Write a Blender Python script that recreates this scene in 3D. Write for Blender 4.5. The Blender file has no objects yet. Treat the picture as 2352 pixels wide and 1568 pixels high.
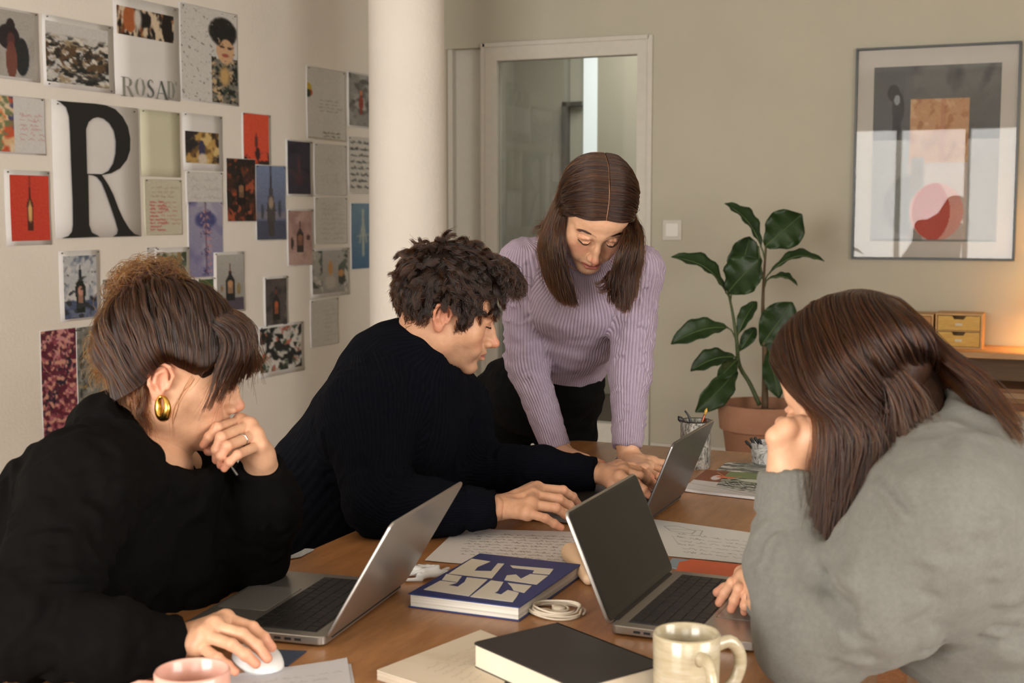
import bpy, bmesh, math, random, re
import numpy as np
from mathutils import Vector, Matrix
PI = math.pi
rng = np.random.default_rng(7)
random.seed(7)
SC = bpy.context.scene
COL = SC.collection

# ---------------------------------------------------------------- camera, world, lights
FPX = 3080.0
CAM = np.array([0, 0, 1.35])
YAW, PITCH = math.radians(23.4), math.atan(297 / 3080)
FH = np.array([-math.sin(YAW), math.cos(YAW), 0.0]); RT = np.array([math.cos(YAW), math.sin(YAW), 0.0])
ZZ = np.array([0, 0, 1.0])
FW = math.cos(PITCH) * FH - math.sin(PITCH) * ZZ
UP = math.sin(PITCH) * FH + math.cos(PITCH) * ZZ
def ray(x, y): return FW + (x - 1176) / FPX * RT - (y - 784) / FPX * UP
def P(x, y, d): return CAM + d * ray(x, y)
def hit(x, y, ax, v):
    r = ray(x, y); return CAM + r * (v - CAM[ax]) / r[ax]
def T(x, y, z=0.75): return hit(x, y, 2, z)
def nrm(v):
    v = np.asarray(v, float); return v / np.linalg.norm(v)

cd = bpy.data.cameras.new('camera'); cam = bpy.data.objects.new('camera', cd); COL.objects.link(cam)
cam.location = CAM; cam.rotation_euler = (PI / 2 - PITCH, 0, YAW)
cd.sensor_width = 36; cd.lens = 36 * FPX / 2352; cd.clip_start = 0.05
cd.dof.use_dof = True; cd.dof.focus_distance = 2.75; cd.dof.aperture_fstop = 8.0
SC.camera = cam
SC.view_settings.view_transform = 'Standard'; SC.view_settings.look = 'None'
SC.view_settings.exposure = 0.08; SC.view_settings.gamma = 1.0; SC.view_settings.use_curve_mapping = False
w = bpy.data.worlds.new('world'); SC.world = w; w.use_nodes = True
w.node_tree.nodes['Background'].inputs[0].default_value = (0.97, 0.97, 0.95, 1)
w.node_tree.nodes['Background'].inputs[1].default_value = 0.9
def area(name, loc, rot, sx, sy, power, color):
    l = bpy.data.lights.new(name, 'AREA'); l.shape = 'RECTANGLE'; l.size = sx; l.size_y = sy
    l.energy = power; l.color = color
    o = bpy.data.objects.new(name, l); COL.objects.link(o); o.location = loc; o.rotation_euler = rot; return o
area('window_daylight_left', (-1.75, -2.62, 1.5), (math.radians(90), 0, 0), 2.4, 1.75, 265, (1.0, .965, .915))
area('window_daylight_right', (1.2, -2.62, 1.5), (math.radians(90), 0, 0), 2.1, 1.75, 62, (1.0, .965, .915))  # added fill from behind the camera, softens the left window's light
area('window_daylight_side', (3.05, .9, 1.55), (math.radians(90), 0, math.radians(90)), 2.2, 1.6, 130, (1.0, .955, .90))  # added fill from the unseen right side, brightens the left wall


# ---------------------------------------------------------------- materials
def lin(c):
    return tuple(((x / 12.92) if x <= 0.04045 else ((x + 0.055) / 1.055) ** 2.4) for x in c)
def rgb(*c): return lin([x / 255 for x in c])
MATS = {}
class NT:
    def __init__(s, name):
        s.m = bpy.data.materials.new(name); s.m.use_nodes = True
        s.t = s.m.node_tree; s.b = s.t.nodes['Principled BSDF']; s.out = s.t.nodes['Material Output']
    def n(s, ty, **kw):
        x = s.t.nodes.new(ty)
        for k, v in kw.items():
            if k.startswith('i_'):
                x.inputs[int(k[2:]) if k[2:].isdigit() else k[2:].replace('_', ' ')].default_value = v
            else: setattr(x, k, v)
        return x
    def l(s, a, b): s.t.links.new(a, b)
    def set(s, **kw):
        for k, v in kw.items():
            v = (*v, 1) if isinstance(v, tuple) and len(v) == 3 and 'Radius' not in k else v
            s.b.inputs[k.replace('_', ' ')].default_value = v
    def noise(s, scale, detail=4, rough=.6, coord='Object', stretch=None, dist=0.):
        tc = s.n('ShaderNodeTexCoord'); o = tc.outputs[coord]
        if stretch:
            mp = s.n('ShaderNodeMapping'); mp.inputs['Scale'].default_value = stretch
            s.l(o, mp.inputs[0]); o = mp.outputs[0]
        nz = s.n('ShaderNodeTexNoise'); nz.inputs['Scale'].default_value = scale
        nz.inputs['Detail'].default_value = detail; nz.inputs['Roughness'].default_value = rough
        nz.inputs['Distortion'].default_value = dist
        s.l(o, nz.inputs['Vector']); return nz.outputs[0]
    def ramp(s, fac, stops):
        r = s.n('ShaderNodeValToRGB'); e = r.color_ramp.elements
        while len(e) < len(stops): e.new(0.5)
        for i, (p, c) in enumerate(stops):
            e[i].position = p; e[i].color = (*c, 1)
        s.l(fac, r.inputs[0]); return r.outputs[0]
    def bump(s, h, strength=.3, dist=.001, prev=None):
        b = s.n('ShaderNodeBump'); b.inputs['Strength'].default_value = strength; b.inputs['Distance'].default_value = dist
        s.l(h, b.inputs['Height'])
        if prev: s.l(prev, b.inputs['Normal'])
        s.l(b.outputs[0], s.b.inputs['Normal']); return b.outputs[0]
def mat(name, color, rough=.5, metal=0., var=0., vscale=30., bump=0., bscale=200., **kw):
    if name in MATS: return MATS[name]
    s = NT(name); s.set(Base_Color=color, Roughness=rough, Metallic=metal, **kw)
    if var:
        c = s.ramp(s.noise(vscale), [(.3, tuple(x * (1 - var) for x in color)), (.7, tuple(min(1, x * (1 + var)) for x in color))])
        s.l(c, s.b.inputs['Base Color'])
    if bump: s.bump(s.noise(bscale), bump, .001)
    MATS[name] = s.m; return s.m

# ---------------------------------------------------------------- object helpers
def tag(o, label=None, cat=None, group=None, kind=None):
    if label: o['label'] = label
    if cat: o['category'] = cat
    if group: o['group'] = group
    if kind: o['kind'] = kind
    return o
def empty(name, loc=(0, 0, 0), rz=0., **kw):
    o = bpy.data.objects.new(name, None); COL.objects.link(o); o.location = loc; o.rotation_euler = (0, 0, rz)
    return tag(o, **kw)
def link(name, me, m=None, parent=None, loc=None, rot=None):
    o = bpy.data.objects.new(name, me); COL.objects.link(o)
    for x in (m if isinstance(m, (list, tuple)) else [m] if m else []): me.materials.append(x)
    if parent: o.parent = parent
    if loc is not None: o.location = loc
    if rot is not None: o.rotation_euler = rot
    return o
def mesh(name, V, Fs, smooth=False, attrs=None, mi=None):
    me = bpy.data.meshes.new(name)
    V = np.asarray(V, np.float32)
    if isinstance(Fs, np.ndarray):
        n, k = Fs.shape
        me.vertices.add(len(V)); me.vertices.foreach_set('co', V.ravel())
        me.loops.add(n * k); me.loops.foreach_set('vertex_index', Fs.astype(np.int32).ravel())
        me.polygons.add(n); me.polygons.foreach_set('loop_start', np.arange(0, n * k, k, dtype=np.int32))
        me.update(calc_edges=True)
    else:
        me.from_pydata([tuple(map(float, v)) for v in V], [], [tuple(map(int, f)) for f in Fs]); me.update()
    if smooth: me.shade_smooth()
    for k, v in (attrs or {}).items():
        if v.shape[1] == 4:
            a = me.color_attributes.new(k, 'FLOAT_COLOR', 'POINT'); a.data.foreach_set('color', v.astype(np.float32).ravel())
        else:
            a = me.attributes.new(k, 'FLOAT_VECTOR', 'POINT'); a.data.foreach_set('vector', v.astype(np.float32).ravel())
    if mi is not None: me.polygons.foreach_set('material_index', np.asarray(mi, np.int32))
    return me
class MB:
    """collects primitives of one part into a single mesh"""
    def __init__(s): s.V = []; s.F = []; s.M = []
    def add(s, V, Fs, mi=0):
        o = len(s.V); s.V += [tuple(map(float, v)) for v in V]; s.F += [tuple(i + o for i in f) for f in Fs]; s.M += [mi] * len(Fs); return s
    def box(s, x0, x1, y0, y1, z0, z1, mi=0, bev=0.):
        if bev:
            b = bev; V = []; 
            for z, q in ((z0, b), (z0 + b, 0), (z1 - b, 0), (z1, b)):
                V += [(x0 + q, y0 + q, z), (x1 - q, y0 + q, z), (x1 - q, y1 - q, z), (x0 + q, y1 - q, z)]
            Fs = [(3, 2, 1, 0), (12, 13, 14, 15)]
            for k in range(3):
                for i in range(4):
                    j = (i + 1) % 4; Fs.append((4 * k + i, 4 * k + j, 4 * k + 4 + j, 4 * k + 4 + i))
            return s.add(V, Fs, mi)
        V = [(x, y, z) for z in (z0, z1) for x, y in ((x0, y0), (x1, y0), (x1, y1), (x0, y1))]
        return s.add(V, [(3, 2, 1, 0), (4, 5, 6, 7), (0, 1, 5, 4), (1, 2, 6, 5), (2, 3, 7, 6), (3, 0, 4, 7)], mi)
    def prism(s, pts, z0, z1, mi=0):
        n = len(pts); V = [(x, y, z0) for x, y in pts] + [(x, y, z1) for x, y in pts]
        return s.add(V, [tuple(range(n))[::-1], tuple(range(n, 2 * n))] + [(i, (i + 1) % n, n + (i + 1) % n, n + i) for i in range(n)], mi)
    def rbox(s, x0, x1, y0, y1, z0, z1, r, mi=0, seg=5):
        pts = []
        for cx, cy, a0 in ((x1 - r, y1 - r, 0), (x0 + r, y1 - r, 90), (x0 + r, y0 + r, 180), (x1 - r, y0 + r, 270)):
            for k in range(seg + 1):
                a = math.radians(a0 + 90 * k / seg); pts.append((cx + r * math.cos(a), cy + r * math.sin(a)))
        e = min(.0012, (z1 - z0) * .3); n = len(pts); V = []
        mx, my = (x0 + x1) / 2, (y0 + y1) / 2
        for z, q in ((z0, e), (z0 + e, 0), (z1 - e, 0), (z1, e)):
            V += [(x + (mx - x) * q / (x1 - x0) * 2, y + (my - y) * q / (y1 - y0) * 2, z) for x, y in pts]
        Fs = [tuple(range(n))[::-1], tuple(range(3 * n, 4 * n))]
        for k in range(3): Fs += [(k * n + i, k * n + (i + 1) % n, (k + 1) * n + (i + 1) % n, (k + 1) * n + i) for i in range(n)]
        return s.add(V, Fs, mi)
    def lathe(s, prof, seg=40, c=(0, 0), mi=0, closed=False):
        V = []; Fs = []; n = len(prof)
        for r, z in prof:
            for k in range(seg):
                a = 2 * PI * k / seg; V.append((c[0] + r * math.cos(a), c[1] + r * math.sin(a), z))
        for j in range(n if closed else n - 1):
            for k in range(seg):
                a, b = j * seg + k, j * seg + (k + 1) % seg; j2 = (j + 1) % n
                Fs.append((a, b, j2 * seg + (k + 1) % seg, j2 * seg + k))
        return s.add(V, Fs, mi)
    def tube(s, pts, r, seg=8, mi=0, closed=False, flat=None):
        pts = [np.asarray(p, float) for p in pts]; n = len(pts); rs = r if hasattr(r, '__len__') else [r] * n
        V = []; Fs = []; u = None
        for i in range(n):
            a = pts[(i - 1) % n] if (i or closed) else pts[0]; b = pts[(i + 1) % n] if (i < n - 1 or closed) else pts[-1]
            t = nrm(b - a)
            if u is None: u = nrm(np.cross(t, (0.03, 0.11, 1)) if abs(t[2]) < .9 else np.cross(t, (1, 0.1, 0)))
            u = nrm(u - t * (u @ t)); v = np.cross(t, u)
            for k in range(seg):
                a_ = 2 * PI * k / seg; V.append(pts[i] + rs[i] * (math.cos(a_) * u + math.sin(a_) * v * (flat or 1)))
        for i in range(n if closed else n - 1):
            j = (i + 1) % n
            for k in range(seg): Fs.append((i * seg + k, i * seg + (k + 1) % seg, j * seg + (k + 1) % seg, j * seg + k))
        if not closed: Fs += [tuple(range(seg))[::-1], tuple(range((n - 1) * seg, n * seg))]
        return s.add(V, Fs, mi)
    def obj(s, name, m, parent=None, smooth=False, loc=None, rot=None):
        me = mesh(name, s.V, s.F, mi=s.M)
        if smooth:
            me.shade_smooth()
            if smooth != 'full': me.set_sharp_from_angle(angle=math.radians(35))
        return link(name, me, m, parent, loc, rot)

# ---------------------------------------------------------------- implicit modelling (bodies, clothes)
import openvdb as vdb
class Field:
    def __init__(s, lo, hi, vox, big=.05):
        s.lo = np.asarray(lo, float); s.v = vox; s.n = np.ceil((np.asarray(hi) - s.lo) / vox).astype(int) + 1
        s.g = np.full(tuple(s.n), big, np.float32); s.big = big
    def sub(s, lo, hi):
        a = np.clip(np.floor((np.asarray(lo) - s.lo) / s.v).astype(int), 0, s.n); b = np.clip(np.ceil((np.asarray(hi) - s.lo) / s.v).astype(int) + 1, 0, s.n)
        sl = tuple(slice(i, j) for i, j in zip(a, b))
        X = [(s.lo[i] + s.v * np.arange(a[i], b[i], dtype=np.float32)).reshape([-1 if j == i else 1 for j in range(3)]).astype(np.float32) for i in range(3)]
        return sl, X
    def put(s, sl, d, k, op):
        g = s.g[sl]
        if g.size == 0: return
        if op == 'cut': d = -d
        if op == 'add':
            h = np.maximum(k - np.abs(g - d), 0) / k if k else 0; r = np.minimum(g, d) - (h * h * k / 4 if k else 0)
        else:
            h = np.maximum(k - np.abs(g - d), 0) / k if k else 0; r = np.maximum(g, d) + (h * h * k / 4 if k else 0)
        s.g[sl] = r
    def cone(s, a, b, ra, rb, k=.01, op='add', flat=None, cap=False):
        a = np.asarray(a, float); b = np.asarray(b, float); R = max(ra, rb) * (max(1, flat[1]) if flat else 1) + k + 2 * s.v
        if op == 'add': R += .02
        sl, X = s.sub(np.minimum(a, b) - R, np.maximum(a, b) + R)
        p = [X[i] - np.float32(a[i]) for i in range(3)]; ba = b - a; L2 = float(ba @ ba)
        t = (p[0] * ba[0] + p[1] * ba[1] + p[2] * ba[2]) / L2
        tc = np.clip(t, 0, 1)
        q = [p[i] - tc * np.float32(ba[i]) for i in range(3)]
        if flat:
            ax = nrm(flat[0]); c = (q[0] * ax[0] + q[1] * ax[1] + q[2] * ax[2]) * np.float32(1 / flat[1] - 1)
            q = [q[i] + c * np.float32(ax[i]) for i in range(3)]
        d = np.sqrt(q[0] ** 2 + q[1] ** 2 + q[2] ** 2) - (ra + (rb - ra) * tc)
        if cap: d = np.maximum(d, (t - 1) * math.sqrt(L2))
        s.put(sl, d.astype(np.float32), k, op); return s
    def chain(s, pts, rs, k=.01, **kw):
        for i in range(len(pts) - 1):
            kk = dict(kw)
            if kw.get('cap') and i < len(pts) - 2: kk['cap'] = False
            s.cone(pts[i], pts[i + 1], rs[i], rs[i + 1], k, **kk)
        return s
    def ell(s, c, r, R=None, k=.01, op='add'):
        c = np.asarray(c, float); r = np.asarray(r, float); m = r.max() if R is not None else r
        ex = k + 2 * s.v + (.02 if op == 'add' else 0)
        sl, X = s.sub(c - m - ex, c + m + ex)
        p = [X[i] - np.float32(c[i]) for i in range(3)]
        if R is not None:
            R = np.asarray(R); p = [p[0] * R[0, i] + p[1] * R[1, i] + p[2] * R[2, i] for i in range(3)]
        k0 = np.sqrt(sum((p[i] / r[i]) ** 2 for i in range(3))); k1 = np.sqrt(sum((p[i] / r[i] ** 2) ** 2 for i in range(3)))
        d = k0 * (k0 - 1) / np.maximum(k1, 1e-6)
        s.put(sl, d.astype(np.float32), k, op); return s
    def wob(s, amp, scale, seed=0, n=7):
        r = np.random.default_rng(seed); sl, X = s.sub(s.lo, s.lo + s.n * s.v); a = np.zeros(s.g.shape, np.float32)
        for _ in range(n):
            kx = r.normal(size=3) * 2 * PI / scale; a += np.sin(X[0] * kx[0] + X[1] * kx[1] + X[2] * kx[2] + r.uniform(0, 6)).astype(np.float32)
        s.g += a * (amp / math.sqrt(n)); return s
    def plane(s, p, n, k=.004):
        n = nrm(n); sl, X = s.sub(s.lo, s.lo + s.n * s.v)
        d = (X[0] - p[0]) * n[0] + (X[1] - p[1]) * n[1] + (X[2] - p[2]) * n[2]
        s.put(sl, d.astype(np.float32), k, 'max'); return s
    def surf(s, smooth=2):
        s.g[0] = s.g[-1] = s.big; s.g[:, 0] = s.g[:, -1] = s.big; s.g[:, :, 0] = s.g[:, :, -1] = s.big
        g = vdb.FloatGrid(s.big); g.copyFromArray(s.g); r_ = g.convertToPolygons(0.0); pts, q = r_[0], (r_[-1] if len(r_[-1]) else r_[1])
        V = np.asarray(pts, np.float64) * s.v + s.lo; q = np.asarray(q).astype(np.int64)[:, ::-1]
        if smooth:
            E = np.concatenate([q[:, [0, 1]], q[:, [1, 2]], q[:, [2, 3]], q[:, [3, 0]]])
            for _ in range(smooth):
                A = np.zeros_like(V); c = np.bincount(E[:, 0], minlength=len(V)) + np.bincount(E[:, 1], minlength=len(V))
                for i in range(3):
                    A[:, i] = np.bincount(E[:, 0], V[E[:, 1], i], len(V)) + np.bincount(E[:, 1], V[E[:, 0], i], len(V))
                V = V * .5 + A / np.maximum(c, 1)[:, None] * .5
        a, b, c_ = V[q[0, 0]], V[q[0, 1]], V[q[0, 2]]
        return V, q
def vnormals(V, q):
    n = np.cross(V[q[:, 2]] - V[q[:, 0]], V[q[:, 3]] - V[q[:, 1]]); N = np.zeros_like(V)
    for k in range(4):
        for i in range(3): N[:, i] += np.bincount(q[:, k], n[:, i], len(V))
    return N / np.maximum(np.linalg.norm(N, axis=1), 1e-12)[:, None]
def wobv(V, scale, seed=0, n=7, st=(1, 1, 1)):
    r = np.random.default_rng(seed); a = np.zeros(len(V))
    for _ in range(n): a += np.sin(V @ (r.normal(size=3) * 2 * PI / scale * np.asarray(st)) + r.uniform(0, 6))
    return a / math.sqrt(n)
def bone_coords(V, bones):
    """bones: (points, radii, reference axis, multiplier); per vertex the position in a frame carried along its chain (a, b, multiplier), the chain id and the length"""
    best = np.full(len(V), 1e9); out = np.zeros((len(V), 3)); cid = np.zeros(len(V), int); LL = np.zeros(len(V))
    for ci, bn in enumerate(bones):
        pts, rs, ref = bn[:3]; mul = bn[3] if len(bn) > 3 else 1.; L = 0.; u = None; D = []; AB = []; TL = []
        for i in range(len(pts) - 1):
            a, b = np.asarray(pts[i], float), np.asarray(pts[i + 1], float); ba = b - a; l = np.linalg.norm(ba); t_ = ba / l
            u = nrm(ref - t_ * (np.asarray(ref) @ t_)) if u is None else nrm(u - t_ * (u @ t_)); v = np.cross(t_, u)
            p = V - a; t = np.clip(p @ t_ / l, 0, 1); q = p - (t * l)[:, None] * t_
            D.append(np.linalg.norm(q, axis=1) - (rs[i] + (rs[i + 1] - rs[i]) * t)); AB.append(np.stack([p @ u, p @ v], 1)); TL.append(L + t * l); L += l
        D = np.array(D); dm = D.min(0); w_ = np.exp(-(D - dm) / .012); w_ /= w_.sum(0); ab = (w_[:, :, None] * np.array(AB)).sum(0); tl = (w_ * np.array(TL)).sum(0)
        m = dm < best; best[m] = dm[m]; cid[m] = ci; out[m, :2] = ab[m]; out[m, 2] = mul; LL[m] = tl[m]
    return out, cid, LL
def strands(name, L, R, m, parent=None):
    """L: (n, k, 3) strand points in world space, R: (n, k) radii"""
    n, k, _ = L.shape
    c = bpy.data.hair_curves.new(name); c.add_curves([k] * n)
    c.position_data.foreach_set('vector', L.astype(np.float32).ravel())
    a = c.attributes.get('radius') or c.attributes.new('radius', 'FLOAT', 'POINT'); a.data.foreach_set('value', R.astype(np.float32).ravel())
    c.materials.append(m)
    o = bpy.data.objects.new(name, c); COL.objects.link(o)
    if parent: o.parent = parent
    return o
def resample(pts, k):
    pts = np.asarray(pts, float); n = len(pts)
    if n > 2:      # catmull-rom densify
        Q = np.vstack([2 * pts[0] - pts[1], pts, 2 * pts[-1] - pts[-2]]); out = []
        for i in range(1, n):
            for t in np.linspace(0, 1, 8, endpoint=False):
                a, b, c, d = Q[i - 1], Q[i], Q[i + 1], Q[i + 2]
                out.append(.5 * (2 * b + (c - a) * t + (2 * a - 5 * b + 4 * c - d) * t * t + (3 * b - a - 3 * c + d) * t ** 3))
        out.append(pts[-1]); pts = np.array(out)
    s = np.r_[0, np.cumsum(np.linalg.norm(np.diff(pts, axis=0), axis=1))]; u = np.linspace(0, s[-1], k)
    return np.stack([np.interp(u, s, pts[:, i]) for i in range(3)], 1)
def loft(guides, u, k=16):
    """points of strands at parameter u (n,) between the guides -> (n, k, 3)"""
    G = np.array([resample(g, k) for g in guides]); J = len(G); x = np.clip(u, 0, 1) * (J - 1); i = np.minimum(x.astype(int), J - 2); f = (x - i)[:, None, None]
    g = lambda j: G[np.clip(j, 0, J - 1)]
    a, b, c, d = g(i - 1), g(i), g(i + 1), g(i + 2)
    return .5 * (2 * b + (c - a) * f + (2 * a - 5 * b + 4 * c - d) * f ** 2 + (3 * b - a - 3 * c + d) * f ** 3)
def hair_loft(guides, n, k=16, thick=.01, clump=.5, ncl=60, wav=.002, wlen=.05, fly=.0, r=.00012, seed=0, end=.35, lenvar=.15, base=None):
    q = np.random.default_rng(seed); u = q.uniform(0, 1, n); L = loft(guides, u, k); t = np.linspace(0, 1, k)
    cu = (np.arange(ncl) + q.uniform(0, 1, ncl)) / ncl; C = loft(guides, cu, k)
    ci = np.abs(u[:, None] - cu[None]).argmin(1)
    tan = np.gradient(L, axis=1); side = loft(guides, np.clip(u + .01, 0, 1), k) - loft(guides, np.clip(u - .01, 0, 1), k)
    nn = np.cross(tan, side); nn /= np.maximum(np.linalg.norm(nn, axis=2, keepdims=True), 1e-9)
    th = q.uniform(-1, 1, n); co = q.normal(size=(ncl, 3)) * .5
    W = (clump * t ** 1.2)[None, :, None]
    L = L * (1 - W) + C[ci] * W + nn * (th[:, None, None] * thick * (1 - .6 * W * clump)) * np.minimum(1, t * 6 + .3)[None, :, None]
    L += (co[ci] * thick)[:, None, :] * (t[None, :, None])
    ln = np.linalg.norm(np.diff(L, axis=1), axis=2).sum(1).mean()
    ph = q.uniform(0, 6.28, (ncl, 3))[ci] + q.normal(size=(n, 3)) * .5
    for a in range(3): L[:, :, a] += wav * np.sin(2 * PI * t[None] * ln / wlen + ph[:, a:a + 1]) * np.minimum(1, t * 3)[None]
    if fly:
        m = q.uniform(size=n) < .12; f = q.normal(size=(n, 3)) * fly * m[:, None]; L += f[:, None, :] * (t ** 1.5)[None, :, None]
    cut = 1 - lenvar * q.uniform(0, 1, n) ** 2
    idx = cut[:, None] * t[None] * (k - 1); i0 = np.minimum(idx.astype(int), k - 2); f = (idx - i0)[:, :, None]
    A = np.take_along_axis(L, i0[:, :, None].repeat(3, 2), 1); B = np.take_along_axis(L, (i0 + 1)[:, :, None].repeat(3, 2), 1)
    L = A * (1 - f) + B * f
    R = r * q.uniform(.7, 1.3, n)[:, None] * (1 - (1 - end) * t ** 3)[None]
    return L, R
def joinL(*LR): return np.concatenate([a for a, b in LR]), np.concatenate([b for a, b in LR])
def mat_hair(name, mel, red, rough=.35, tint=(1, 1, 1)):
    s = NT(name); h = s.n('ShaderNodeBsdfHairPrincipled'); h.parametrization = 'MELANIN'
    h.inputs['Melanin'].default_value = mel; h.inputs['Melanin Redness'].default_value = red
    h.inputs['Roughness'].default_value = rough; h.inputs['Radial Roughness'].default_value = .4
    h.inputs['Random Color'].default_value = .35; h.inputs['Tint'].default_value = (*tint, 1)
    s.t.nodes.remove(s.b); s.l(h.outputs[0], s.out.inputs[0]); return s.m

# ---------------------------------------------------------------- heads
class Head:
    """head frame: x = the person's right, y = where the face points, z = crown; origin between the ears at eye height"""
    def __init__(s, c, f, u, sc=1.0):
        f = nrm(f); x = nrm(np.cross(f, u)); z = np.cross(x, f)
        s.c = np.asarray(c, float); s.R = np.stack([x, f, z], 1); s.s = sc
    def w(s, *p):
        p = np.asarray(p if len(p) > 1 else p[0], float); return s.c + s.s * (p @ s.R.T)
    def l(s, p): return ((np.asarray(p) - s.c) @ s.R) / s.s
def skin_col(V, base, rosy, lip, brow, male=False, stub=0.):
    """intrinsic colour of the skin in the head frame: lips, rosy cheeks and ears, eyebrows, lash line, stubble"""
    x, y, z = np.abs(V[:, 0]), V[:, 1], V[:, 2]
    C = np.tile(np.array(base), (len(V), 1))
    def mix(m, c): nonlocal C; m = np.clip(m, 0, 1)[:, None]; C = C * (1 - m) + np.array(c) * m
    g = lambda cx, cy, cz, rx, ry, rz: 1 - (((x - cx) / rx) ** 2 + ((y - cy) / ry) ** 2 + ((z - cz) / rz) ** 2)
    mix(.36 * np.clip(g(.038, .07, -.035, .03, .04, .028) * 1.3, 0, 1), rosy)
    mix(.5 * np.clip(g(0, .118, -.042, .02, .022, .018) * 1.5, 0, 1), rosy)
    mix(.5 * np.clip(g(.08, -.02, -.01, .02, .04, .045) * 2, 0, 1), rosy)
    mix(.3 * np.clip(g(.03, .085, .002, .022, .03, .014) * 2, 0, 1), tuple(np.array(rosy) * .75))
    if stub:
        s_ = np.clip(g(0, .07, -.085, .062, .06, .036) * 2.2, 0, 1) + np.clip(g(.05, .02, -.07, .02, .06, .03) * 2, 0, 1)
        mix(stub * np.clip(s_, 0, 1) * (.75 + .25 * wobv(V, .004, 3)), (.16, .10, .075))
    lz = z + .0708 - .9 * x * x; lipz = np.clip(((.0088 if not male else .0066) * np.clip(1 - (x / .0245) ** 2, 0, 1) ** .5 - np.abs(lz)) / .0016, 0, 1)
    mix(lipz * (y > .075) * .8, lip)
    mix((np.abs(lz) < .0012) * (x < .0235) * (y > .08) * .7, tuple(np.array(lip) * .3))
    bz = .0205 + .006 * np.sin(np.clip((x - .012) / .04, 0, 1) * 2.4) - .0035 * (x > .04) * (x - .04) / .01
    bw = (.0055 if male else .0036) * np.clip(1.15 - np.abs(x - .027) / .026, 0, 1) ** .6
    mix(np.clip(1 - np.abs(z - bz) / (bw * 1.3), 0, 1) * (x > .010) * (x < .048) * (y > .05) * .45, brow)
    return C
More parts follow.
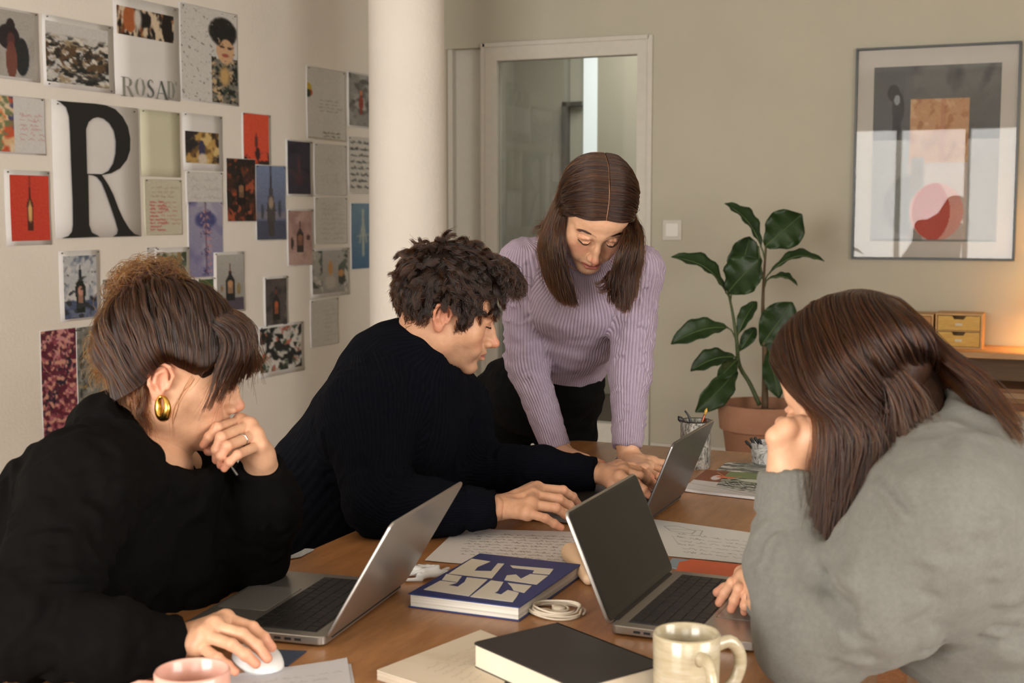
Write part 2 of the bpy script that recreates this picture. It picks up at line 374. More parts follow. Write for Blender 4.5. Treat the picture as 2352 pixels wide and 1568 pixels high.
def head_field(H, neck, male=False, vox=.0016, ear=True, nose=1.0, extra=None):
    F_ = Field((-.105, -.15, -.26), (.105, .15, .14), vox, .03); B = 1.0 if not male else 1.04
    F_.ell((0, -.010 if male else -.014, .034), (.076, .092 if male else .098, .084), k=.02)
    F_.ell((0, .030, .036), (.064, .060, .060), k=.02)
    F_.ell((0, .040, -.030), (.057, .046, .062), k=.02)
    for s in (-1, 1):
        F_.ell((s * .042, .054, -.030), (.021, .022, .022), k=.03)
        F_.cone((s * .053 * B, .004, -.062), (s * .014, .074, -.099), .015, .014, k=.022)
        F_.ell((s * .050, .0, -.045), (.018, .03, .035), k=.02)
        F_.ell((s * .028, .070, -.060), (.018, .018, .018), k=.018)
    F_.ell((0, .035, -.070), (.044, .044, .034), k=.02)
    F_.ell((0, .0795, -.099), (.019 * B, .0165, .0155), k=.014)
    for s in (-1, 1): F_.cone((s * .042, .068, .019), (s * .008, .0845, .015), .008, .0085 * B, k=.014)
    for s in (-1, 1): F_.ell((s * .032, .1055, -.002), (.0175, .0165, .0120), k=.012, op='cut')
    for s in (-1, 1):
        F_.ell((s * .0310, .0755, -.001), (.0142, .0132, .0128), k=.0035)
        F_.chain([(s * .016, .0845, -.0035), (s * .024, .0905, -.0055), (s * .033, .0895, -.0065), (s * .0425, .0810, -.0045)], [.0010, .0018, .0018, .001], k=.002)
        F_.chain([(s * .016, .085, .0055), (s * .026, .0895, .0085), (s * .036, .0875, .0075), (s * .045, .0790, .002)], [.0012, .0015, .0016, .0012], k=.007)
    n = nose
    F_.cone((0, .0865, .008), (0, .1085 * .5 + .0875 * .5 + .003, -.018), .0066, .0072, k=.010)
    nr = 1. if male else .86; nz = -.0405 if male else -.0385
    F_.cone((0, .1005, -.018), (0, .1085 + .006 * n, nz), .0068 * nr, .0082 * nr, k=.006)
    F_.cone((0, .0930, -.028), (0, .0985, -.0450), .0100 * nr, .0120 * nr, k=.010)
    F_.ell((0, .1085 + .006 * n, nz - .001), (.0086 * nr, .0080 * nr, .0078 * nr), k=.007)
    for s in (-1, 1):
        F_.ell((s * .0112, .1000, -.0455), (.0062, .0090, .0062), k=.007)
    F_.cone((0, .108, -.047), (0, .096, -.053), .0052, .0055, k=.005)
    F_.ell((0, .0825, -.0675), (.024, .0165, .0165), k=.012)
    for s in (-1, 1): F_.cone((s * .0045, .1005, -.0650), (s * .0215, .0890, -.0690), .0044, .0020, k=.006)
    F_.cone((-.009, .0985, -.0762), (.009, .0985, -.0762), .0058, .0058, k=.006)
    for s in (-1, 1): F_.cone((s * .009, .0955, -.0758), (s * .0205, .0890, -.0712), .0050, .0022, k=.005)
    F_.chain([(-.0235, .0920, -.0700), (-.012, .1010, -.0705), (0, .1035, -.0708), (.012, .1010, -.0705), (.0235, .0920, -.0700)], [.0006, .0012, .0013, .0012, .0006], k=.0025, op='cut')
    F_.chain([(0, .1035, -.0545), (0, .1045, -.0615)], [.0018, .0022], k=.004, op='cut')
    for s in (-1, 1): F_.ell((s * .0062, .1065, -.0535), (.0030, .0048, .0035), k=.002, op='cut')
    F_.ell((0, .0985, -.0875), (.014, .006, .0045), k=.008, op='cut')
    if ear:
        for s in (-1, 1):
            E = lambda y, z, o=0.: np.array((s * (.0735 + o * .7), y - .004, z))
            F_.ell(E(-.012, -.012, .001), (.006, .013, .024), k=.006)
            F_.ell(E(-.011, -.011, .009), (.0065, .0085, .016), k=.003, op='cut')
            hel = [(.004, -.014, .0), (.006, .002, .003), (-.002, .0145, .006), (-.014, .0185, .0085), (-.0255, .012, .0105), (-.0285, -.002, .0115), (-.025, -.016, .0100), (-.0175, -.0275, .007)]
            F_.chain([E(*h) for h in hel], [.0020, .0027, .0030, .0032, .0034, .0032, .0028, .003], k=.0025)
            F_.chain([E(-.008, .008, .005), E(-.018, .001, .0065), E(-.0175, -.012, .0062), E(-.010, -.022, .005)], [.0018, .0024, .0024, .002], k=.003)
            F_.cone(E(.003, -.010, .004), E(.002, -.017, .004), .0034, .003, k=.003)
            F_.ell(E(-.010, -.0315, .005), (.0045, .0075, .0085), k=.004)
    if neck is not None:
        nl = H.l(neck[0]); rn = neck[1]
        F_.cone((0, -.030, -.035), nl, .052 * (1.06 if male else .92), rn, k=.03)
        if male: F_.ell(nl * .45 + np.array((0, .028, -.05)), (.008, .012, .012), k=.015)
    if extra: extra(F_)
    return F_
def make_head(H, neck, skin, male=False, stub=0., vox=.0016, nose=1.0, ears=True):
    F_ = head_field(H, neck, male, vox, ears, nose); V, q = F_.surf(1)
    C = skin_col(V, *skin, male=male, stub=stub)
    return H.w(V), q, np.c_[C, np.ones(len(C))]
def merge(parts):
    V = []; Q = []; C = []; o = 0
    for v, q, c in parts: V.append(v); Q.append(q + o); C.append(c); o += len(v)
    return np.concatenate(V), np.concatenate(Q), np.concatenate(C)
def mat_skin():
    if 'skin' in MATS: return MATS['skin']
    s = NT('skin'); a = s.n('ShaderNodeAttribute', attribute_name='Col')
    mx = s.n('ShaderNodeMix', data_type='RGBA', blend_type='MULTIPLY'); mx.inputs[0].default_value = 1
    r = s.ramp(s.noise(90, 3), [(.3, (.90, .86, .84)), (.7, (1, 1, 1))])
    s.l(a.outputs['Color'], mx.inputs[6]); s.l(r, mx.inputs[7]); s.l(mx.outputs[2], s.b.inputs['Base Color'])
    s.set(Roughness=.48, Subsurface_Weight=.18, Subsurface_Scale=.006, Subsurface_Radius=(1.0, .35, .2), Specular_IOR_Level=.4)
    s.bump(s.noise(900, 3), .12, .0006); MATS['skin'] = s.m; return s.m
def hand_parts(joints, palm_r, base, tipc, vox=.0013, wr=.024, nails=True, thick=1.0, flat=None):
    """joints: dict wrist, forearm, thumb[4], index[4], middle[4], ring[4], pinky[4] of world points"""
    A = [joints['wrist'], joints['forearm']] + [p for f in ('thumb', 'index', 'middle', 'ring', 'pinky') if f in joints for p in joints[f]]
    A = np.array(A); F_ = Field(A.min(0) - .03, A.max(0) + .03, vox, .02); W = joints['wrist']; Wn = flat
    F_.cone(joints['forearm'], W, wr * 1.12, wr * .98, k=.01, flat=(Wn, .78) if Wn is not None else None)
    fr = dict(index=.0088, middle=.0090, ring=.0084, pinky=.0074)
    mc = [joints[f][0] for f in ('index', 'middle', 'ring', 'pinky') if f in joints]
    side = nrm(mc[-1] - mc[0]) if len(mc) > 1 else np.array([1., 0, 0])
    for i, f in enumerate([f for f in ('index', 'middle', 'ring', 'pinky') if f in joints]):
        w0 = W + side * wr * .6 * (-.75 + .5 * i)
        F_.cone(w0, joints[f][0], palm_r * 1.05, palm_r * .92, k=.014)
    for i in range(len(mc) - 1): F_.cone(mc[i], mc[i + 1], palm_r * .85, palm_r * .85, k=.008)
    if 'thumb' in joints:
        t = joints['thumb']; F_.cone(W * .7 + t[0] * .3, t[1], palm_r * 1.15, .0115 * thick, k=.014)
        F_.cone(t[1], joints['index'][0] * .5 + W * .5, .010, palm_r * .9, k=.016)
        F_.chain(t[1:], [.0112 * thick, .0098 * thick, .0082 * thick], k=.004)
    for f in fr:
        if f not in joints: continue
        j = joints[f]; r = fr[f] * thick
        g = Field(F_.lo, F_.lo + (F_.n - 1) * vox, vox, .02) if False else F_
        g.chain(j, [r * 1.12, r, r * .92, r * .80], k=.0022)
        for q in (1, 2): g.ell(j[q], (r * 1.06,) * 3, k=.002)
        g.ell(j[0] , (r * 1.22,) * 3, k=.008)
    V, q = F_.surf(1); C = np.tile(np.array(base), (len(V), 1))
    for f in ('thumb', 'index', 'middle', 'ring', 'pinky'):
        if f not in joints: continue
        for p, s_, am in ((joints[f][-1], .012, .7), (joints[f][-2], .010, .35), (joints[f][1], .010, .35), (joints[f][0], .012, .3)):
            m = (am * np.exp(-((V - p) ** 2).sum(1) / s_ ** 2))[:, None]; C = C * (1 - m) + np.array(tipc) * m
    return V, q, np.c_[C, np.ones(len(C))]

# ---------------------------------------------------------------- the room
def plaster(name, col, b=.35, sc=60):
    s = NT(name); s.set(Roughness=.92, Specular_IOR_Level=.2)
    c = s.ramp(s.noise(2.2, 5, .6), [(.3, tuple(x * .94 for x in col)), (.7, col)]); s.l(c, s.b.inputs['Base Color'])
    s.bump(s.noise(sc, 5, .65), b, .004); return s.m
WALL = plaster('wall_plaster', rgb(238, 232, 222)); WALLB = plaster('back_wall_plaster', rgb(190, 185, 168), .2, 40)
COLM = plaster('column_plaster', rgb(238, 232, 222), .9, 45)
WHT = mat('white_paint', rgb(204, 200, 188), .55, var=.03)
def wood(name, a, b, sc=6, stretch=(.25, 4, 4), rough=.42, bump=.08, coat=0.):
    s = NT(name); s.set(Roughness=rough, Coat_Weight=coat, Coat_Roughness=.25)
    n1 = s.noise(sc, 6, .65, stretch=stretch, dist=.6); n2 = s.noise(sc * 9, 4, .7, stretch=(stretch[0] * .6, stretch[1] * 1.4, stretch[2] * 1.4))
    m = s.n('ShaderNodeMix', data_type='RGBA', blend_type='MULTIPLY'); m.inputs[0].default_value = .45
    s.l(s.ramp(n1, [(.28, a), (.5, tuple((x + y) / 2 for x, y in zip(a, b))), (.72, b)]), m.inputs[6]); s.l(s.ramp(n2, [(.35, (.55, .5, .45)), (.6, (1, 1, 1))]), m.inputs[7])
    s.l(m.outputs[2], s.b.inputs['Base Color']); s.bump(n2, bump, .001); return s.m
FLOORM = wood('floor_boards', rgb(150, 118, 92), rgb(184, 150, 120), 4, (4, .3, 4), .5)
def st(o): o['kind'] = 'structure'; return o
X0, X1, Y0, Y1, ZC = -3.9, 2.7, -2.3, 7.0, 2.95
fl = MB(); fl.box(X0 - .2, X1 + .2, Y0 - .2, 9.7, -.12, -.004); flo = st(fl.obj('floor', mat('subfloor', rgb(70, 56, 44), .8)))
bd = MB(); bd.box(-.0645, .0645, -1.45, 1.45, -.012, 0, bev=.0015); bme = None
for i in range(52):
    for j in range(4):
        x = X0 + .065 + i * .13; y = Y0 + 1.0 + j * 2.92 - (i * .83) % 1.6
        if x > X1: continue
        if bme is None: o = bd.obj('floor_board', FLOORM, flo); bme = o.data
        else: o = link('floor_board', bme, None, flo)
        o.location = (x, y, 0)
        if y + 1.45 > Y1: o.scale[1] = max(.05, (Y1 - (y - 1.45)) / 2.9); o.location[1] = (y - 1.45 + Y1) / 2
        if y - 1.45 < Y0: o.scale[1] = (min(y + 1.45, Y1) - Y0) / 2.9; o.location[1] = (min(y + 1.45, Y1) + Y0) / 2
b = MB(); b.box(X0 - .2, X1 + .2, Y0 - .2, Y1 + 2.7, ZC, ZC + .1); st(b.obj('ceiling', WHT))
b = MB(); b.box(X0 - .2, X0, Y0 - .2, Y1 + .2, 0, ZC); st(b.obj('wall_left', WALL))
b = MB(); b.box(X1, X1 + .2, Y0 - .2, -.2, 0, ZC); b.box(X1, X1 + .2, 2.0, Y1 + .2, 0, ZC); b.box(X1, X1 + .2, -.2, 2.0, 0, .7); b.box(X1, X1 + .2, -.2, 2.0, 2.4, ZC); st(b.obj('wall_right', WALL))
b = MB(); b.box(X1 + .05, X1 + .12, -.2, 2.0, .7, .75); b.box(X1 + .05, X1 + .12, -.2, 2.0, 2.35, 2.4); b.box(X1 + .05, X1 + .12, -.2, -.15, .7, 2.4); b.box(X1 + .05, X1 + .12, 1.95, 2.0, .7, 2.4); b.box(X1 + .05, X1 + .12, .87, .93, .7, 2.4); st(b.obj('window_4', WHT))  # added, unseen window that the side fill shines through
# near wall behind the camera; its right window is added for the fill light
b = MB(); zs, zt = .65, 2.35; WX = ((-2.9, -.6), (.2, 2.2))
b.box(X0, X1, Y0 - .2, Y0, 0, zs); b.box(X0, X1, Y0 - .2, Y0, zt, ZC)
b.box(X0, WX[0][0], Y0 - .2, Y0, zs, zt); b.box(WX[0][1], WX[1][0], Y0 - .2, Y0, zs, zt); b.box(WX[1][1], X1, Y0 - .2, Y0, zs, zt); st(b.obj('wall_near', WALL))
for i, (a, c) in enumerate(WX):
    b = MB(); t = .05
    b.box(a, c, Y0 - .12, Y0 - .05, zs, zs + t); b.box(a, c, Y0 - .12, Y0 - .05, zt - t, zt); b.box(a, a + t, Y0 - .12, Y0 - .05, zs, zt); b.box(c - t, c, Y0 - .12, Y0 - .05, zs, zt)
    for k in (1, 2): x = a + (c - a) * k / 3; b.box(x - .03, x + .03, Y0 - .12, Y0 - .05, zs, zt)
    st(b.obj('window_%d' % (i + 1), WHT))
# back wall with the glazed door opening
dx0, dx1, dz = -3.44, -2.225, 2.30
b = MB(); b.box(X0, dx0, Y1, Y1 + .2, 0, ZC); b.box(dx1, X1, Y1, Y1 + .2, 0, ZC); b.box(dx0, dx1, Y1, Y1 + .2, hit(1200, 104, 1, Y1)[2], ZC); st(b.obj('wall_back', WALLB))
ztop = hit(1200, 104, 1, Y1)[2]
xj = hit(1112, 400, 1, Y1)[0]; gx0, gx1 = hit(1143, 400, 1, Y1)[0], hit(1463, 400, 1, Y1)[0]; gz = hit(1300, 133, 1, Y1)[2]
b = MB(); b.box(dx0, xj, Y1 + .07, Y1 + .10, 0, ztop); b.box(dx0 + .0, dx0 + .03, Y1 + .02, Y1 + .07, 0, ztop); st(b.obj('trim_1', WHT))
dr = MB(); dr.box(xj, gx0, Y1 - .012, Y1 + .06, 0, ztop, bev=.004); dr.box(gx1, dx1, Y1 - .012, Y1 + .06, 0, ztop, bev=.004); dr.box(gx0, gx1, Y1 - .012, Y1 + .06, gz, ztop, bev=.004); dr.box(gx0, gx1, Y1 - .012, Y1 + .06, 0, .18, bev=.004)
d1 = st(dr.obj('door_1', WHT))
b = MB(); b.box(xj - .012, xj + .012, Y1 - .022, Y1 - .010, 0, ztop + .02, bev=.003); b.box(dx1 - .004, dx1 + .022, Y1 - .022, Y1, 0, ztop + .02, bev=.003); b.box(xj, dx1, Y1 - .022, Y1 - .008, ztop - .004, ztop + .022, bev=.003); b.obj('casing', WHT, d1)
gm = NT('door_glass'); gm.set(Base_Color=(.93, .95, .93), Roughness=.02, Transmission_Weight=1., IOR=1.45)
b = MB(); b.box(gx0, gx1, Y1 + .02, Y1 + .026, .18, gz); b.obj('glass', gm.m, d1)
# corridor beyond the glass
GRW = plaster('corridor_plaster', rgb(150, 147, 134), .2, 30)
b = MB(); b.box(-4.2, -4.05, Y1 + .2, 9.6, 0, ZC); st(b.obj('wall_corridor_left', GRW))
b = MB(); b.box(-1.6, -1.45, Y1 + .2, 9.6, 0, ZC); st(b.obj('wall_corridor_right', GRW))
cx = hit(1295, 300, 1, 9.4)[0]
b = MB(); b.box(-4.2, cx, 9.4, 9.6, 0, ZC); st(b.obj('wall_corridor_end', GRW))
wx0, wx1 = hit(1340, 300, 1, 9.4)[0], hit(1372, 300, 1, 9.4)[0]
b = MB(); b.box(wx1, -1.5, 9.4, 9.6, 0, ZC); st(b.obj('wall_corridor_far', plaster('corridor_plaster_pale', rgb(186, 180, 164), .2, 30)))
b = MB(); dk = hit(1300, 235, 1, 9.4)[2]; b.box(cx, cx + .035, 9.36, 9.5, 0, dk); b.box(cx, wx0, 9.36, 9.5, dk - .03, dk); st(b.obj('trim_2', mat('dark_frame', rgb(70, 70, 64), .6)))
b = MB(); b.box(cx + .035, wx0, 9.44, 9.46, 0, ZC); st(b.obj('trim_3', mat('pale_panel', rgb(176, 174, 160), .6)))
s = NT('frosted_daylight'); s.set(Base_Color=(.8, .85, .85), Roughness=.5, Emission_Color=(.80, .88, .90), Emission_Strength=.42)
b = MB(); b.box(wx0, wx1, 9.40, 9.42, 0, ZC); st(b.obj('window_3', s.m))
# column
b = MB(); cc = np.array((0, 0)); pc = P(937, 500, 6.4); rc_ = .183; n_ = 56
prof = [(rc_ + .004 * math.sin(z * 2.1), z) for z in np.linspace(0, ZC, 14)]; b.lathe(prof, n_, (pc[0], pc[1])); st(b.obj('column', COLM, None, True))
# skirting
b = MB(); b.box(X0, X0 + .015, Y0, Y1, 0, .09); st(b.obj('baseboard_left', WHT)); b = MB(); b.box(dx1 + .03, X1, Y1 - .015, Y1, 0, .09); st(b.obj('baseboard_back', WHT))

# ---------------------------------------------------------------- flat prints: coloured vertex grids
def vcmat(name, rough=.6):
    if name in MATS: return MATS[name]
    s = NT(name); a = s.n('ShaderNodeAttribute', attribute_name='Col'); s.l(a.outputs['Color'], s.b.inputs['Base Color']); s.set(Roughness=rough, Specular_IOR_Level=.3); MATS[name] = s.m; return s.m
PRINT = vcmat('printed_paper', .5)
def grid_mesh(name, img, origin, du, dv, m=PRINT, parent=None, lift=0., curl=None):
    """img (h, w, 3) sRGB 0..1, row 0 on top; origin = top-left corner, du along the width, dv down the height"""
    h, w_ = img.shape[:2]; u = np.linspace(0, 1, w_); v = np.linspace(0, 1, h); U, Vv = np.meshgrid(u, v)
    Pn = np.asarray(origin)[None, None] + U[..., None] * np.asarray(du) + Vv[..., None] * np.asarray(dv)
    if curl is not None: Pn = Pn + curl(U, Vv)[..., None] * np.cross(nrm(dv), nrm(du))
    idx = np.arange(h * w_).reshape(h, w_); q = np.stack([idx[:-1, :-1], idx[1:, :-1], idx[1:, 1:], idx[:-1, 1:]], -1).reshape(-1, 4)
    C = np.where(img <= .04045, img / 12.92, ((np.clip(img, 0, 1) + .055) / 1.055) ** 2.4)
    return link(name, mesh(name, Pn.reshape(-1, 3), q, True, {'Col': np.c_[C.reshape(-1, 3), np.ones(h * w_)]}), m, parent)
class Img:
    def __init__(s, w_, h, bg, seed=0):
        s.w, s.h = w_, h; s.a = np.tile(np.array(bg, float) / 255, (h, w_, 1)); s.r = np.random.default_rng(seed); s.Y, s.X = np.mgrid[0:h, 0:w_] / np.array([[[h - 1]], [[w_ - 1]]])
    def n(s, sc, seed, asp=1.0):
        r = np.random.default_rng(seed); a = np.zeros((s.h, s.w)); x, y = s.X * s.w / 60, s.Y * s.h / 60
        for o, am in ((1, 1), (2.1, .6), (3.9, .25)):
            for _ in range(4): k = r.normal(size=2) * 2 * PI / (sc * 2.0) * o; a += am * np.sin(k[0] * x + k[1] * y * asp + r.uniform(0, 6) + 1.5 * np.sin(k[1] * x * .7 + r.uniform(0, 6)))
        return a / 3.2
    def mix(s, m, c): m = np.clip(m, 0, 1)[..., None]; s.a = s.a * (1 - m) + np.array(c, float) / 255 * m; return s
    def grad(s, top, bot): s.a = (np.array(top)[None, None] * (1 - s.Y[..., None]) + np.array(bot)[None, None] * s.Y[..., None]) / 255.; return s
    def blobs(s, cols, sc=.35, seed=1, thr=.35, hard=6, mask=None, asp=1.):
        for i, c in enumerate(cols):
            m = np.clip((s.n(sc, seed * 31 + i, asp) - thr) * hard * .55, 0, 1); s.mix(m * (mask if mask is not None else 1), c)
        return s
    def ell(s, cx, cy, rx, ry, c, soft=.15, a=1.): s.mix(a * np.clip((1 - ((s.X - cx) / rx) ** 2 - ((s.Y - cy) / ry) ** 2) / soft, 0, 1), c); return s
    def rect(s, x0, y0, x1, y1, c, a=1.): s.mix(a * ((s.X >= x0) & (s.X <= x1) & (s.Y >= y0) & (s.Y <= y1)), c); return s
    def poly(s, pts, c, a=1.):
        ins = np.zeros(s.X.shape, bool); n = len(pts)
        for i in range(n):
            (x1, y1), (x2, y2) = pts[i], pts[(i + 1) % n]
            if y1 == y2: continue
            ins ^= ((s.Y < y1) != (s.Y < y2)) & (s.X < (x2 - x1) * (s.Y - y1) / (y2 - y1) + x1)
        s.mix(ins * a, c); return s
    def line(s, pts, c, wd=.8, a=1.):
        px_, py_ = s.X * (s.w - 1), s.Y * (s.h - 1)
        for (x1, y1), (x2, y2) in zip(pts[:-1], pts[1:]):
            x1, x2, y1, y2 = x1 * (s.w - 1), x2 * (s.w - 1), y1 * (s.h - 1), y2 * (s.h - 1); i0, i1 = int(max(0, min(y1, y2) - 2)), int(max(y1, y2) + 3); j0, j1 = int(max(0, min(x1, x2) - 2)), int(max(x1, x2) + 3)
            X, Y = px_[i0:i1, j0:j1], py_[i0:i1, j0:j1]; L = (x2 - x1) ** 2 + (y2 - y1) ** 2 + 1e-9; t = np.clip(((X - x1) * (x2 - x1) + (Y - y1) * (y2 - y1)) / L, 0, 1)
            m = np.clip(wd - np.hypot(X - x1 - t * (x2 - x1), Y - y1 - t * (y2 - y1)) + .5, 0, 1)[..., None] * a; s.a[i0:i1, j0:j1] = s.a[i0:i1, j0:j1] * (1 - m) + np.array(c, float) / 255 * m
        return s
    def script(s, x0, y0, x1, y1, rows, c, a=.8, slope=0., wd=.45, amp=.35, cw=.02):
        for k in range(rows):
            yb = y0 + (y1 - y0) * (k + .5) / rows; x = x0 + s.r.uniform(0, .05) * (x1 - x0); rh = (y1 - y0) / rows
            while x < x1 - s.r.uniform(0, .1) * (x1 - x0):
                n = s.r.integers(3, 8); pts = []
                for i in range(n * 2):
                    pts.append((x, yb + slope * (x - x0) + rh * amp * s.r.choice([-1, -.4, 0, .4, .1]) * s.r.uniform(.4, 1))); x += cw * s.r.uniform(.3, .8)
                s.line(pts, c, wd, a); x += cw * s.r.uniform(.8, 1.6)
        return s
    def bottle(s, body, label, cx=.5, top=.2, bot=.9, w_=.13, cap=None):
        pts = [(cx - w_ * .18, top), (cx + w_ * .18, top), (cx + w_ * .25, top + .22 * (bot - top)), (cx + w_, top + .42 * (bot - top)), (cx + w_ * .95, bot), (cx - w_ * .95, bot), (cx - w_, top + .42 * (bot - top)), (cx - w_ * .25, top + .22 * (bot - top))]
        s.poly(pts, body); s.ell(cx, top + .52 * (bot - top), w_ * .62, .12 * (bot - top), label, .4); s.rect(cx - w_ * .55, top + .45 * (bot - top), cx + w_ * .55, top + .78 * (bot - top), label, .75)
        if cap: s.poly([(cx - w_ * .25, top + .2 * (bot - top)), (cx, top - .04), (cx + w_ * .25, top + .2 * (bot - top))], cap)
        return s
    def grain(s, a=.03): s.a = np.clip(.90 * s.a + .035 + 0 * s.a + s.r.normal(size=(s.h, s.w, 1)) * a, 0, 1); return s
def wy(x): return hit(x, 400, 0, X0)[1]
def wz(x, y): return hit(x, y, 0, X0)[2]
PAPER = mat('paper_white', rgb(222, 220, 218), .7, var=.02, vscale=8); PAPERC = mat('paper_pale_green', rgb(206, 204, 178), .7, var=.03, vscale=8)
PIN = mat('pin_head', rgb(60, 50, 44), .4)
layer = [0]
def sheet(label, x0, yt, yb, x1, img=None, ir=None, pm=PAPER, pins=2, group='prints pinned on the white wall', extra=None, lift=None):
    """a paper pinned on the left wall: x0..x1 in photo pixels, yt/yb at its left edge; ir = the printed area the same way"""
    layer[0] += 1; off = .0015 + (lift if lift is not None else (layer[0] % 4) * .0012)
    ya, yb_, z1, z0 = wy(x0), wy(x1), wz(x0, yt), wz(x0, yb); xw = X0 + off
    root = empty('pinned_print', (X0, (ya + yb_) / 2, z0), label=label, cat='print', group=group)
    q = random.Random(layer[0]); n = 7; V = []
    for j in range(n):
        for i in range(5):
            u, v = i / 4, j / (n - 1); e = (abs(u - .5) * 2) ** 3 * abs(v - .5) * 2
            V.append((off + .003 * e * q.uniform(.3, 1), (ya + (yb_ - ya) * u) - (ya + yb_) / 2, (z1 - z0) * (1 - v)))
    Fs = [(j * 5 + i, (j + 1) * 5 + i, (j + 1) * 5 + i + 1, j * 5 + i + 1) for j in range(n - 1) for i in range(4)]
    me = mesh('paper', V, Fs, True); o = link('paper', me, pm, root); md = o.modifiers.new('thick', 'SOLIDIFY'); md.thickness = .0006; md.offset = -1
    if img is not None:
        a, t, b_, c = ir or (x0, yt, yb, x1); y2, y3, zz1, zz0 = wy(a), wy(c), wz(a, t), wz(a, b_)
        g = grid_mesh('printed_image', img.grain(.015).a, (off + .0012, y2 - (ya + yb_) / 2, zz1 - z0), (0, y3 - y2, 0), (0, 0, zz0 - zz1), PRINT, root)
        vv = np.zeros(len(g.data.vertices) * 3); g.data.vertices.foreach_get('co', vv); vv = vv.reshape(-1, 3)
        u = (vv[:, 1] + (ya + yb_) / 2 - ya) / (yb_ - ya); v = 1 - vv[:, 2] / (z1 - z0); vv[:, 0] += .003 * (np.abs(u - .5) * 2) ** 3 * np.abs(v - .5) * 2 * .8; g.data.vertices.foreach_set('co', vv.ravel())
    for k in range(pins):
        u = (.06, .94, .06, .94)[k]; zz = (z1 - z0) * (.97 if k < 2 else .03); p = MB(); p.lathe([(0, .0), (.0028, .0), (.0032, .003), (.002, .006), (0, .0065)], 8)
        me = mesh('pin', [(z + off + .005, x + ya + (yb_ - ya) * u - (ya + yb_) / 2, y + zz) for x, y, z in p.V], p.F, True); link('pin', me, PIN, root)
    if extra: extra(root, off, (ya + yb_) / 2, z0)
    return root
def IM(w_, h, bg, seed): return Img(max(8, int(w_ / 2.2)), max(8, int(h / 2.2)), bg, seed)
i = IM(110, 165, (176, 172, 166), 1).blobs([(196, 192, 186), (150, 146, 142)], .9, 2, .2, 1.5); i.ell(.5, .25, .10, .14, (44, 36, 38)).ell(.45, .4, .24, .2, (40, 34, 38)).ell(.72, .68, .16, .3, (38, 42, 44)).ell(.5, .75, .12, .3, (120, 70, 60)).ell(.5, .45, .10, .15, (110, 60, 56), .6, .7)
sheet('print of a dark draped figure on grey, at the top left edge', -28, 10, 176, 98, i, (-22, 16, 170, 88))
i = IM(142, 140, (206, 204, 200), 2).blobs([(120, 104, 84), (168, 150, 122), (60, 58, 54), (226, 220, 208), (36, 38, 38)], .30, 3, .25, 5, None, 2.2); i.mix(np.clip((.26 - i.Y) * 12, 0, 1), (212, 211, 209)); i.blobs([(50, 46, 40), (96, 72, 50)], .2, 9, .1, 6, ((i.Y > .35) & (i.Y < .75)).astype(float))
sheet('landscape print of a rocky shore with dark huts', 105, 33, 197, 266, i, (112, 48, 187, 254), pins=4)
i = IM(130, 66, (30, 24, 20), 3).blobs([(200, 140, 78), (120, 64, 36), (224, 204, 176), (20, 16, 14)], .22, 4, .3, 6, None, .5); i.ell(.22, .4, .12, .5, (178, 96, 50)).ell(.36, .35, .08, .5, (214, 210, 200), .8).ell(.88, .5, .1, .6, (22, 14, 12))
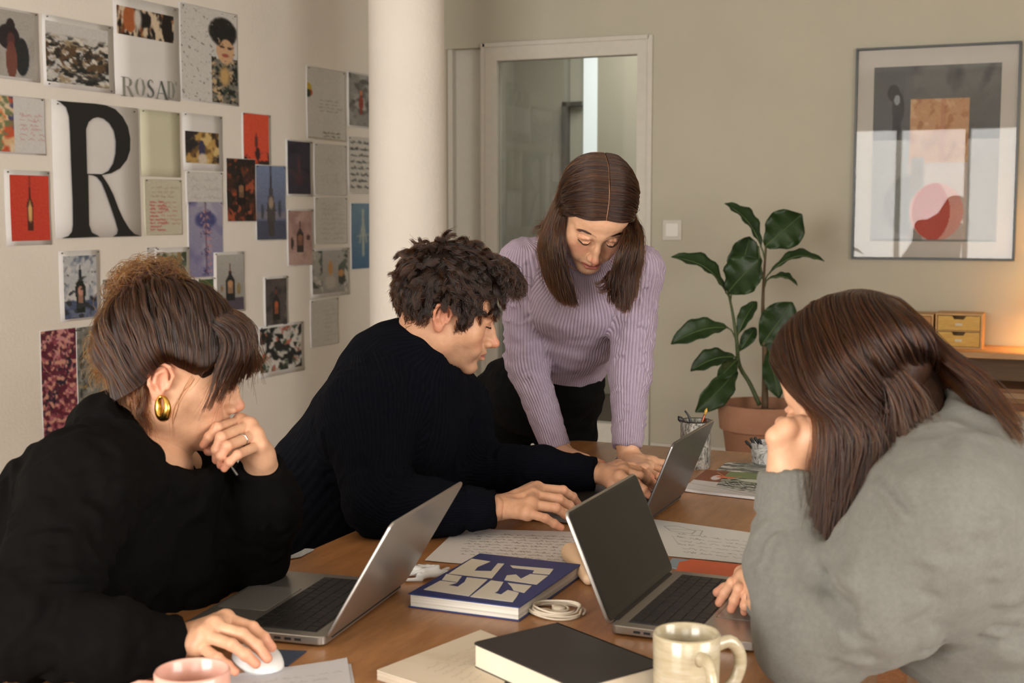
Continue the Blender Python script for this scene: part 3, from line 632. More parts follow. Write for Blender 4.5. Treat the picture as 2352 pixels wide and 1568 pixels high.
def glyphs(root, off, yc, z0):
    INK = mat('ink_grey_green', rgb(142, 142, 132), .7); INKD = mat('ink_teal', rgb(92, 98, 92), .7)
    # letters in a unit box, thick and thin strokes like a high-contrast roman
    def L(ch):
        if ch == 'R': return [[(.18, 0), (.34, 0), (.34, 1), (.18, 1)], [(.05, 0), (.47, 0), (.47, .03), (.05, .03)], [(.05, .97), (.6, .97), (.6, 1), (.05, 1)], [(.56, 1), (.78, .9), (.84, .76), (.78, .6), (.56, .5), (.62, .58), (.66, .75), (.62, .92)], [(.34, .5), (.56, .5), (.56, .53), (.34, .53)], [(.46, .5), (.62, .5), (.94, 0), (.76, 0)]]
        if ch == 'O': return [[(.5, 1), (.2, .88), (.05, .5), (.2, .12), (.5, 0), (.34, .1), (.24, .5), (.34, .9)], [(.5, 0), (.8, .12), (.95, .5), (.8, .88), (.5, 1), (.66, .9), (.76, .5), (.66, .1)], [(.42, .975), (.58, .975), (.5, 1)], ]
        if ch == 'S': return [[(.82, .78), (.78, .92), (.5, 1), (.22, .9), (.12, .74), (.2, .58), (.5, .44), (.72, .3), (.70, .14), (.5, .03), (.28, .08), (.14, .26), (.10, .04), (.5, 0), (.84, .12), (.92, .3), (.82, .46), (.5, .62), (.34, .72), (.36, .88), (.5, .965), (.7, .9)]]
        if ch == 'A': return [[(.42, 1), (.56, 1), (1, 0), (.80, 0), (.46, .86)], [(.44, .93), (.48, .93), (.14, 0), (.09, 0)], [(.22, .30), (.66, .30), (.66, .33), (.23, .33)], [(0, 0), (.26, 0), (.26, .025), (0, .025)], [(.70, 0), (1.06, 0), (1.06, .025), (.7, .025)]]
        if ch == 'D': return [[(.16, 0), (.33, 0), (.33, 1), (.16, 1)], [(.04, 0), (.5, 0), (.5, .03), (.04, .03)], [(.04, .97), (.5, .97), (.5, 1), (.04, 1)], [(.48, 1), (.78, .9), (.95, .5), (.78, .1), (.48, 0), (.66, .12), (.76, .5), (.66, .88)]]
        return [[(.2, .8), (.5, .8), (.4, 1.02), (.2, 1.02)]]
    xs = [277, 310, 337, 357, 384, 403]; xe = [310, 336, 356, 386, 404, 411]; yt_ = [176, 178, 182, 185, 187, 189]; yb2 = [220, 221, 224, 227, 227, 228]
    for ch, a, c, t, bt in zip("ROSAD'", xs, xe, yt_, yb2):
        y2, y3, za, zb = wy(a), wy(c), wz(a, t), wz(a, bt); k = MB()
        for poly in L(ch): k.add([(off + .0062, y2 + (y3 - y2) * x - yc, zb + (za - zb) * y - z0) for x, y in poly], [tuple(range(len(poly)))])
        me = mesh('letter', k.V, k.F); bm = bmesh.new(); bm.from_mesh(me); bmesh.ops.triangulate(bm, faces=bm.faces); bm.to_mesh(me); bm.free(); link('letter', me, INKD if ch in 'SA' else INK, root)
sheet('tall print with a strip of amber bottles above large pale serif lettering', 267, -12, 216, 415, i, (275, 13, 78, 404), extra=glyphs)
i = IM(130, 225, (220, 218, 214), 4).blobs([(120, 116, 108)], .12, 5, .95, 8, (1 - IM(130, 225, (0, 0, 0), 1).X) ** .0); i.mix(((i.X > .52) & (i.Y > .52)) * .75, (96, 92, 80)); i.blobs([(40, 52, 44), (206, 178, 140), (30, 30, 28)], .16, 6, .2, 6, ((i.X > .52) & (i.Y > .5)).astype(float))
i.ell(.78, .41, .17, .16, (222, 178, 138)).blobs([(40, 36, 30), (24, 24, 22)], .10, 77, -.9, 6, np.clip((1 - ((i.X - .74) / .27) ** 2 - ((i.Y - .22) / .17) ** 2) * 3, 0, 1) * (1 - np.clip((1 - ((i.X - .80) / .14) ** 2 - ((i.Y - .42) / .14) ** 2) * 4, 0, 1))).ell(.72, .38, .05, .015, (70, 50, 40)).ell(.86, .385, .05, .015, (70, 50, 40)).ell(.78, .47, .07, .02, (170, 90, 76)).blobs([(120, 90, 70)], .09, 78, .8, 8, ((abs(i.X - .8) < .14) & (abs(i.Y - .42) < .12)).astype(float) * .6).ell(.76, .7, .12, .14, (210, 170, 110), .8); i.blobs([(60, 56, 50)], .07, 8, 1.1, 8)
sheet('print of a curly-haired face among leaves and ink splashes, fourth along the top row', 418, 5, 229, 551, i, (421, 8, 226, 549))
i = IM(64, 135, (230, 190, 140), 5).blobs([(224, 130, 70), (236, 214, 180), (206, 90, 60), (120, 130, 90), (70, 70, 110)], .4, 7, .2, 4)
def redscrib(w_, h, seed, c=(190, 90, 90), bg=(220, 219, 217), rows=5, x0=.1, x1=.9, a=.7):
    k = IM(w_, h, bg, seed); k.script(x0, .1, x1, .95, rows, c, a, cw=.07, wd=.3, amp=.4); return k
k = IM(136, 144, (220, 219, 217), 6); k.script(.55, .28, .95, .8, 6, (190, 90, 90), .55, cw=.03, wd=.2, amp=.5); kk = np.array(k.a); ww = int(k.w * .47); yy = (np.linspace(0, i.h - 1, k.h)).astype(int); xx = (np.linspace(0, i.w - 1, ww)).astype(int); kk[:, :ww] = i.a[yy][:, xx]; k.a = kk
sheet('print half warm abstract painting half red scribbles, below the dark figure', -30, 213, 350, 106, k, (-28, 216, 346, 104))
def bigR(root, off, yc, z0):
    q = lambda L: [hit(x / 2.6128, y / 2.6128, 0, X0) for x, y in L]
    outer = q([(325, 603), (420, 612), (560, 622), (625, 632), (680, 655), (725, 700), (757, 760), (771, 830), (770, 900), (750, 960), (710, 1010), (655, 1040), (600, 1050), (640, 1110), (670, 1170), (700, 1250), (730, 1315), (765, 1372), (795, 1403), (832, 1415), (665, 1420), (690, 1405), (697, 1380), (680, 1320), (650, 1230), (625, 1160), (598, 1095), (570, 1062), (545, 1052), (518, 1049), (521, 1200), (524, 1350), (540, 1395), (588, 1420), (358, 1430), (400, 1415), (420, 1390), (426, 1350), (424, 1200), (415, 1000), (408, 800), (402, 700), (385, 645), (350, 615)])
    hole = q([(505, 775), (520, 733), (545, 711), (575, 703), (610, 712), (645, 740), (672, 785), (684, 850), (682, 920), (668, 980), (640, 1025), (600, 1045), (540, 1043), (512, 1043)])
    from mathutils.geometry import tessellate_polygon
    P3 = [Vector(p) for p in outer] + [Vector(p) for p in hole]; tri = tessellate_polygon([P3[:len(outer)], P3[len(outer):]])
    link('letter', mesh('letter', [(off + .0066, p.y - yc, p.z - z0) for p in P3], tri), mat('black_ink', rgb(22, 23, 22), .55), root)
sheet('large white poster with one big black serif letter R', 120, 228, 548, 319, None, pins=2, extra=bigR)
sheet('blank pale green sheet right of the big letter', 322, 250, 404, 413, None, pm=PAPERC)
i = IM(78, 74, (200, 160, 90), 7).blobs([(120, 90, 50), (60, 44, 34), (226, 196, 130), (40, 36, 40)], .3, 8, .2, 6); i.ell(.48, .55, .1, .3, (60, 60, 90)).ell(.5, .85, .16, .2, (226, 210, 190), .6)
sheet('print with a small golden landscape picture in the middle', 420, 258, 390, 512, i, (426, 300, 373, 503))
i = IM(60, 128, (232, 84, 56), 8); i.blobs([(50, 28, 26)], .16, 9, .1, 6, np.clip((i.Y - .66) * 8, 0, 1)).ell(.5, .5, .05, .16, (110, 50, 50)).ell(.55, .72, .10, .12, (60, 30, 30))
sheet('bright orange-red print with a dark tower at its foot', 555, 257, 392, 622, i, (559, 259, 387, 617), lift=.0015)
i = IM(90, 165, (216, 213, 206), 9); i.ell(.03, .32, .10, .10, (206, 176, 50)).ell(.08, .36, .06, .05, (190, 90, 40)).ell(.02, .37, .08, .06, (50, 60, 40)); i.script(.3, .42, .85, .62, 4, (150, 146, 140), .7, cw=.03, wd=.2); i.script(.4, .88, .9, .98, 2, (80, 80, 76), .8, cw=.03, wd=.25); i.line([(0, .985), (1, .995)], (150, 130, 90), .4)
sheet('white sheet with a yellow flower cut by its left edge and faint pencil words', 704, 150, 318, 794, i, (706, 152, 317, 792))
i = IM(50, 122, (150, 148, 144), 10).blobs([(120, 118, 116), (176, 174, 170), (96, 94, 92)], .3, 11, .2, 4); i.ell(.5, .55, .08, .24, (150, 60, 46)).ell(.5, .35, .07, .05, (206, 130, 90))
sheet('grey print with a thin red mark, topmost beside the column', 797, 163, 290, 856, i, (801, 167, 287, 856))
i = IM(88, 152, (214, 66, 48), 12); i.bottle((80, 40, 30), (226, 150, 96), .5, .18, .84, .09); i.ell(.5, .55, .05, .2, (236, 190, 120), .8); i.line([(.5, 0), (.5, .3)], (120, 40, 34), .5)
sheet('red print of a slim bottle, left of the big letter', 8, 389, 565, 113, i, (20, 401, 554, 109))
i = IM(84, 130, (208, 204, 182), 13); i.script(.15, .1, .8, .35, 3, (150, 120, 100), .5, cw=.03, wd=.2); i.script(.12, .38, .42, .95, 9, (196, 90, 90), .8, cw=.04, wd=.5); i.script(.42, .38, .85, .85, 6, (196, 120, 110), .6, cw=.04, wd=.3)
sheet('pale green sheet with red scribbles', 327, 410, 541, 415, i, (330, 412, 539, 413), pm=PAPERC)
i = redscrib(82, 60, 14, (180, 178, 174), (216, 214, 210), 3)
sheet('faint plain sheet above the blue and violet sketch', 424, 393, 470, 510, i, (427, 395, 468, 508), lift=.001)
i = IM(78, 176, (150, 146, 180), 15).grad((164, 160, 184), (140, 138, 176)); i.blobs([(126, 124, 168), (180, 176, 196)], .5, 16, .3, 3); i.ell(.5, .24, .36, .13, (70, 76, 130), .5); i.blobs([(80, 70, 120), (190, 150, 160)], .12, 17, .3, 6, ((abs(i.X - .5) < .16) & (i.Y > .1)).astype(float)); i.line([(.5, .02), (.5, .95)], (110, 80, 100), .6)
sheet('tall blue and violet print of a sketched tree', 426, 461, 640, 508, i, (429, 463, 638, 507), lift=.001)
i = IM(70, 145, (60, 34, 26), 18).blobs([(110, 56, 36), (30, 22, 20), (170, 80, 50), (36, 26, 22)], .25, 19, .2, 5); i.bottle((22, 18, 18), (150, 110, 80), .5, .18, .75, .16)
sheet('dark brown print of bottles in firelight overlapping the orange-red one', 516, 362, 509, 584, i, (517, 363, 508, 583), lift=.0050)
i = IM(68, 172, (130, 146, 180), 20).grad((128, 146, 184), (96, 98, 124)); i.rect(0, .62, 1, .72, (150, 140, 146), .6).rect(0, .75, 1, 1, (70, 76, 96), .8); i.poly([(.5, .05), (.56, .35), (.66, .6), (.58, .95), (.42, .95), (.34, .6), (.44, .35)], (70, 62, 60), .85); i.ell(.5, .5, .10, .10, (170, 150, 130), .6).ell(.2, .62, .06, .12, (70, 76, 90), .5).ell(.8, .58, .07, .14, (70, 76, 90), .5); i.line([(.5, 0), (.5, .3)], (60, 50, 60), .6)
sheet('blue print of a tall spired monument at sea', 583, 377, 553, 653, i, (585, 379, 551, 652), lift=.0038)
i = IM(52, 126, (52, 48, 66), 21).blobs([(70, 56, 66), (36, 34, 50)], .4, 22, .2, 4); i.ell(.5, .5, .08, .3, (90, 60, 66), .8).ell(.5, .72, .25, .14, (76, 50, 58), .8)
sheet('dark indigo print right of the spired monument', 655, 319, 450, 716, i, (659, 323, 445, 711))
i = IM(52, 132, (214, 211, 204), 23); i.script(.06, .04, .95, .96, 8, (70, 70, 68), .8, cw=.05, wd=.45, amp=.32)
sheet('white sheet with lines of dark handwriting beside the column', 797, 312, 444, 856, i, (799, 314, 442, 856))
i = redscrib(78, 120, 24, (186, 184, 178), (214, 212, 206), 2, .2, .8, .6); sheet('nearly blank sheet right of the dark indigo print', 719, 328, 448, 795, i, (721, 330, 446, 793), lift=.001)
i = redscrib(78, 106, 25, (176, 172, 164), (214, 211, 204), 8, .2, .85, .6); sheet('faint pencil sketch right of the pinkish print', 719, 452, 562, 795, i, (721, 454, 560, 793), lift=.001)
i = IM(56, 124, (188, 152, 144), 26).blobs([(200, 168, 158), (170, 132, 126)], .4, 27, .3, 3); i.bottle((60, 50, 50), (160, 110, 90), .5, .2, .78, .16); i.ell(.16, .6, .06, .12, (60, 50, 50)).ell(.85, .5, .08, .06, (90, 60, 56))
sheet('pinkish print of small dark bottles', 655, 480, 612, 716, i, (658, 484, 609, 712))
i = IM(50, 150, (92, 130, 160), 28).grad((120, 150, 172), (70, 108, 146)); i.line([(.5, .1), (.5, .8)], (190, 196, 180), .8).line([(.35, .6), (.5, .25), (.65, .6)], (176, 186, 176), .6).line([(.25, .5), (.75, .48)], (176, 186, 176), .6)
sheet('plain blue print with a thin pale mast beside the column', 801, 466, 619, 857, i, (803, 467, 618, 857))
i = IM(78, 146, (196, 200, 204), 29).blobs([(150, 160, 176), (216, 216, 216), (90, 100, 120)], .2, 30, .3, 4); i.rect(0, .72, 1, 1, (70, 84, 120), .7); i.bottle((26, 34, 30), (206, 150, 130), .5, .18, .92, .15, (30, 34, 50)); i.blobs([(50, 54, 60)], .15, 31, .5, 8)
sheet('white-bordered print of a dark wine bottle on blue, under the big letter', 127, 577, 741, 222, i, (137, 589, 735, 213))
i = IM(74, 90, (176, 178, 160), 32).blobs([(60, 70, 50), (206, 204, 190), (150, 120, 80), (90, 100, 80)], .3, 33, .2, 5)
sheet('greenish print partly behind the hair bun', 348, 570, 668, 428, i, (351, 581, 660, 421), lift=.0045)
i = IM(60, 135, (176, 174, 168), 34).grad((186, 184, 178), (150, 146, 142)); i.rect(0, .78, 1, 1, (66, 54, 72), .8); i.bottle((34, 36, 34), (196, 150, 110), .5, .2, .82, .17, (96, 40, 40)); i.ell(.82, .62, .08, .12, (150, 130, 80), .4).ell(.18, .6, .06, .06, (150, 120, 80), .4)
sheet('print of a pointed bottle with a red cap on grey', 483, 580, 722, 555, i, (490, 586, 717, 551), lift=.0050)
i = IM(76, 130, (170, 168, 166), 35).blobs([(110, 106, 104), (196, 192, 188), (90, 86, 84)], .12, 36, .2, 5, None, .5)
sheet('grey grassy print between the wine bottle and the hair bun', 226, 642, 790, 305, i, (226, 643, 789, 304), lift=.001)
i = IM(54, 114, (84, 76, 74), 37).blobs([(60, 56, 56), (110, 100, 92)], .4, 38, .2, 4); i.bottle((40, 34, 30), (190, 100, 60), .5, .18, .9, .17, (120, 60, 40))
sheet('small dark print of an amber bottle with a white border', 599, 637, 756, 657, i, (604, 642, 751, 653))
i = IM(86, 104, (172, 170, 164), 39).grad((186, 184, 180), (160, 156, 150)); i.blobs([(90, 100, 92), (206, 202, 194), (60, 66, 60)], .3, 40, .3, 5, (1 - (abs(i.X - .5) < .22)).astype(float)); i.ell(.5, .42, .07, .2, (206, 150, 90), .5).ell(.8, .55, .1, .1, (200, 146, 90), .5).ell(.5, .75, .2, .2, (196, 190, 182), .8)
sheet('landscape-shaped pale print of a yellow fountain figure', 708, 572, 686, 799, i, (713, 577, 677, 795))
i = IM(100, 100, (206, 204, 198), 41).blobs([(40, 44, 40), (190, 110, 90), (60, 80, 60), (226, 222, 214), (30, 30, 30)], .2, 42, .25, 7)
sheet('collage print with green bottles, lowest beside the fringe of the woman at the left', 584, 752, 872, 691, i, (588, 757, 860, 685), lift=.0015)
i = redscrib(62, 100, 43, (184, 182, 176), (212, 209, 202), 9, .5, .85, .6); sheet('faint sheet with a pencilled tower under the fountain print', 706, 690, 800, 772, i, (708, 692, 798, 770), lift=.001)
i = IM(86, 250, (110, 40, 60), 44).blobs([(60, 30, 46), (190, 110, 120), (214, 150, 150), (150, 70, 84), (40, 30, 50), (222, 160, 140), (96, 30, 50)], .16, 45, .22, 6)
sheet('tall print crowded with dark red and pink petals', 77, 762, 1012, 165, i, (78, 763, 1011, 164), lift=.0012)
i = IM(76, 230, (128, 130, 124), 46).blobs([(96, 98, 92), (160, 158, 150), (60, 62, 60)], .18, 47, .2, 5); i.blobs([(196, 150, 70)], .14, 48, .3, 5, np.clip((i.Y - .4) * 3, 0, 1))
sheet('tall grey foliage print with yellow blooms right of the petals', 160, 753, 990, 238, i, (161, 754, 989, 238), lift=.0030)
i = IM(76, 180, (170, 166, 176), 49).blobs([(140, 134, 150), (200, 196, 202), (110, 100, 110)], .25, 50, .2, 4)
sheet('lilac grey print half hidden behind the tied-up hair', 236, 792, 965, 312, i, (237, 793, 964, 311), lift=.0042)
i = IM(40, 60, (70, 92, 60), 51).blobs([(50, 70, 44), (90, 110, 76)], .3, 52, .2, 4)
sheet('small green print under the tall violet one', 446, 640, 700, 486, i, (448, 643, 698, 484), lift=.0022)
i = redscrib(30, 90, 53, (200, 198, 194), (216, 214, 210), 2); sheet('narrow blank strip of paper left of the bun', 330, 568, 660, 352, i, (331, 570, 655, 350), lift=.001)
for zz, yy_ in ((690, 3), (560, 1)):
    pass

# ---------------------------------------------------------------- picture frame, switch
FY = Y1
def fr_():
    x0, x1 = hit(1964, 300, 1, FY)[0], hit(2341, 300, 1, FY)[0]; z1, z0 = hit(1968, 113, 1, FY)[2], hit(1957, 594, 1, FY)[2]
    root = empty('picture_frame', ((x0 + x1) / 2, FY, z0), label='large thin black frame with an abstract collage hanging on the back wall', cat='picture'); ox, oz = (x0 + x1) / 2, z0
    K = mat('black_frame', rgb(36, 40, 38), .35); t = .011; w_, h = (x1 - x0) / 2, z1 - z0
    for nm, a in (('frame_bar', (-w_, w_, -.03, -.002, 0, t)), ('frame_bar', (-w_, w_, -.03, -.002, h - t, h)), ('frame_bar', (-w_, -w_ + t, -.03, -.002, t, h - t)), ('frame_bar', (w_ - t, w_, -.03, -.002, t, h - t))):
        b = MB(); b.box(*a, bev=.001); b.obj(nm, K, root)
    b = MB(); b.box(-w_ + t, w_ - t, -.012, -.006, t, h - t); b.obj('mat_board', mat('mat_board', rgb(196, 190, 180), .8), root)
    px0, px1, pt, pb = hit(2006, 300, 1, FY)[0], hit(2297, 300, 1, FY)[0], hit(2006, 156, 1, FY)[2], hit(2000, 553, 1, FY)[2]
    i = Img(150, 200, (70, 72, 70), 60); i.grad((96, 98, 94), (60, 60, 58)); i.mix(np.clip(1 - abs(i.Y - .08) * 7, 0, 1) * (i.X > .25) * .5, (120, 120, 114)); i.blobs([(54, 56, 56), (84, 84, 82)], .9, 61, .2, 2)
    i.rect(0, .0, .32, .42, (84, 88, 90), .55); i.ell(.16, .15, .05, .05, (34, 34, 34)).ell(.20, .24, .05, .10, (40, 40, 40)).ell(.19, .19, .025, .03, (150, 160, 162)).ell(.19, .34, .035, .09, (30, 30, 30))
    i.rect(0, .42, 1, 1, (176, 176, 170)); i.rect(0, .42, .32, 1, (150, 154, 150), .7); i.rect(.76, .42, 1, 1, (150, 152, 148), .7); i.script(.02, .45, .30, .9, 14, (120, 122, 118), .3, cw=.02, wd=.3); i.script(.78, .45, .98, .98, 16, (110, 112, 108), .35, cw=.02, wd=.5)
    i.rect(.30, .19, .76, 1, (196, 172, 150)); i.rect(.30, .19, .76, .55, (196, 148, 104)); m = ((i.X > .3) & (i.X < .76) & (i.Y > .19) & (i.Y < .55)).astype(float); i.blobs([(176, 120, 76), (210, 168, 126)], .3, 62, .2, 4, m); i.mix(((i.X > .54) & (i.X < .58) & (m > 0)) * .3, (170, 90, 70))
    i.rect(.30, .55, .76, 1, (196, 178, 164)); i.ell(.30, .795, .20, .175, (132, 136, 132), .02); i.rect(.31, .55, .76, 1, (196, 180, 168)); i.rect(.31, .52, .42, 1, (150, 142, 132)); i.ell(.525, .83, .215, .165, (214, 150, 134), .02); pm_ = (((i.X - .515) / .185) ** 2 + ((i.Y - .83) / .165) ** 2 < 1) & (((i.X - .40) / .235) ** 2 + ((i.Y - .83) / .20) ** 2 < 1.0) & (i.X > .31); i.mix(pm_ * 1., (186, 70, 50)); i.rect(0, .985, 1, 1, (90, 100, 96), .6)
    grid_mesh('collage', i.grain(.012).a, (px0 - ox, -.0135, pt - oz), (px1 - px0, 0, 0), (0, 0, pb - pt), PRINT, root)
    g = NT('frame_glass'); g.set(Base_Color=(1, 1, 1), Roughness=.01, Transmission_Weight=1., IOR=1.24); b = MB(); b.box(-w_ + t, w_ - t, -.021, -.019, t, h - t); b.obj('glass', g.m, root)
fr_()
area('corridor_ceiling_lamp', (-2.9, 8.3, ZC - .05), (0, 0, 0), .8, 1.6, 26, (1.0, .97, .90))  # added fill, only brightens the dark corridor behind the glass
x, z = hit(1545, 528, 1, FY)[0], hit(1545, 528, 1, FY)[2]; root = empty('light_switch', (x, FY, z), label='white square light switch on the back wall left of the plant', cat='switch')
b = MB(); b.box(-.052, .052, -.010, 0, -.056, .056, bev=.003); b.obj('plate', WHT, root); b = MB(); b.box(-.034, .034, -.015, -.010, -.036, .036, bev=.002); b.obj('rocker', mat('switch_white', rgb(226, 224, 218), .25), root)

# ---------------------------------------------------------------- table and chairs
OAK = wood('table_oak', rgb(138, 92, 54), rgb(178, 126, 78), 3.2, (4.5, .35, 4), .38, .10, .15)
OAKD = wood('oak_edge', rgb(110, 68, 38), rgb(150, 98, 56), 3.2, (4.5, .35, 4), .45, .10)
TX0, TX1, TY0, TY1 = -1.262, -.272, .95, 3.285
tb = empty('table', ((TX0 + TX1) / 2, (TY0 + TY1) / 2, 0), label='long brown wooden table with rounded corners that everyone works at', cat='table')
hx, hy = (TX1 - TX0) / 2, (TY1 - TY0) / 2
b = MB(); b.rbox(-hx, hx, -hy, hy, .716, .75, .05, seg=8); b.obj('table_top', OAK, tb, True)
b = MB(); b.box(-hx + .10, hx - .10, -hy + .12, -hy + .14, .64, .716); b.box(-hx + .10, hx - .10, hy - .14, hy - .12, .64, .716); b.box(-hx + .10, -hx + .12, -hy + .14, hy - .14, .64, .716); b.box(hx - .12, hx - .10, -hy + .14, hy - .14, .64, .716); b.obj('apron', OAKD, tb)
lg = None
for sx in (-1, 1):
    for sy in (-1, 1):
        if lg is None: b = MB(); b.box(-.03, .03, -.03, .03, 0, .716, bev=.004); lg = b.obj('leg', OAKD, tb); o = lg
        else: o = link('leg', lg.data, None, tb)
        o.location = (sx * (hx - .12), sy * (hy - .15), 0)
CHW = wood('chair_wood', rgb(150, 112, 84), rgb(186, 146, 112), 5, (3, 3, .4), .5)
def chair(x, y, rz, label, back=True):
    r = empty('chair', (x, y, 0), rz, label=label, cat='chair', group='wooden chairs round the table')
    b = MB(); b.rbox(-.21, .21, -.21, .21, .435, .458, .05); b.obj('seat', CHW, r, True)
    for sx in (-1, 1):
        b = MB(); b.tube([(sx * .17, .17, .436), (sx * .19, .19, 0)], [.016, .012], 10); b.obj('leg', CHW, r, True)
        b = MB(); b.tube([(sx * .17, -.17, .436), (sx * .19, -.20, 0)], [.016, .012], 10); b.obj('leg', CHW, r, True)
        if back: b = MB(); b.tube([(sx * .18, -.19, .455), (sx * .19, -.25, .66)], [.013, .011], 10); b.obj('back_post', CHW, r, True)
    if back:
        b = MB(); b.tube([(-.215, -.243, .66), (-.11, -.275, .665), (0, -.285, .667), (.11, -.275, .665), (.215, -.243, .66)], .03, 10, flat=.35); b.obj('backrest', CHW, r, 'full')
chair(-1.60, 1.52, -PI / 2, 'low-backed wooden chair under the woman in black at the left', False)
chair(-1.56, 2.40, -PI / 2, 'low-backed wooden chair under the man in navy')
chair(.14, 1.92, PI / 2, 'low-backed wooden chair under the woman in grey', False)
# ---------------------------------------------------------------- laptops
ALU = mat('aluminium', rgb(176, 172, 166), .33, .85, var=.02); ALUD = mat('aluminium_grey', rgb(98, 94, 92), .30, .8, var=.03)
KEYM = mat('key_black', rgb(26, 26, 27), .45); KWELL = mat('key_well', rgb(40, 40, 41), .5); PADM = mat('trackpad', rgb(160, 158, 154), .28, .6)
SCR = mat('screen_glass', (.004, .004, .005), .06, Specular_IOR_Level=.35); BEZ = mat('bezel_black', rgb(12, 12, 13), .2); GRYM = mat('port_dark', rgb(30, 30, 30), .6)
keymesh = {}
def laptop(label, near, far, out, w_, dp, lid, lidh, keys=True, dark=False, logo=True):
    """near/far: ends of the hinge on the table; out: direction from the hinge to the user; lid: vector up the open lid"""
    near = np.array(near, float); far = np.array(far, float); y = nrm(far - near); c = (near + far) / 2; x = nrm(np.array(out) - y * (np.array(out) @ y))
    hand = np.sign(np.cross(x, y)[2]); ang = math.atan2(y[1], y[0]) - PI / 2
    r = empty('laptop', (c[0], c[1], .75), ang, label=label, cat='laptop', group='open laptops on the table')
    sx = 1 if (x @ np.array((math.cos(ang), math.sin(ang), 0))) > 0 else -1
    M1 = ALUD if dark else ALU
    def bx(x0, x1, y0, y1, z0, z1, rad=None):
        a, b_ = sorted((x0 * sx, x1 * sx)); m_ = MB()
        m_.rbox(a, b_, y0, y1, z0, z1, rad) if rad else m_.box(a, b_, y0, y1, z0, z1); return m_
    bx(0, dp, -w_ / 2, w_ / 2, .003, .015, .011).obj('base', M1, r, True)
    for fx in (.03, dp - .03):
        for fy in (-w_ / 2 + .03, w_ / 2 - .03): m_ = MB(); m_.lathe([(0, 0), (.006, .0), (.006, .0032), (0, .0032)], 12, (fx * sx, fy)); m_.obj('rubber_foot', GRYM, r)
    kw0, kx0, kx1 = w_ * .43, .022, .022 + dp * .47
    bx(kx0 - .002, kx1 + .001, -kw0 - .002, kw0 + .002, .0148, .0153).obj('key_well', KWELL, r)
    px0, px1 = kx1 + .008, dp - .006; bx(px0, px1, -w_ * .20, w_ * .20, .0148, .01545, .004).obj('trackpad', PADM if not dark else M1, r, True)
    bx(px0 - .0009, px1 + .0009, -w_ * .203, w_ * .203, .0146, .01515, .004).obj('trackpad_gap', GRYM, r)
    if keys:
        ry = 2 * kw0 / 14.5; rx = (kx1 - kx0) / 6
        rows = [[1] * 14, [1] * 13 + [1.5], [1.5] + [1] * 13, [1.8] + [1] * 11 + [1.7], [2.3] + [1] * 10 + [2.2], [1, 1, 1, 1.25, 5.2, 1.25, 1, .93, .93, .93]]
        for ri, row in enumerate(rows):
            yy = -kw0; sc_ = 2 * kw0 / sum(row)
            for wk in row:
                key = (round(wk * sc_, 5), round(rx, 5))
                if key not in keymesh:
                    a, b_ = wk * sc_ / 2 - .0011, rx / 2 - .0011; m_ = MB(); V = []
                    for z, q in ((0, 0), (.0008, 0), (.0012, .0008)): V += [(-b_ + q, -a + q, z), (b_ - q, -a + q, z), (b_ - q, a - q, z), (-b_ + q, a - q, z)]
                    m_.add(V, [(8, 9, 10, 11)] + [(4 * k + i, 4 * k + (i + 1) % 4, 4 * k + 4 + (i + 1) % 4, 4 * k + 4 + i) for k in range(2) for i in range(4)]); me = mesh('key', m_.V, m_.F); me.materials.append(KEYM); keymesh[key] = me
                o = link('key', keymesh[key], None, r); o.location = ((kx0 + rx * (ri + .5)) * sx, (yy + wk * sc_ / 2) * (1 if sx < 0 else 1), .0153); yy += wk * sc_
    # lid
    Rz = np.array(((math.cos(-ang), -math.sin(-ang), 0), (math.sin(-ang), math.cos(-ang), 0), (0, 0, 1))); lv = Rz @ np.array(lid, float); lv[1] = 0; lv = nrm(lv) * lidh
    up = nrm(lv); nn = np.array((-up[2], 0, up[0])) if True else 0
    if nn[0] * sx < 0: nn = -nn       # nn points to the user
    base = np.array((0, 0, .0145))
    def lidbox(u0, u1, y0, y1, t0, t1, rad, nm, m_):
        k = MB(); k.rbox(u0, u1, y0, y1, t0, t1, rad) if rad else k.box(u0, u1, y0, y1, t0, t1)
        V = [base + up * a + np.array((0, b_, 0)) + nn * c_ for a, b_, c_ in k.V]; k.V = [tuple(v) for v in V]
        if np.linalg.det(np.stack([up, (0, 1, 0), nn], 1)) < 0: k.F = [f[::-1] for f in k.F]
        return k.obj(nm, m_, r, bool(rad))
    lidbox(0, lidh, -w_ / 2, w_ / 2, -.005, 0, .011, 'lid', M1); lidbox(.003, lidh - .003, -w_ / 2 + .003, w_ / 2 - .003, 0, .0006, .009, 'bezel', BEZ)
    lidbox(.014, lidh - .007, -w_ / 2 + .007, w_ / 2 - .007, .0006, .0009, None, 'screen', SCR)
    m_ = MB(); m_.tube([(.0 * sx, -w_ * .42, .013), (0, w_ * .42, .013)], .0052, 12); m_.obj('hinge', GRYM, r, True)
    for k, yy in enumerate((.035, .05, .066, .09)):   # ports on both sides
        for s in (-1, 1): m_ = bx(yy, yy + (.010 if k < 3 else .006), s * w_ / 2 - .0002 if s > 0 else -w_ / 2 - .0004, s * w_ / 2 + .0004 if s > 0 else -w_ / 2 + .0002, .007, .0105); m_.obj('port', GRYM, r)
    return r
laptop('silver laptop in front of the woman in black, seen from its side', (-.956, 1.545), (-.992, 1.84), (-1, 0, 0), .305, .215, (.097, 0, .163), .205) if False else None
def lp(label, n, f, *a, **k): return laptop(label, (n[0], n[1], 0), (f[0], f[1], 0), *a, **k)
lp('silver laptop in front of the woman in black, its lid back towards the camera', (-.955, 1.552), (-.992, 1.855), (-1, -.1, 0), .303, .222, (.097, 0, .163), .196)
lp('silver laptop in front of the woman in grey, dark screen turned to the camera', (-.612, 1.765), (-.612, 2.085), (1, 0, 0), .318, .212, (-.064, 0, .150), .172)
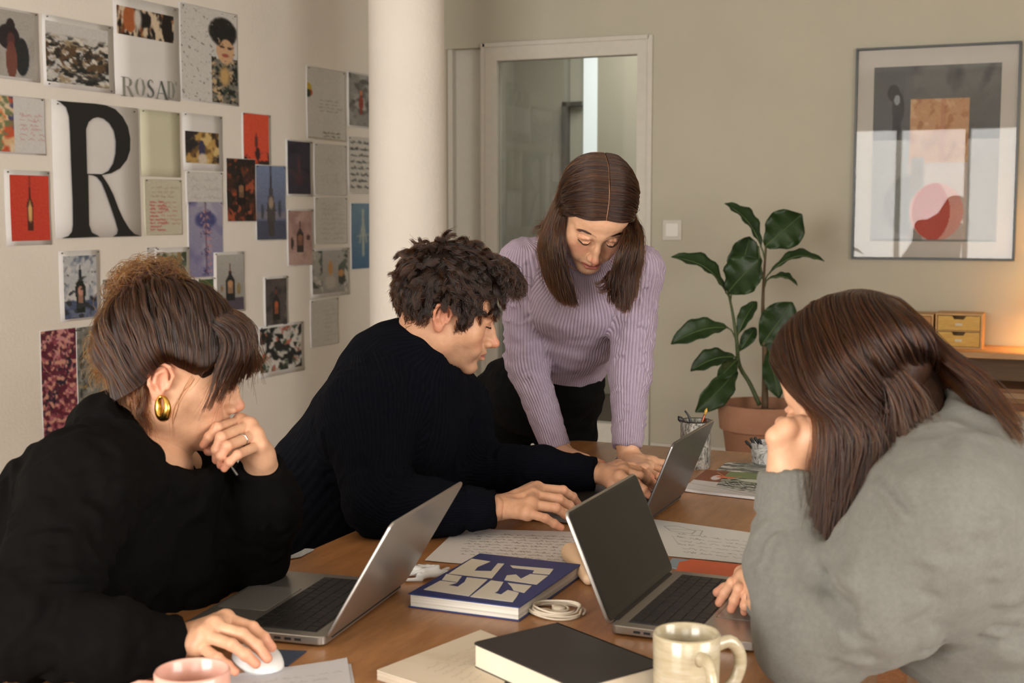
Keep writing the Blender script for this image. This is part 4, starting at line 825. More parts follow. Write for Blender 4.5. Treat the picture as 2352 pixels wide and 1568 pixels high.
lp('dark grey laptop the man in navy types on, its back turned to the pencil cup', (-.768, 2.375), (-.774, 2.690), (-1, 0, 0), .312, .235, (.060, 0, .150), .172, dark=True)
# ---------------------------------------------------------------- books, papers
def tframe(a, b_, z):
    """object frame from two table points given in photo pixels: origin a, x towards b"""
    p, q = T(*a, z), T(*b_, z); d = q - p; return p, math.atan2(d[1], d[0]), np.linalg.norm(d)
def local(o_, ang, px_, z): v = T(*px_, z) - o_; c, s = math.cos(-ang), math.sin(-ang); return np.array((v[0] * c - v[1] * s, v[0] * s + v[1] * c))
BLUE = mat('book_blue', rgb(38, 50, 104), .45); PAGE = NT('book_pages'); PAGE.set(Roughness=.8); PAGE.l(PAGE.ramp(PAGE.noise(1, 2, stretch=(2, 2, 900)), [(.35, rgb(190, 184, 172)), (.6, rgb(226, 221, 210))]), PAGE.b.inputs['Base Color']); PAGE = PAGE.m
def book(name, label, cat, a, b_, dp, th, cover, z0=.75, pages=PAGE, over=.003, group=None, ct=.002):
    p, ang, w_ = tframe(a, b_, z0 + th); r = empty(name, (p[0], p[1], z0), ang, label=label, cat=cat, group=group); o = over
    b = MB(); b.box(o, w_ - o, o, dp - .001, ct, th - ct); b.obj('pages', pages, r)
    b = MB(); b.box(0, w_, 0, dp, 0, ct, bev=.0007); b.obj('back_cover', cover, r); b = MB(); b.box(0, w_, 0, dp, th - ct, th, bev=.0007); b.obj('front_cover', cover, r)
    b = MB(); b.box(0, w_, dp - .0015, dp + .001, 0, th, bev=.0006); b.obj('spine', cover, r); return r, w_, ang, p
r, w_, ang, p = book('book', 'blue hardcover book with bold cream lettering blocks on its cover', 'book', (937, 1362), (1193, 1394), .262, .022, BLUE)
# cream block letters printed on the cover (photo pixels -> cover plane)
CRM = mat('cream_print', rgb(206, 198, 184), .6); zc = .772
S = lambda pts: [(860 + x / 2.6133, 1000 + y / 2.6133) for x, y in pts]
blocks = [S([(585, 740), (697, 757), (620, 790), (600, 812), (700, 815), (740, 768), (780, 770), (705, 858), (445, 830), (490, 800)]), S([(815, 780), (1075, 802), (1050, 835), (950, 826), (960, 808), (830, 795)]), S([(795, 840), (850, 835), (880, 860), (935, 832), (1043, 842), (975, 895), (780, 868)]),
          S([(432, 832), (525, 846), (498, 880), (405, 868)]), S([(395, 872), (495, 885), (440, 898), (500, 908), (540, 880), (555, 852), (680, 865), (568, 965), (295, 925)]), S([(700, 870), (775, 880), (760, 905), (740, 935), (720, 945), (760, 955), (800, 928), (850, 940), (868, 945), (850, 975), (830, 1000), (575, 968)]), S([(800, 885), (945, 902), (900, 945), (835, 930), (820, 905)])]
for bl in blocks:
    L = [local(p, ang, q, zc) for q in bl]; from mathutils.geometry import tessellate_polygon
    n = len(L); V = [(x, y, .0222) for x, y in L] + [(x, y, .0226) for x, y in L]; tri = tessellate_polygon([[Vector((x, y, 0)) for x, y in L]])
    k = MB(); k.add(V, [tuple(i + n for i in t) for t in tri] + [(i, (i + 1) % n, n + (i + 1) % n, n + i) for i in range(n)]); k.obj('cover_lettering', CRM, r)
def sheetT(name, label, cat, A, B, C, D, bg, rows, seed, z=.7508, col=(96, 94, 92), draw=None, group=None, box=(.08, .08, .92, .92), th=.0006, cw=.018, wd=.45, a=.75, layers=1):
    """paper on the table: A top-left, B top-right, C bottom-right, D bottom-left (photo pixels)"""
    P4 = [T(*q, z + th) for q in (A, B, C, D)]; c = sum(P4) / 4; w_ = int(max(30, np.linalg.norm(P4[1] - P4[0]) / .0016)); h = int(max(30, np.linalg.norm(P4[3] - P4[0]) / .0016))
    r = empty(name, (c[0], c[1], z), label=label, cat=cat, group=group); n = 10; V = []
    Q = lambda u, v: (P4[0] * (1 - u) + P4[1] * u) * (1 - v) + (P4[3] * (1 - u) + P4[2] * u) * v - c
    lift = lambda u, v: .0012 * (1 + math.sin(u * 5 + seed) * math.sin(v * 4 + seed * 2)) * .5 + .004 * max(0, abs(u - .5) * 2 - .75) * (1 if (seed % 3) else 0)
    for zz in (0, 1):
        for j in range(n):
            for i in range(n): q = Q(i / (n - 1), j / (n - 1)); V.append((q[0], q[1], (lift(i / (n - 1), j / (n - 1)) + th - .0002) if zz else lift(i / (n - 1), j / (n - 1)) * .9))
    Fs = []; N2 = n * n
    for j in range(n - 1):
        for i in range(n - 1): a_ = j * n + i; Fs += [(a_, a_ + 1, a_ + n + 1, a_ + n), (N2 + a_, N2 + a_ + n, N2 + a_ + n + 1, N2 + a_ + 1)]
    ed = [i for i in range(n)] + [j * n + n - 1 for j in range(1, n)] + [(n - 1) * n + i for i in range(n - 2, -1, -1)] + [j * n for j in range(n - 2, 0, -1)]
    for a_, b__ in zip(ed, ed[1:] + ed[:1]): Fs.append((a_, N2 + a_, N2 + b__, b__))
    link('paper', mesh('paper', V, Fs, False), mat('paper_%d_%d_%d' % bg, rgb(*bg), .7), r)
    im = Img(w_, h, bg, seed)
    if rows: im.script(*box, rows, col, a, cw=cw, wd=wd)
    if draw: draw(im)
    u = np.linspace(0, 1, w_); v = np.linspace(0, 1, h); U, Vv = np.meshgrid(u, v)
    Pn = (P4[0] * (1 - U[..., None]) + P4[1] * U[..., None]) * (1 - Vv[..., None]) + (P4[3] * (1 - U[..., None]) + P4[2] * U[..., None]) * Vv[..., None] - c
    Pn[..., 2] = th + .0001 + .0012 * (1 + np.sin(U * 5 + seed) * np.sin(Vv * 4 + seed * 2)) * .5 + .004 * np.maximum(0, np.abs(U - .5) * 2 - .75) * (1 if seed % 3 else 0)
    idx = np.arange(h * w_).reshape(h, w_); q = np.stack([idx[:-1, :-1], idx[1:, :-1], idx[1:, 1:], idx[:-1, 1:]], -1).reshape(-1, 4); C_ = im.grain(.006).a; C_ = np.where(C_ <= .04045, C_ / 12.92, ((C_ + .055) / 1.055) ** 2.4)
    link('written_side' if rows else 'printed_side', mesh('print', Pn.reshape(-1, 3), q, True, {'Col': np.c_[C_.reshape(-1, 3), np.ones(h * w_)]}), PRINT, r); return r
WHP = (214, 208, 204)
sheetT('paper', 'white paper with lines of pencil handwriting behind the blue book', 'paper', (1052, 1214), (1420, 1225), (1400, 1318), (976, 1288), WHP, 9, 71, box=(.12, .12, .95, .8), cw=.012)
def sk(im): im.line([(.08, .18), (.2, .12), (.34, .2), (.3, .3), (.12, .3), (.08, .18)], (110, 108, 104), .5).line([(.1, .25), (.4, .16), (.36, .34)], (110, 108, 104), .4)
sheetT('paper', 'white handwritten paper with a small sketch, between the grey sleeve and dark laptop', 'paper', (1497, 1192), (1790, 1232), (1790, 1302), (1535, 1276), (208, 206, 202), 6, 72, box=(.14, .3, .96, .92), cw=.018, draw=sk)
def mg(im):
    im.blobs([(60, 66, 62), (150, 154, 148), (96, 100, 96), (214, 212, 206)], .5, 73, .1, 4, None, 3)
    for k in range(26): y = .1 + .8 * k / 26; im.line([(.1 + .3 * (k % 3) * .3, y), (.5, y + .05 * math.sin(k)), (.95, y - .04)], (206, 208, 202) if k % 2 else (50, 54, 50), .6, .7)
def mag(im):
    im.rect(.0, 0, 1, .5, (112, 128, 84)).rect(.0, .0, .22, .55, (120, 62, 36)); mg_ = (im.X > .22) & (im.Y > .28); im.blobs([(70, 78, 72), (176, 180, 172), (110, 116, 108), (50, 54, 52)], .32, 74, .1, 5, mg_.astype(float), 2.5)
    for k in range(30): x = .25 + .7 * (k / 30); im.line([(x, .45 + .03 * (k % 5)), (x + .06, .62), (x + .16, .66 + .03 * (k % 4))], (190, 194, 186) if k % 2 else (56, 60, 58), .6, .8)
    im.ell(.5, .36, .16, .08, (190, 196, 182), .5).ell(.16, .35, .05, .14, (206, 196, 196), .5).ell(.24, .3, .10, .05, (206, 96, 60), .5).line([(.12, .08), (.24, .3), (.36, .2)], (206, 130, 70), .7)
    m = np.clip((im.Y - .52 - .5 * im.X) * 9, 0, 1) * (im.X < .62); im.mix(m, (196, 193, 192)); im.line([(0, .72), (.3, .8), (.6, .98)], (96, 94, 96), .6)
sheetT('magazine', 'folded dark magazine page under the white cup behind the colour magazine', 'magazine', (1668, 1062), (1860, 1066), (1860, 1108), (1635, 1088), (76, 78, 72), 0, 75, z=.751, draw=mg, th=.002)
sheetT('magazine', 'colour magazine spread with orange and green plant pictures right of the dark laptop', 'magazine', (1622, 1080), (1870, 1096), (1862, 1156), (1568, 1122), (196, 192, 190), 0, 76, z=.751, draw=mag, th=.006)
OR = mat('orange_card', rgb(190, 88, 52), .5, var=.05)
def slab(name, label, cat, pts, th, m, z=.7503, part='cover'):
    L = [T(*q, z + th) for q in pts]; c = sum(L) / len(L); r = empty(name, (c[0], c[1], z), label=label, cat=cat); b = MB(); b.prism([(v[0] - c[0], v[1] - c[1]) for v in L][::-1], 0, th); o = b.obj(part, m, r); return r, c
slab('folder', 'orange card folder under the paper beside the grey-sleeved woman', 'folder', [(1548, 1322), (1560, 1290), (1590, 1284), (1850, 1312), (1840, 1352)], .006, OR)
slab('envelope', 'grey blue paper corner peeping out left of the orange folder', 'paper', [(1528, 1300), (1545, 1281), (1600, 1287), (1560, 1306)], .0012, mat('grey_blue_paper', rgb(126, 140, 150), .6))
sheetT('print', 'small dark leaf print under the handwritten paper behind the dark screen', 'print', (1490, 1216), (1545, 1232), (1560, 1252), (1512, 1262), (190, 188, 184), 0, 77, z=.7502, draw=lambda im: [im.line([(.1, .2 + .12 * k), (.5, .15 + .12 * k), (.9, .45 + .06 * k)], (60, 62, 60), 1.3) for k in range(6)], th=.0004)
CRP = mat('cream_paper', rgb(206, 192, 172), .8, var=.04, vscale=10)
# cream sketch pad
p0, p1, p2, p3 = [T(*q, .764) for q in ((866, 1536), (1104, 1444), (1240, 1500), (1100, 1610))]; c = (p0 + p1 + p2 + p3) / 4
r = empty('sketch_pad', (c[0], c[1], .75), label='cream sketch pad with faint writing left of the black book', cat='notepad')
for k in range(5):
    b = MB(); e = .0006 * (k % 2); b.prism([(v[0] - c[0] + e, v[1] - c[1] - e) for v in (p0, p3, p2, p1)], .0026 * k, .0026 * k + .0024); b.obj('page_block' if k < 4 else 'top_page', CRP, r)
im = Img(150, 110, (206, 192, 172), 81); im.script(.2, .25, .75, .8, 6, (170, 158, 142), .7, cw=.03, wd=.4); im.blobs([(196, 182, 160)], .8, 82, .3, 2)
P4 = [p0, p1, p2, p3]; u = np.linspace(0, 1, 150); v = np.linspace(0, 1, 110); U, Vv = np.meshgrid(u, v); Pn = (P4[0] * (1 - U[..., None]) + P4[1] * U[..., None]) * (1 - Vv[..., None]) + (P4[3] * (1 - U[..., None]) + P4[2] * U[..., None]) * Vv[..., None] - c; Pn[..., 2] = .0131
idx = np.arange(110 * 150).reshape(110, 150); q = np.stack([idx[:-1, :-1], idx[1:, :-1], idx[1:, 1:], idx[:-1, 1:]], -1).reshape(-1, 4); C_ = im.a ** 2.2; link('faint_writing', mesh('print', Pn.reshape(-1, 3), q, True, {'Col': np.c_[C_.reshape(-1, 3), np.ones(110 * 150)]}), PRINT, r)
# black books
BLK_ = mat('black_cover', rgb(40, 38, 37), .5, bump=.2, bscale=500); CPG = mat('cream_pages', rgb(214, 202, 180), .8, bump=.3, bscale=300)
def quadbook(name, label, pts, z0, th, cover, pages, ribbon=False):
    A, B, C, D = [T(*q, z0 + th) for q in pts]; B = B; c = (A + B + C + D) / 4; x = nrm((B - A) + (C - D)); y = np.array((-x[1], x[0], 0)); w_ = (np.linalg.norm(B - A) + np.linalg.norm(C - D)) / 2; h = abs((D - A) @ y) * .5 + abs((C - B) @ y) * .5
    r = empty(name, (c[0], c[1], z0), math.atan2(x[1], x[0]), label=label, cat='book'); a, b_ = w_ / 2, h / 2
    m_ = MB(); m_.box(-a + .004, a - .004, -b_ + .003, b_ - .003, .002, th - .002); m_.obj('pages', pages, r)
    m_ = MB(); m_.rbox(-a, a, -b_, b_, 0, .0022, .008); m_.obj('back_cover', cover, r, True); m_ = MB(); m_.rbox(-a, a, -b_, b_, th - .0022, th, .008); m_.obj('front_cover', cover, r, True); return r, a, b_
r, a, b_ = quadbook('notebook', 'thin dark green notebook under the thick black book', [(1120, 1560), (1250, 1490), (1420, 1560), (1290, 1640)], .7503, .010, mat('green_black_cover', rgb(38, 42, 38), .45), PAGE)
r, a, b_ = quadbook('book', 'thick black book with cream page edges, near the cream mug', [(1136, 1462), (1311, 1421), (1494, 1533), (1268, 1596)], .7610, .034, BLK_, CPG)
m_ = MB(); m_.box(a - .004, a + .0012, -b_, b_, 0, .034, bev=.001); m_.obj('spine', BLK_, r)
# papers and pad at the lower left
sheetT('paper', 'white paper at the bottom edge right of the pink mug', 'paper', (520, 1552), (797, 1512), (812, 1610), (500, 1640), (206, 204, 208), 4, 83, box=(.2, .25, .9, .8), a=.35, col=(150, 150, 156), group=None)
sheetT('paper', 'lower white sheet just showing under the one right of the pink mug', 'paper', (640, 1548), (806, 1524), (824, 1620), (560, 1650), (200, 198, 202), 0, 84, z=.7502, th=.0003)
slab('mouse_mat', 'dark blue pad corner under the laptop beside the white mouse', 'mat', [(560, 1520), (575, 1488), (704, 1494), (660, 1528)], .0015, mat('dark_blue_pad', rgb(50, 62, 82), .6))
sheetT('paper', 'crumpled printed paper at the table edge behind the elbow of the woman in black', 'paper', (640, 1288), (700, 1262), (722, 1262), (690, 1280), (186, 190, 194), 3, 85, box=(.1, .1, .9, .9), cw=.08)
# ---------------------------------------------------------------- small things
def mouse():
    c = T(592, 1524); r = empty('computer_mouse', (c[0], c[1], .75), math.radians(-38), label='white computer mouse under the hand of the woman in black', cat='mouse'); V = []; n, m_ = 24, 10
    for j in range(m_ + 1):
        ph = PI / 2 * j / m_
        for i in range(n): a = 2 * PI * i / n; e = .86; cx_, sy_ = math.copysign(abs(math.cos(a)) ** e, math.cos(a)), math.copysign(abs(math.sin(a)) ** e, math.sin(a)); V.append((.056 * cx_ * math.cos(ph) ** .45, .030 * sy_ * math.cos(ph) ** .45, .004 + .020 * math.sin(ph) * (1 - .25 * cx_ * cx_)))
    Fs = [(j * n + i, j * n + (i + 1) % n, (j + 1) * n + (i + 1) % n, (j + 1) * n + i) for j in range(m_) for i in range(n)] + [tuple(range(n))[::-1]]
    link('shell', mesh('shell', V, Fs, True), mat('white_gloss', rgb(226, 224, 222), .15), r); b = MB(); b.rbox(-.05, .05, -.026, .026, 0, .0045, .02); b.obj('base', mat('mouse_base', rgb(170, 170, 170), .4), r, True)
mouse()
def mug(label, c, R, h, m, hs, z=.75, band=None, taper=.96, inner=None):
    r = empty('mug', (c[0], c[1], z), label=label, cat='mug'); t = .0035; Rb = R * taper
    prof = [(0, .002), (Rb * .62, .0), (Rb * .74, .0), (Rb * .9, .006), (Rb, .018), (R * .985, h * .6), (R, h - .002), (R - t * .5, h + .001), (R - t, h - .001), (R - t - .001, h * .6), (Rb - t, .02), (Rb * .8, .008), (0, .0065)]
    b = MB(); b.lathe(prof, 56); b.obj('body', m, r, 'full')
    for a in hs:
        d = np.array((math.cos(a), math.sin(a), 0)); pts = [d * (R * .93) + ZZ * h * .80, d * (R + .018) + ZZ * h * .83, d * (R + .031) + ZZ * h * .68, d * (R + .032) + ZZ * h * .48, d * (R + .020) + ZZ * h * .28, d * (R * .93) + ZZ * h * .20]
        b = MB(); b.tube(resample(pts, 18), [.0075] + [.0062] * 16 + [.0075], 12, flat=1.35); b.obj('handle', m, r, 'full')
    return r
CMUG = NT('cream_glaze'); CMUG.set(Roughness=.22, Coat_Weight=.3); CMUG.l(CMUG.ramp(CMUG.noise(16, 5, .7, stretch=(1, 1, 6)), [(.3, rgb(160, 146, 114)), (.55, rgb(176, 164, 138)), (.7, rgb(188, 178, 158))]), CMUG.b.inputs['Base Color'])
def mugc(px0, px1, yr, zt):   # centre of a rim seen from px0 to px1 at row yr, at height zt
    c = T((px0 + px1) / 2, yr, zt); d = (c - CAM) @ FW; return c, (px1 - px0) / 2 * d / FPX
c, R_ = mugc(1500, 1655, 1452, .852); dcam = math.atan2((CAM - c)[1], (CAM - c)[0])
mug('speckled cream mug with two looped handles in front of the grey sleeve', c, R_, .102, CMUG.m, (dcam + 2.05, dcam + .42))
c, R_ = mugc(355, 528, 1538, .842); mug('pale pink mug at the bottom edge of the picture', c, R_, .092, mat('pink_glaze', rgb(220, 168, 152), .25, Coat_Weight=.3), (math.atan2(-RT[1], -RT[0]) + .25,), taper=.9)
# coiled cord
def cord():
    c = T(1278, 1400, .755); r = empty('cable', (c[0], c[1], .75), label='coiled white cord in front of the blue book', cat='cable'); m = mat('cord_white', rgb(206, 192, 172), .5); q = random.Random(4)
    pts = []
    for k in range(96): a = 2 * PI * k / 24; rr = .040 - .0022 * (k // 24) + .002 * math.sin(k * .7); pts.append((rr * math.cos(a) * 1.05, rr * math.sin(a) * .95, .003 + .0032 * (k // 24) * .8 + .001 * math.sin(a * 2)))
    b = MB(); b.tube(pts, .0018, 8); b.obj('cord', m, r, 'full'); b = MB(); b.tube(resample([(-.040, .004, .005), (-.052, -.002, .004), (-.060, -.006, .0035), (-.066, -.004, .0035)], 12), .0024, 8); b.obj('plug', m, r, 'full')
    b = MB(); b.tube(resample([(-.012, .012, .006), (.008, .016, .007), (.018, .0, .006), (.002, -.014, .006), (-.016, -.004, .005), (-.034, -.022, .006)], 30), .0022, 8); b.obj('cord_end', m, r, 'full')
    b = MB(); b.lathe([(0, .002), (.009, .002), (.011, .006), (.009, .010), (0, .0105)], 20, (.003, .002)); b.obj('earpiece', m, r, 'full')
cord()
# crumpled clear wrapper behind the first laptop
def wrapper():
    c = T(962, 1312, .76); r = empty('wrapper', (c[0], c[1], .75), .5, label='crumpled clear plastic wrapper between the left laptop and the blue book', cat='wrapper')
    F_ = Field((-.07, -.05, -.01), (.07, .05, .06), .003, .03); q = random.Random(9)
    for k in range(16): a, b_ = np.array([q.uniform(-.05, .05), q.uniform(-.03, .03), q.uniform(.004, .022)]), np.array([q.uniform(-.05, .05), q.uniform(-.03, .03), q.uniform(.004, .026)]); F_.cone(a, b_, .003, .004, k=.004)
    V, q_ = F_.surf(0); V[:, 2] -= V[:, 2].min(); s = NT('clear_plastic'); s.set(Base_Color=(.85, .86, .86), Roughness=.12, Transmission_Weight=.6, IOR=1.3); link('film', mesh('film', V, q_, False), s.m, r)
wrapper()
def stone():  # unidentified beige thing, modelled as a smooth tapered lump
    p, q = T(1312, 1268, .765), T(1352, 1322, .765); c = (p + q) / 2; r = empty('eraser', (c[0], c[1], .75), label='smooth beige tapered stone half behind the dark screen', cat='stone')
    F_ = Field((-.09, -.09, -.01), (.09, .09, .06), .003, .04); F_.cone(p - c + (0, 0, .007), q - c + (0, 0, .002), .018, .010, k=.01); V, q_ = F_.surf(3); V[:, 2] -= V[:, 2].min(); link('body', mesh('stone', V, q_, True), mat('beige_soft', rgb(214, 180, 146), .6), r)
    r.name = 'stone'
stone()
# pencil cup and its contents
def cup():
    c, R_ = mugc(1560, 1628, 995, .868); c = T(1597, 1072, .751); R_ = .036; h = .112
    r = empty('pencil_cup', (c[0], c[1], .75), label='tall scribble-patterned glass cup holding brushes behind the dark laptop', cat='cup')
    s = NT('scribbled_tin'); s.set(Roughness=.35, Metallic=.2); s.l(s.ramp(s.noise(60, 6, .8, stretch=(1, 1, .4), dist=3), [(.42, rgb(70, 68, 64)), (.5, rgb(150, 146, 138)), (.62, rgb(178, 174, 166))]), s.b.inputs['Base Color'])
    b = MB(); b.lathe([(0, .001), (R_ - .002, 0), (R_, .003), (R_, h), (R_ - .0022, h), (R_ - .0022, .005), (0, .005)], 40); b.obj('wall', s.m, r, True); b = MB(); b.lathe([(R_, h - .002), (R_ + .0014, h), (R_, h + .0015), (R_ - .002, h)], 40, closed=True); b.obj('rim', mat('tin_rim', rgb(80, 84, 82), .3, .8), r, True)
    K = mat('brush_black', rgb(38, 38, 42), .4); KG = mat('brush_grey', rgb(110, 104, 100), .4); CO = mat('copper', rgb(150, 84, 60), .3, .7); YE = mat('yellow_tip', rgb(196, 150, 60), .5)
    def stick(label, base, pts, rs, m, tip=None, tl=None):
        n = empty('paintbrush', (c[0] + base[0], c[1] + base[1], .756), label=label, cat='brush'); L = [np.array((0, 0, 0.))] + [P(*q) - np.array((c[0] + base[0], c[1] + base[1], .756)) for q in pts]
        b = MB(); b.tube(resample(L, 14), list(np.interp(np.linspace(0, 1, 14), np.linspace(0, 1, len(rs)), rs)), 10); b.obj('handle', m, n, 'full')
        if tip: b = MB(); d = nrm(L[-1] - L[-2]); b.tube([L[-1] - d * .004, L[-1] + d * tl * .5, L[-1] + d * tl], [rs[-1] * 1.1, rs[-1] * 1.5, rs[-1] * .3], 10); b.obj('bristles', tip, n, 'full')
    d0 = (c - CAM) @ FW
    stick('brush with a broad dark flat tip, leftmost in the pencil cup', (.012, .0, 0), [(1596, 1000, d0), (1576, 978, d0), (1566, 966, d0)], [.003, .003, .0035, .0045], KG, K, .014)
    stick('curved dark steel tool in the pencil cup', (.004, .008, 0), [(1590, 1000, d0), (1588, 975, d0), (1582, 955, d0), (1573, 943, d0)], [.003, .003, .003, .0035, .002], K)
    stick('copper-coloured brush with a yellow tip in the pencil cup', (-.006, -.01, 0), [(1608, 990, d0), (1616, 960, d0), (1620, 948, d0)], [.0028, .0028, .004, .0025], CO, YE, .012)
    stick('second copper-coloured pen leaning right in the pencil cup', (-.012, .004, 0), [(1612, 990, d0 + .01), (1622, 962, d0 + .01)], [.003, .003, .0035], mat('copper_dark', rgb(96, 56, 44), .35, .5))
cup()
def smallcup():
    c = T(1762, 1066, .752); r = empty('cup', (c[0], c[1], .7535), label='small white cup with grey scribbles, beside the fist of the woman in grey', cat='cup')
    s = NT('scribbled_china'); s.set(Roughness=.3); s.l(s.ramp(s.noise(38, 5, .8, dist=2.5), [(.40, rgb(96, 96, 94)), (.47, rgb(176, 174, 170)), (.6, rgb(196, 194, 190))]), s.b.inputs['Base Color'])
    b = MB(); b.lathe([(0, .001), (.030, .0), (.036, .004), (.041, .052), (.0385, .052), (.033, .006), (0, .005)], 40); b.obj('body', s.m, r, True)
    DK = mat('clip_dark', rgb(52, 54, 54), .5, .3)
    for k, (x, y) in enumerate(((1716, 1016), (1727, 1010), (1736, 1008), (1745, 1012))):
        p = P(x, y, (c - CAM) @ FW - .01); q0 = c + np.array((-.012 + .006 * k, -.004, .010)); n = empty('binder_clip', tuple(q0), label=('leftmost', 'second', 'third', 'rightmost')[k] + ' of the four dark clips sticking out of the small white cup', cat='clip', group='dark clips in the small cup')
        b = MB(); b.tube([np.zeros(3), (p - q0) * .6, p - q0], [.004, .0045, .005], 8, flat=.5); b.obj('clip_arm', DK, n, True); b = MB(); b.tube([(p - q0) * .92, (p - q0) * 1.08], [.007, .006], 8, flat=.6); b.obj('clip_jaw', DK, n, True)
smallcup()
# ---------------------------------------------------------------- plant
def plant():
    D = 6.35; c = P(1757, 925, D); R_ = .222; zt = c[2]; r = empty('potted_plant', (c[0], c[1], 0), label='fiddle-leaf fig with large dark green leaves in a terracotta pot by the back wall', cat='plant')
    TC = NT('terracotta'); TC.set(Roughness=.85); TC.l(TC.ramp(TC.noise(5, 5, .65), [(.3, rgb(150, 106, 82)), (.7, rgb(172, 128, 102))]), TC.b.inputs['Base Color']); TC.bump(TC.noise(120, 3), .3, .002)
    b = MB(); b.lathe([(0, .0), (R_ * .66, .0), (R_ * .68, .01), (R_ * .88, zt - .13), (R_ * .90, zt - .125), (R_ * .955, zt - .12), (R_, zt - .008), (R_ - .004, zt), (R_ - .014, zt), (R_ - .022, zt - .03), (R_ * .84, zt - .10), (0, zt - .10)], 64); b.obj('pot', TC.m, r, True)
    b = MB(); rr = random.Random(2); b.lathe([(R_ * .87, zt - .055), (R_ * .6, zt - .045), (R_ * .3, zt - .05), (0, zt - .04)][::-1], 40); b.obj('soil', mat('soil', rgb(44, 30, 22), .95, var=.4, vscale=60, bump=1., bscale=60), r, True)
    O = np.array((c[0], c[1], 0)); W = lambda x, y, dd=0.: P(x, y, D + dd) - O
    BR = mat('stem_brown', rgb(92, 74, 50), .7, var=.2, vscale=30); GS = mat('stem_green', rgb(70, 84, 46), .6, var=.2, vscale=30)
    for pts, rs, m in (([W(1757, 945), W(1757, 860), W(1756, 790), W(1752, 720), W(1754, 650), W(1757, 600), W(1760, 560)], [.017, .015, .013, .010, .008, .006, .005], BR), ([W(1745, 930, .03), W(1722, 880, .05), W(1698, 838, .04), W(1692, 780), W(1683, 720), W(1672, 668)], [.011, .010, .010, .009, .007, .005], GS), ([W(1752, 640), W(1745, 600), W(1742, 565)], [.006, .005, .004], GS)):
        b = MB(); b.tube(resample(pts, 24), list(np.interp(np.linspace(0, 1, 24), np.linspace(0, 1, len(rs)), rs)), 10); b.obj('stem', m, r, 'full')
    LF = NT('fig_leaf'); LF.set(Roughness=.42, Specular_IOR_Level=.35); LF.l(LF.ramp(LF.noise(7, 4), [(.3, rgb(28, 46, 22)), (.7, rgb(44, 68, 32))]), LF.b.inputs['Base Color']); LF.bump(LF.noise(60, 3), .3, .004)
    VN = mat('leaf_vein', rgb(84, 104, 58), .5)
    def leaf(base, tip, wd, face, cup=.25, droop=.15, stem=None):
        a, t = W(*base), W(*tip); ax = t - a; L_ = np.linalg.norm(ax); x = ax / L_; f = nrm(-FH * face[0] + RT * face[1] + ZZ * face[2]); n_ = nrm(f - x * (f @ x)); s = np.cross(n_, x); V = []; nu, nv = 16, 9
        for i in range(nu):
            u = i / (nu - 1); wv = wd * (math.sin(PI * u ** .85) ** .75) * (.42 + .72 * u) / 1.0; wv = max(wv, .004)
            ctr = a + ax * u + n_ * (droop * L_ * math.sin(PI * u) * .5) - ZZ * droop * L_ * (u * u - u) * .0
            for j in range(nv): v = j / (nv - 1) * 2 - 1; V.append(ctr + s * wv * v * .5 + n_ * (cup * wv * (abs(v) ** 1.4) * .5 + .02 * wd * math.sin(u * 22) * abs(v) ** 2 * 3))
        Fs = [(i * nv + j, (i + 1) * nv + j, (i + 1) * nv + j + 1, i * nv + j + 1) for i in range(nu - 1) for j in range(nv - 1)]
        o = link('leaf', mesh('leaf', V, Fs, True), LF.m, r); md = o.modifiers.new('t', 'SOLIDIFY'); md.thickness = .0015
        b = MB(); b.tube([a + ax * u + n_ * (droop * L_ * math.sin(PI * u) * .5 + .0012) for u in np.linspace(0, .96, 12)], list(np.linspace(.0035, .001, 12)), 6); b.obj('midrib', VN, o, 'full')
        if stem: b = MB(); b.tube(resample([W(*stem), (W(*stem) + a) / 2 + ZZ * .01, a + x * .004], 8), .0035, 8); b.obj('leaf_stalk', GS, r, 'full')
    p1 = 1 / 485.   # metres per pixel here
    leaf((1748, 566), (1664, 467, .05), 62 * p1, (.75, .6, .45), .5, .25, (1757, 600)); leaf((1757, 566), (1842, 492, -.12), 118 * p1, (1, -.1, .15), .3, -.1, (1757, 600)); leaf((1668, 672), (1541, 590, -.05), 66 * p1, (.6, .1, .8), .5, .35, (1680, 700))
    leaf((1680, 674), (1722, 543, .02), 104 * p1, (1, .2, .0), .25, .1, (1678, 700)); leaf((1672, 672, -.03), (1746, 596, -.14), 118 * p1, (.9, -.1, .4), .3, .2, (1678, 700)); leaf((1768, 626), (1894, 600, -.02), 46 * p1, (.5, .2, .9), .5, .45, (1756, 650))
    leaf((1764, 640), (1832, 656), 34 * p1, (.5, .0, .9), .5, .4, (1756, 660)); leaf((1672, 752), (1541, 790, -.05), 70 * p1, (.75, .1, .6), .45, .35, (1688, 775)); leaf((1694, 770), (1738, 692, .04), 46 * p1, (.8, -.5, .2), .5, .2, (1692, 800))
    leaf((1748, 794), (1820, 694, -.06), 108 * p1, (1, -.1, .1), .25, .1, (1756, 760)); leaf((1690, 820), (1586, 852, -.04), 64 * p1, (.7, .1, .7), .45, .35, (1696, 840)); leaf((1692, 826), (1646, 872, -.1), 46 * p1, (.9, .1, .3), .4, .2, (1696, 840))
    leaf((1692, 846), (1597, 946, -.12), 78 * p1, (.95, .35, .2), .35, .2, (1697, 838)); leaf((1766, 806), (1790, 914, -.10), 66 * p1, (.95, -.2, .2), .35, .15, (1757, 790)); leaf((1698, 806, .05), (1736, 752, .06), 40 * p1, (.9, -.2, .2), .4, .2, (1694, 815))
    leaf((1762, 740, .06), (1812, 860, .05), 70 * p1, (.8, -.4, .3), .3, .2, (1754, 730))
plant()
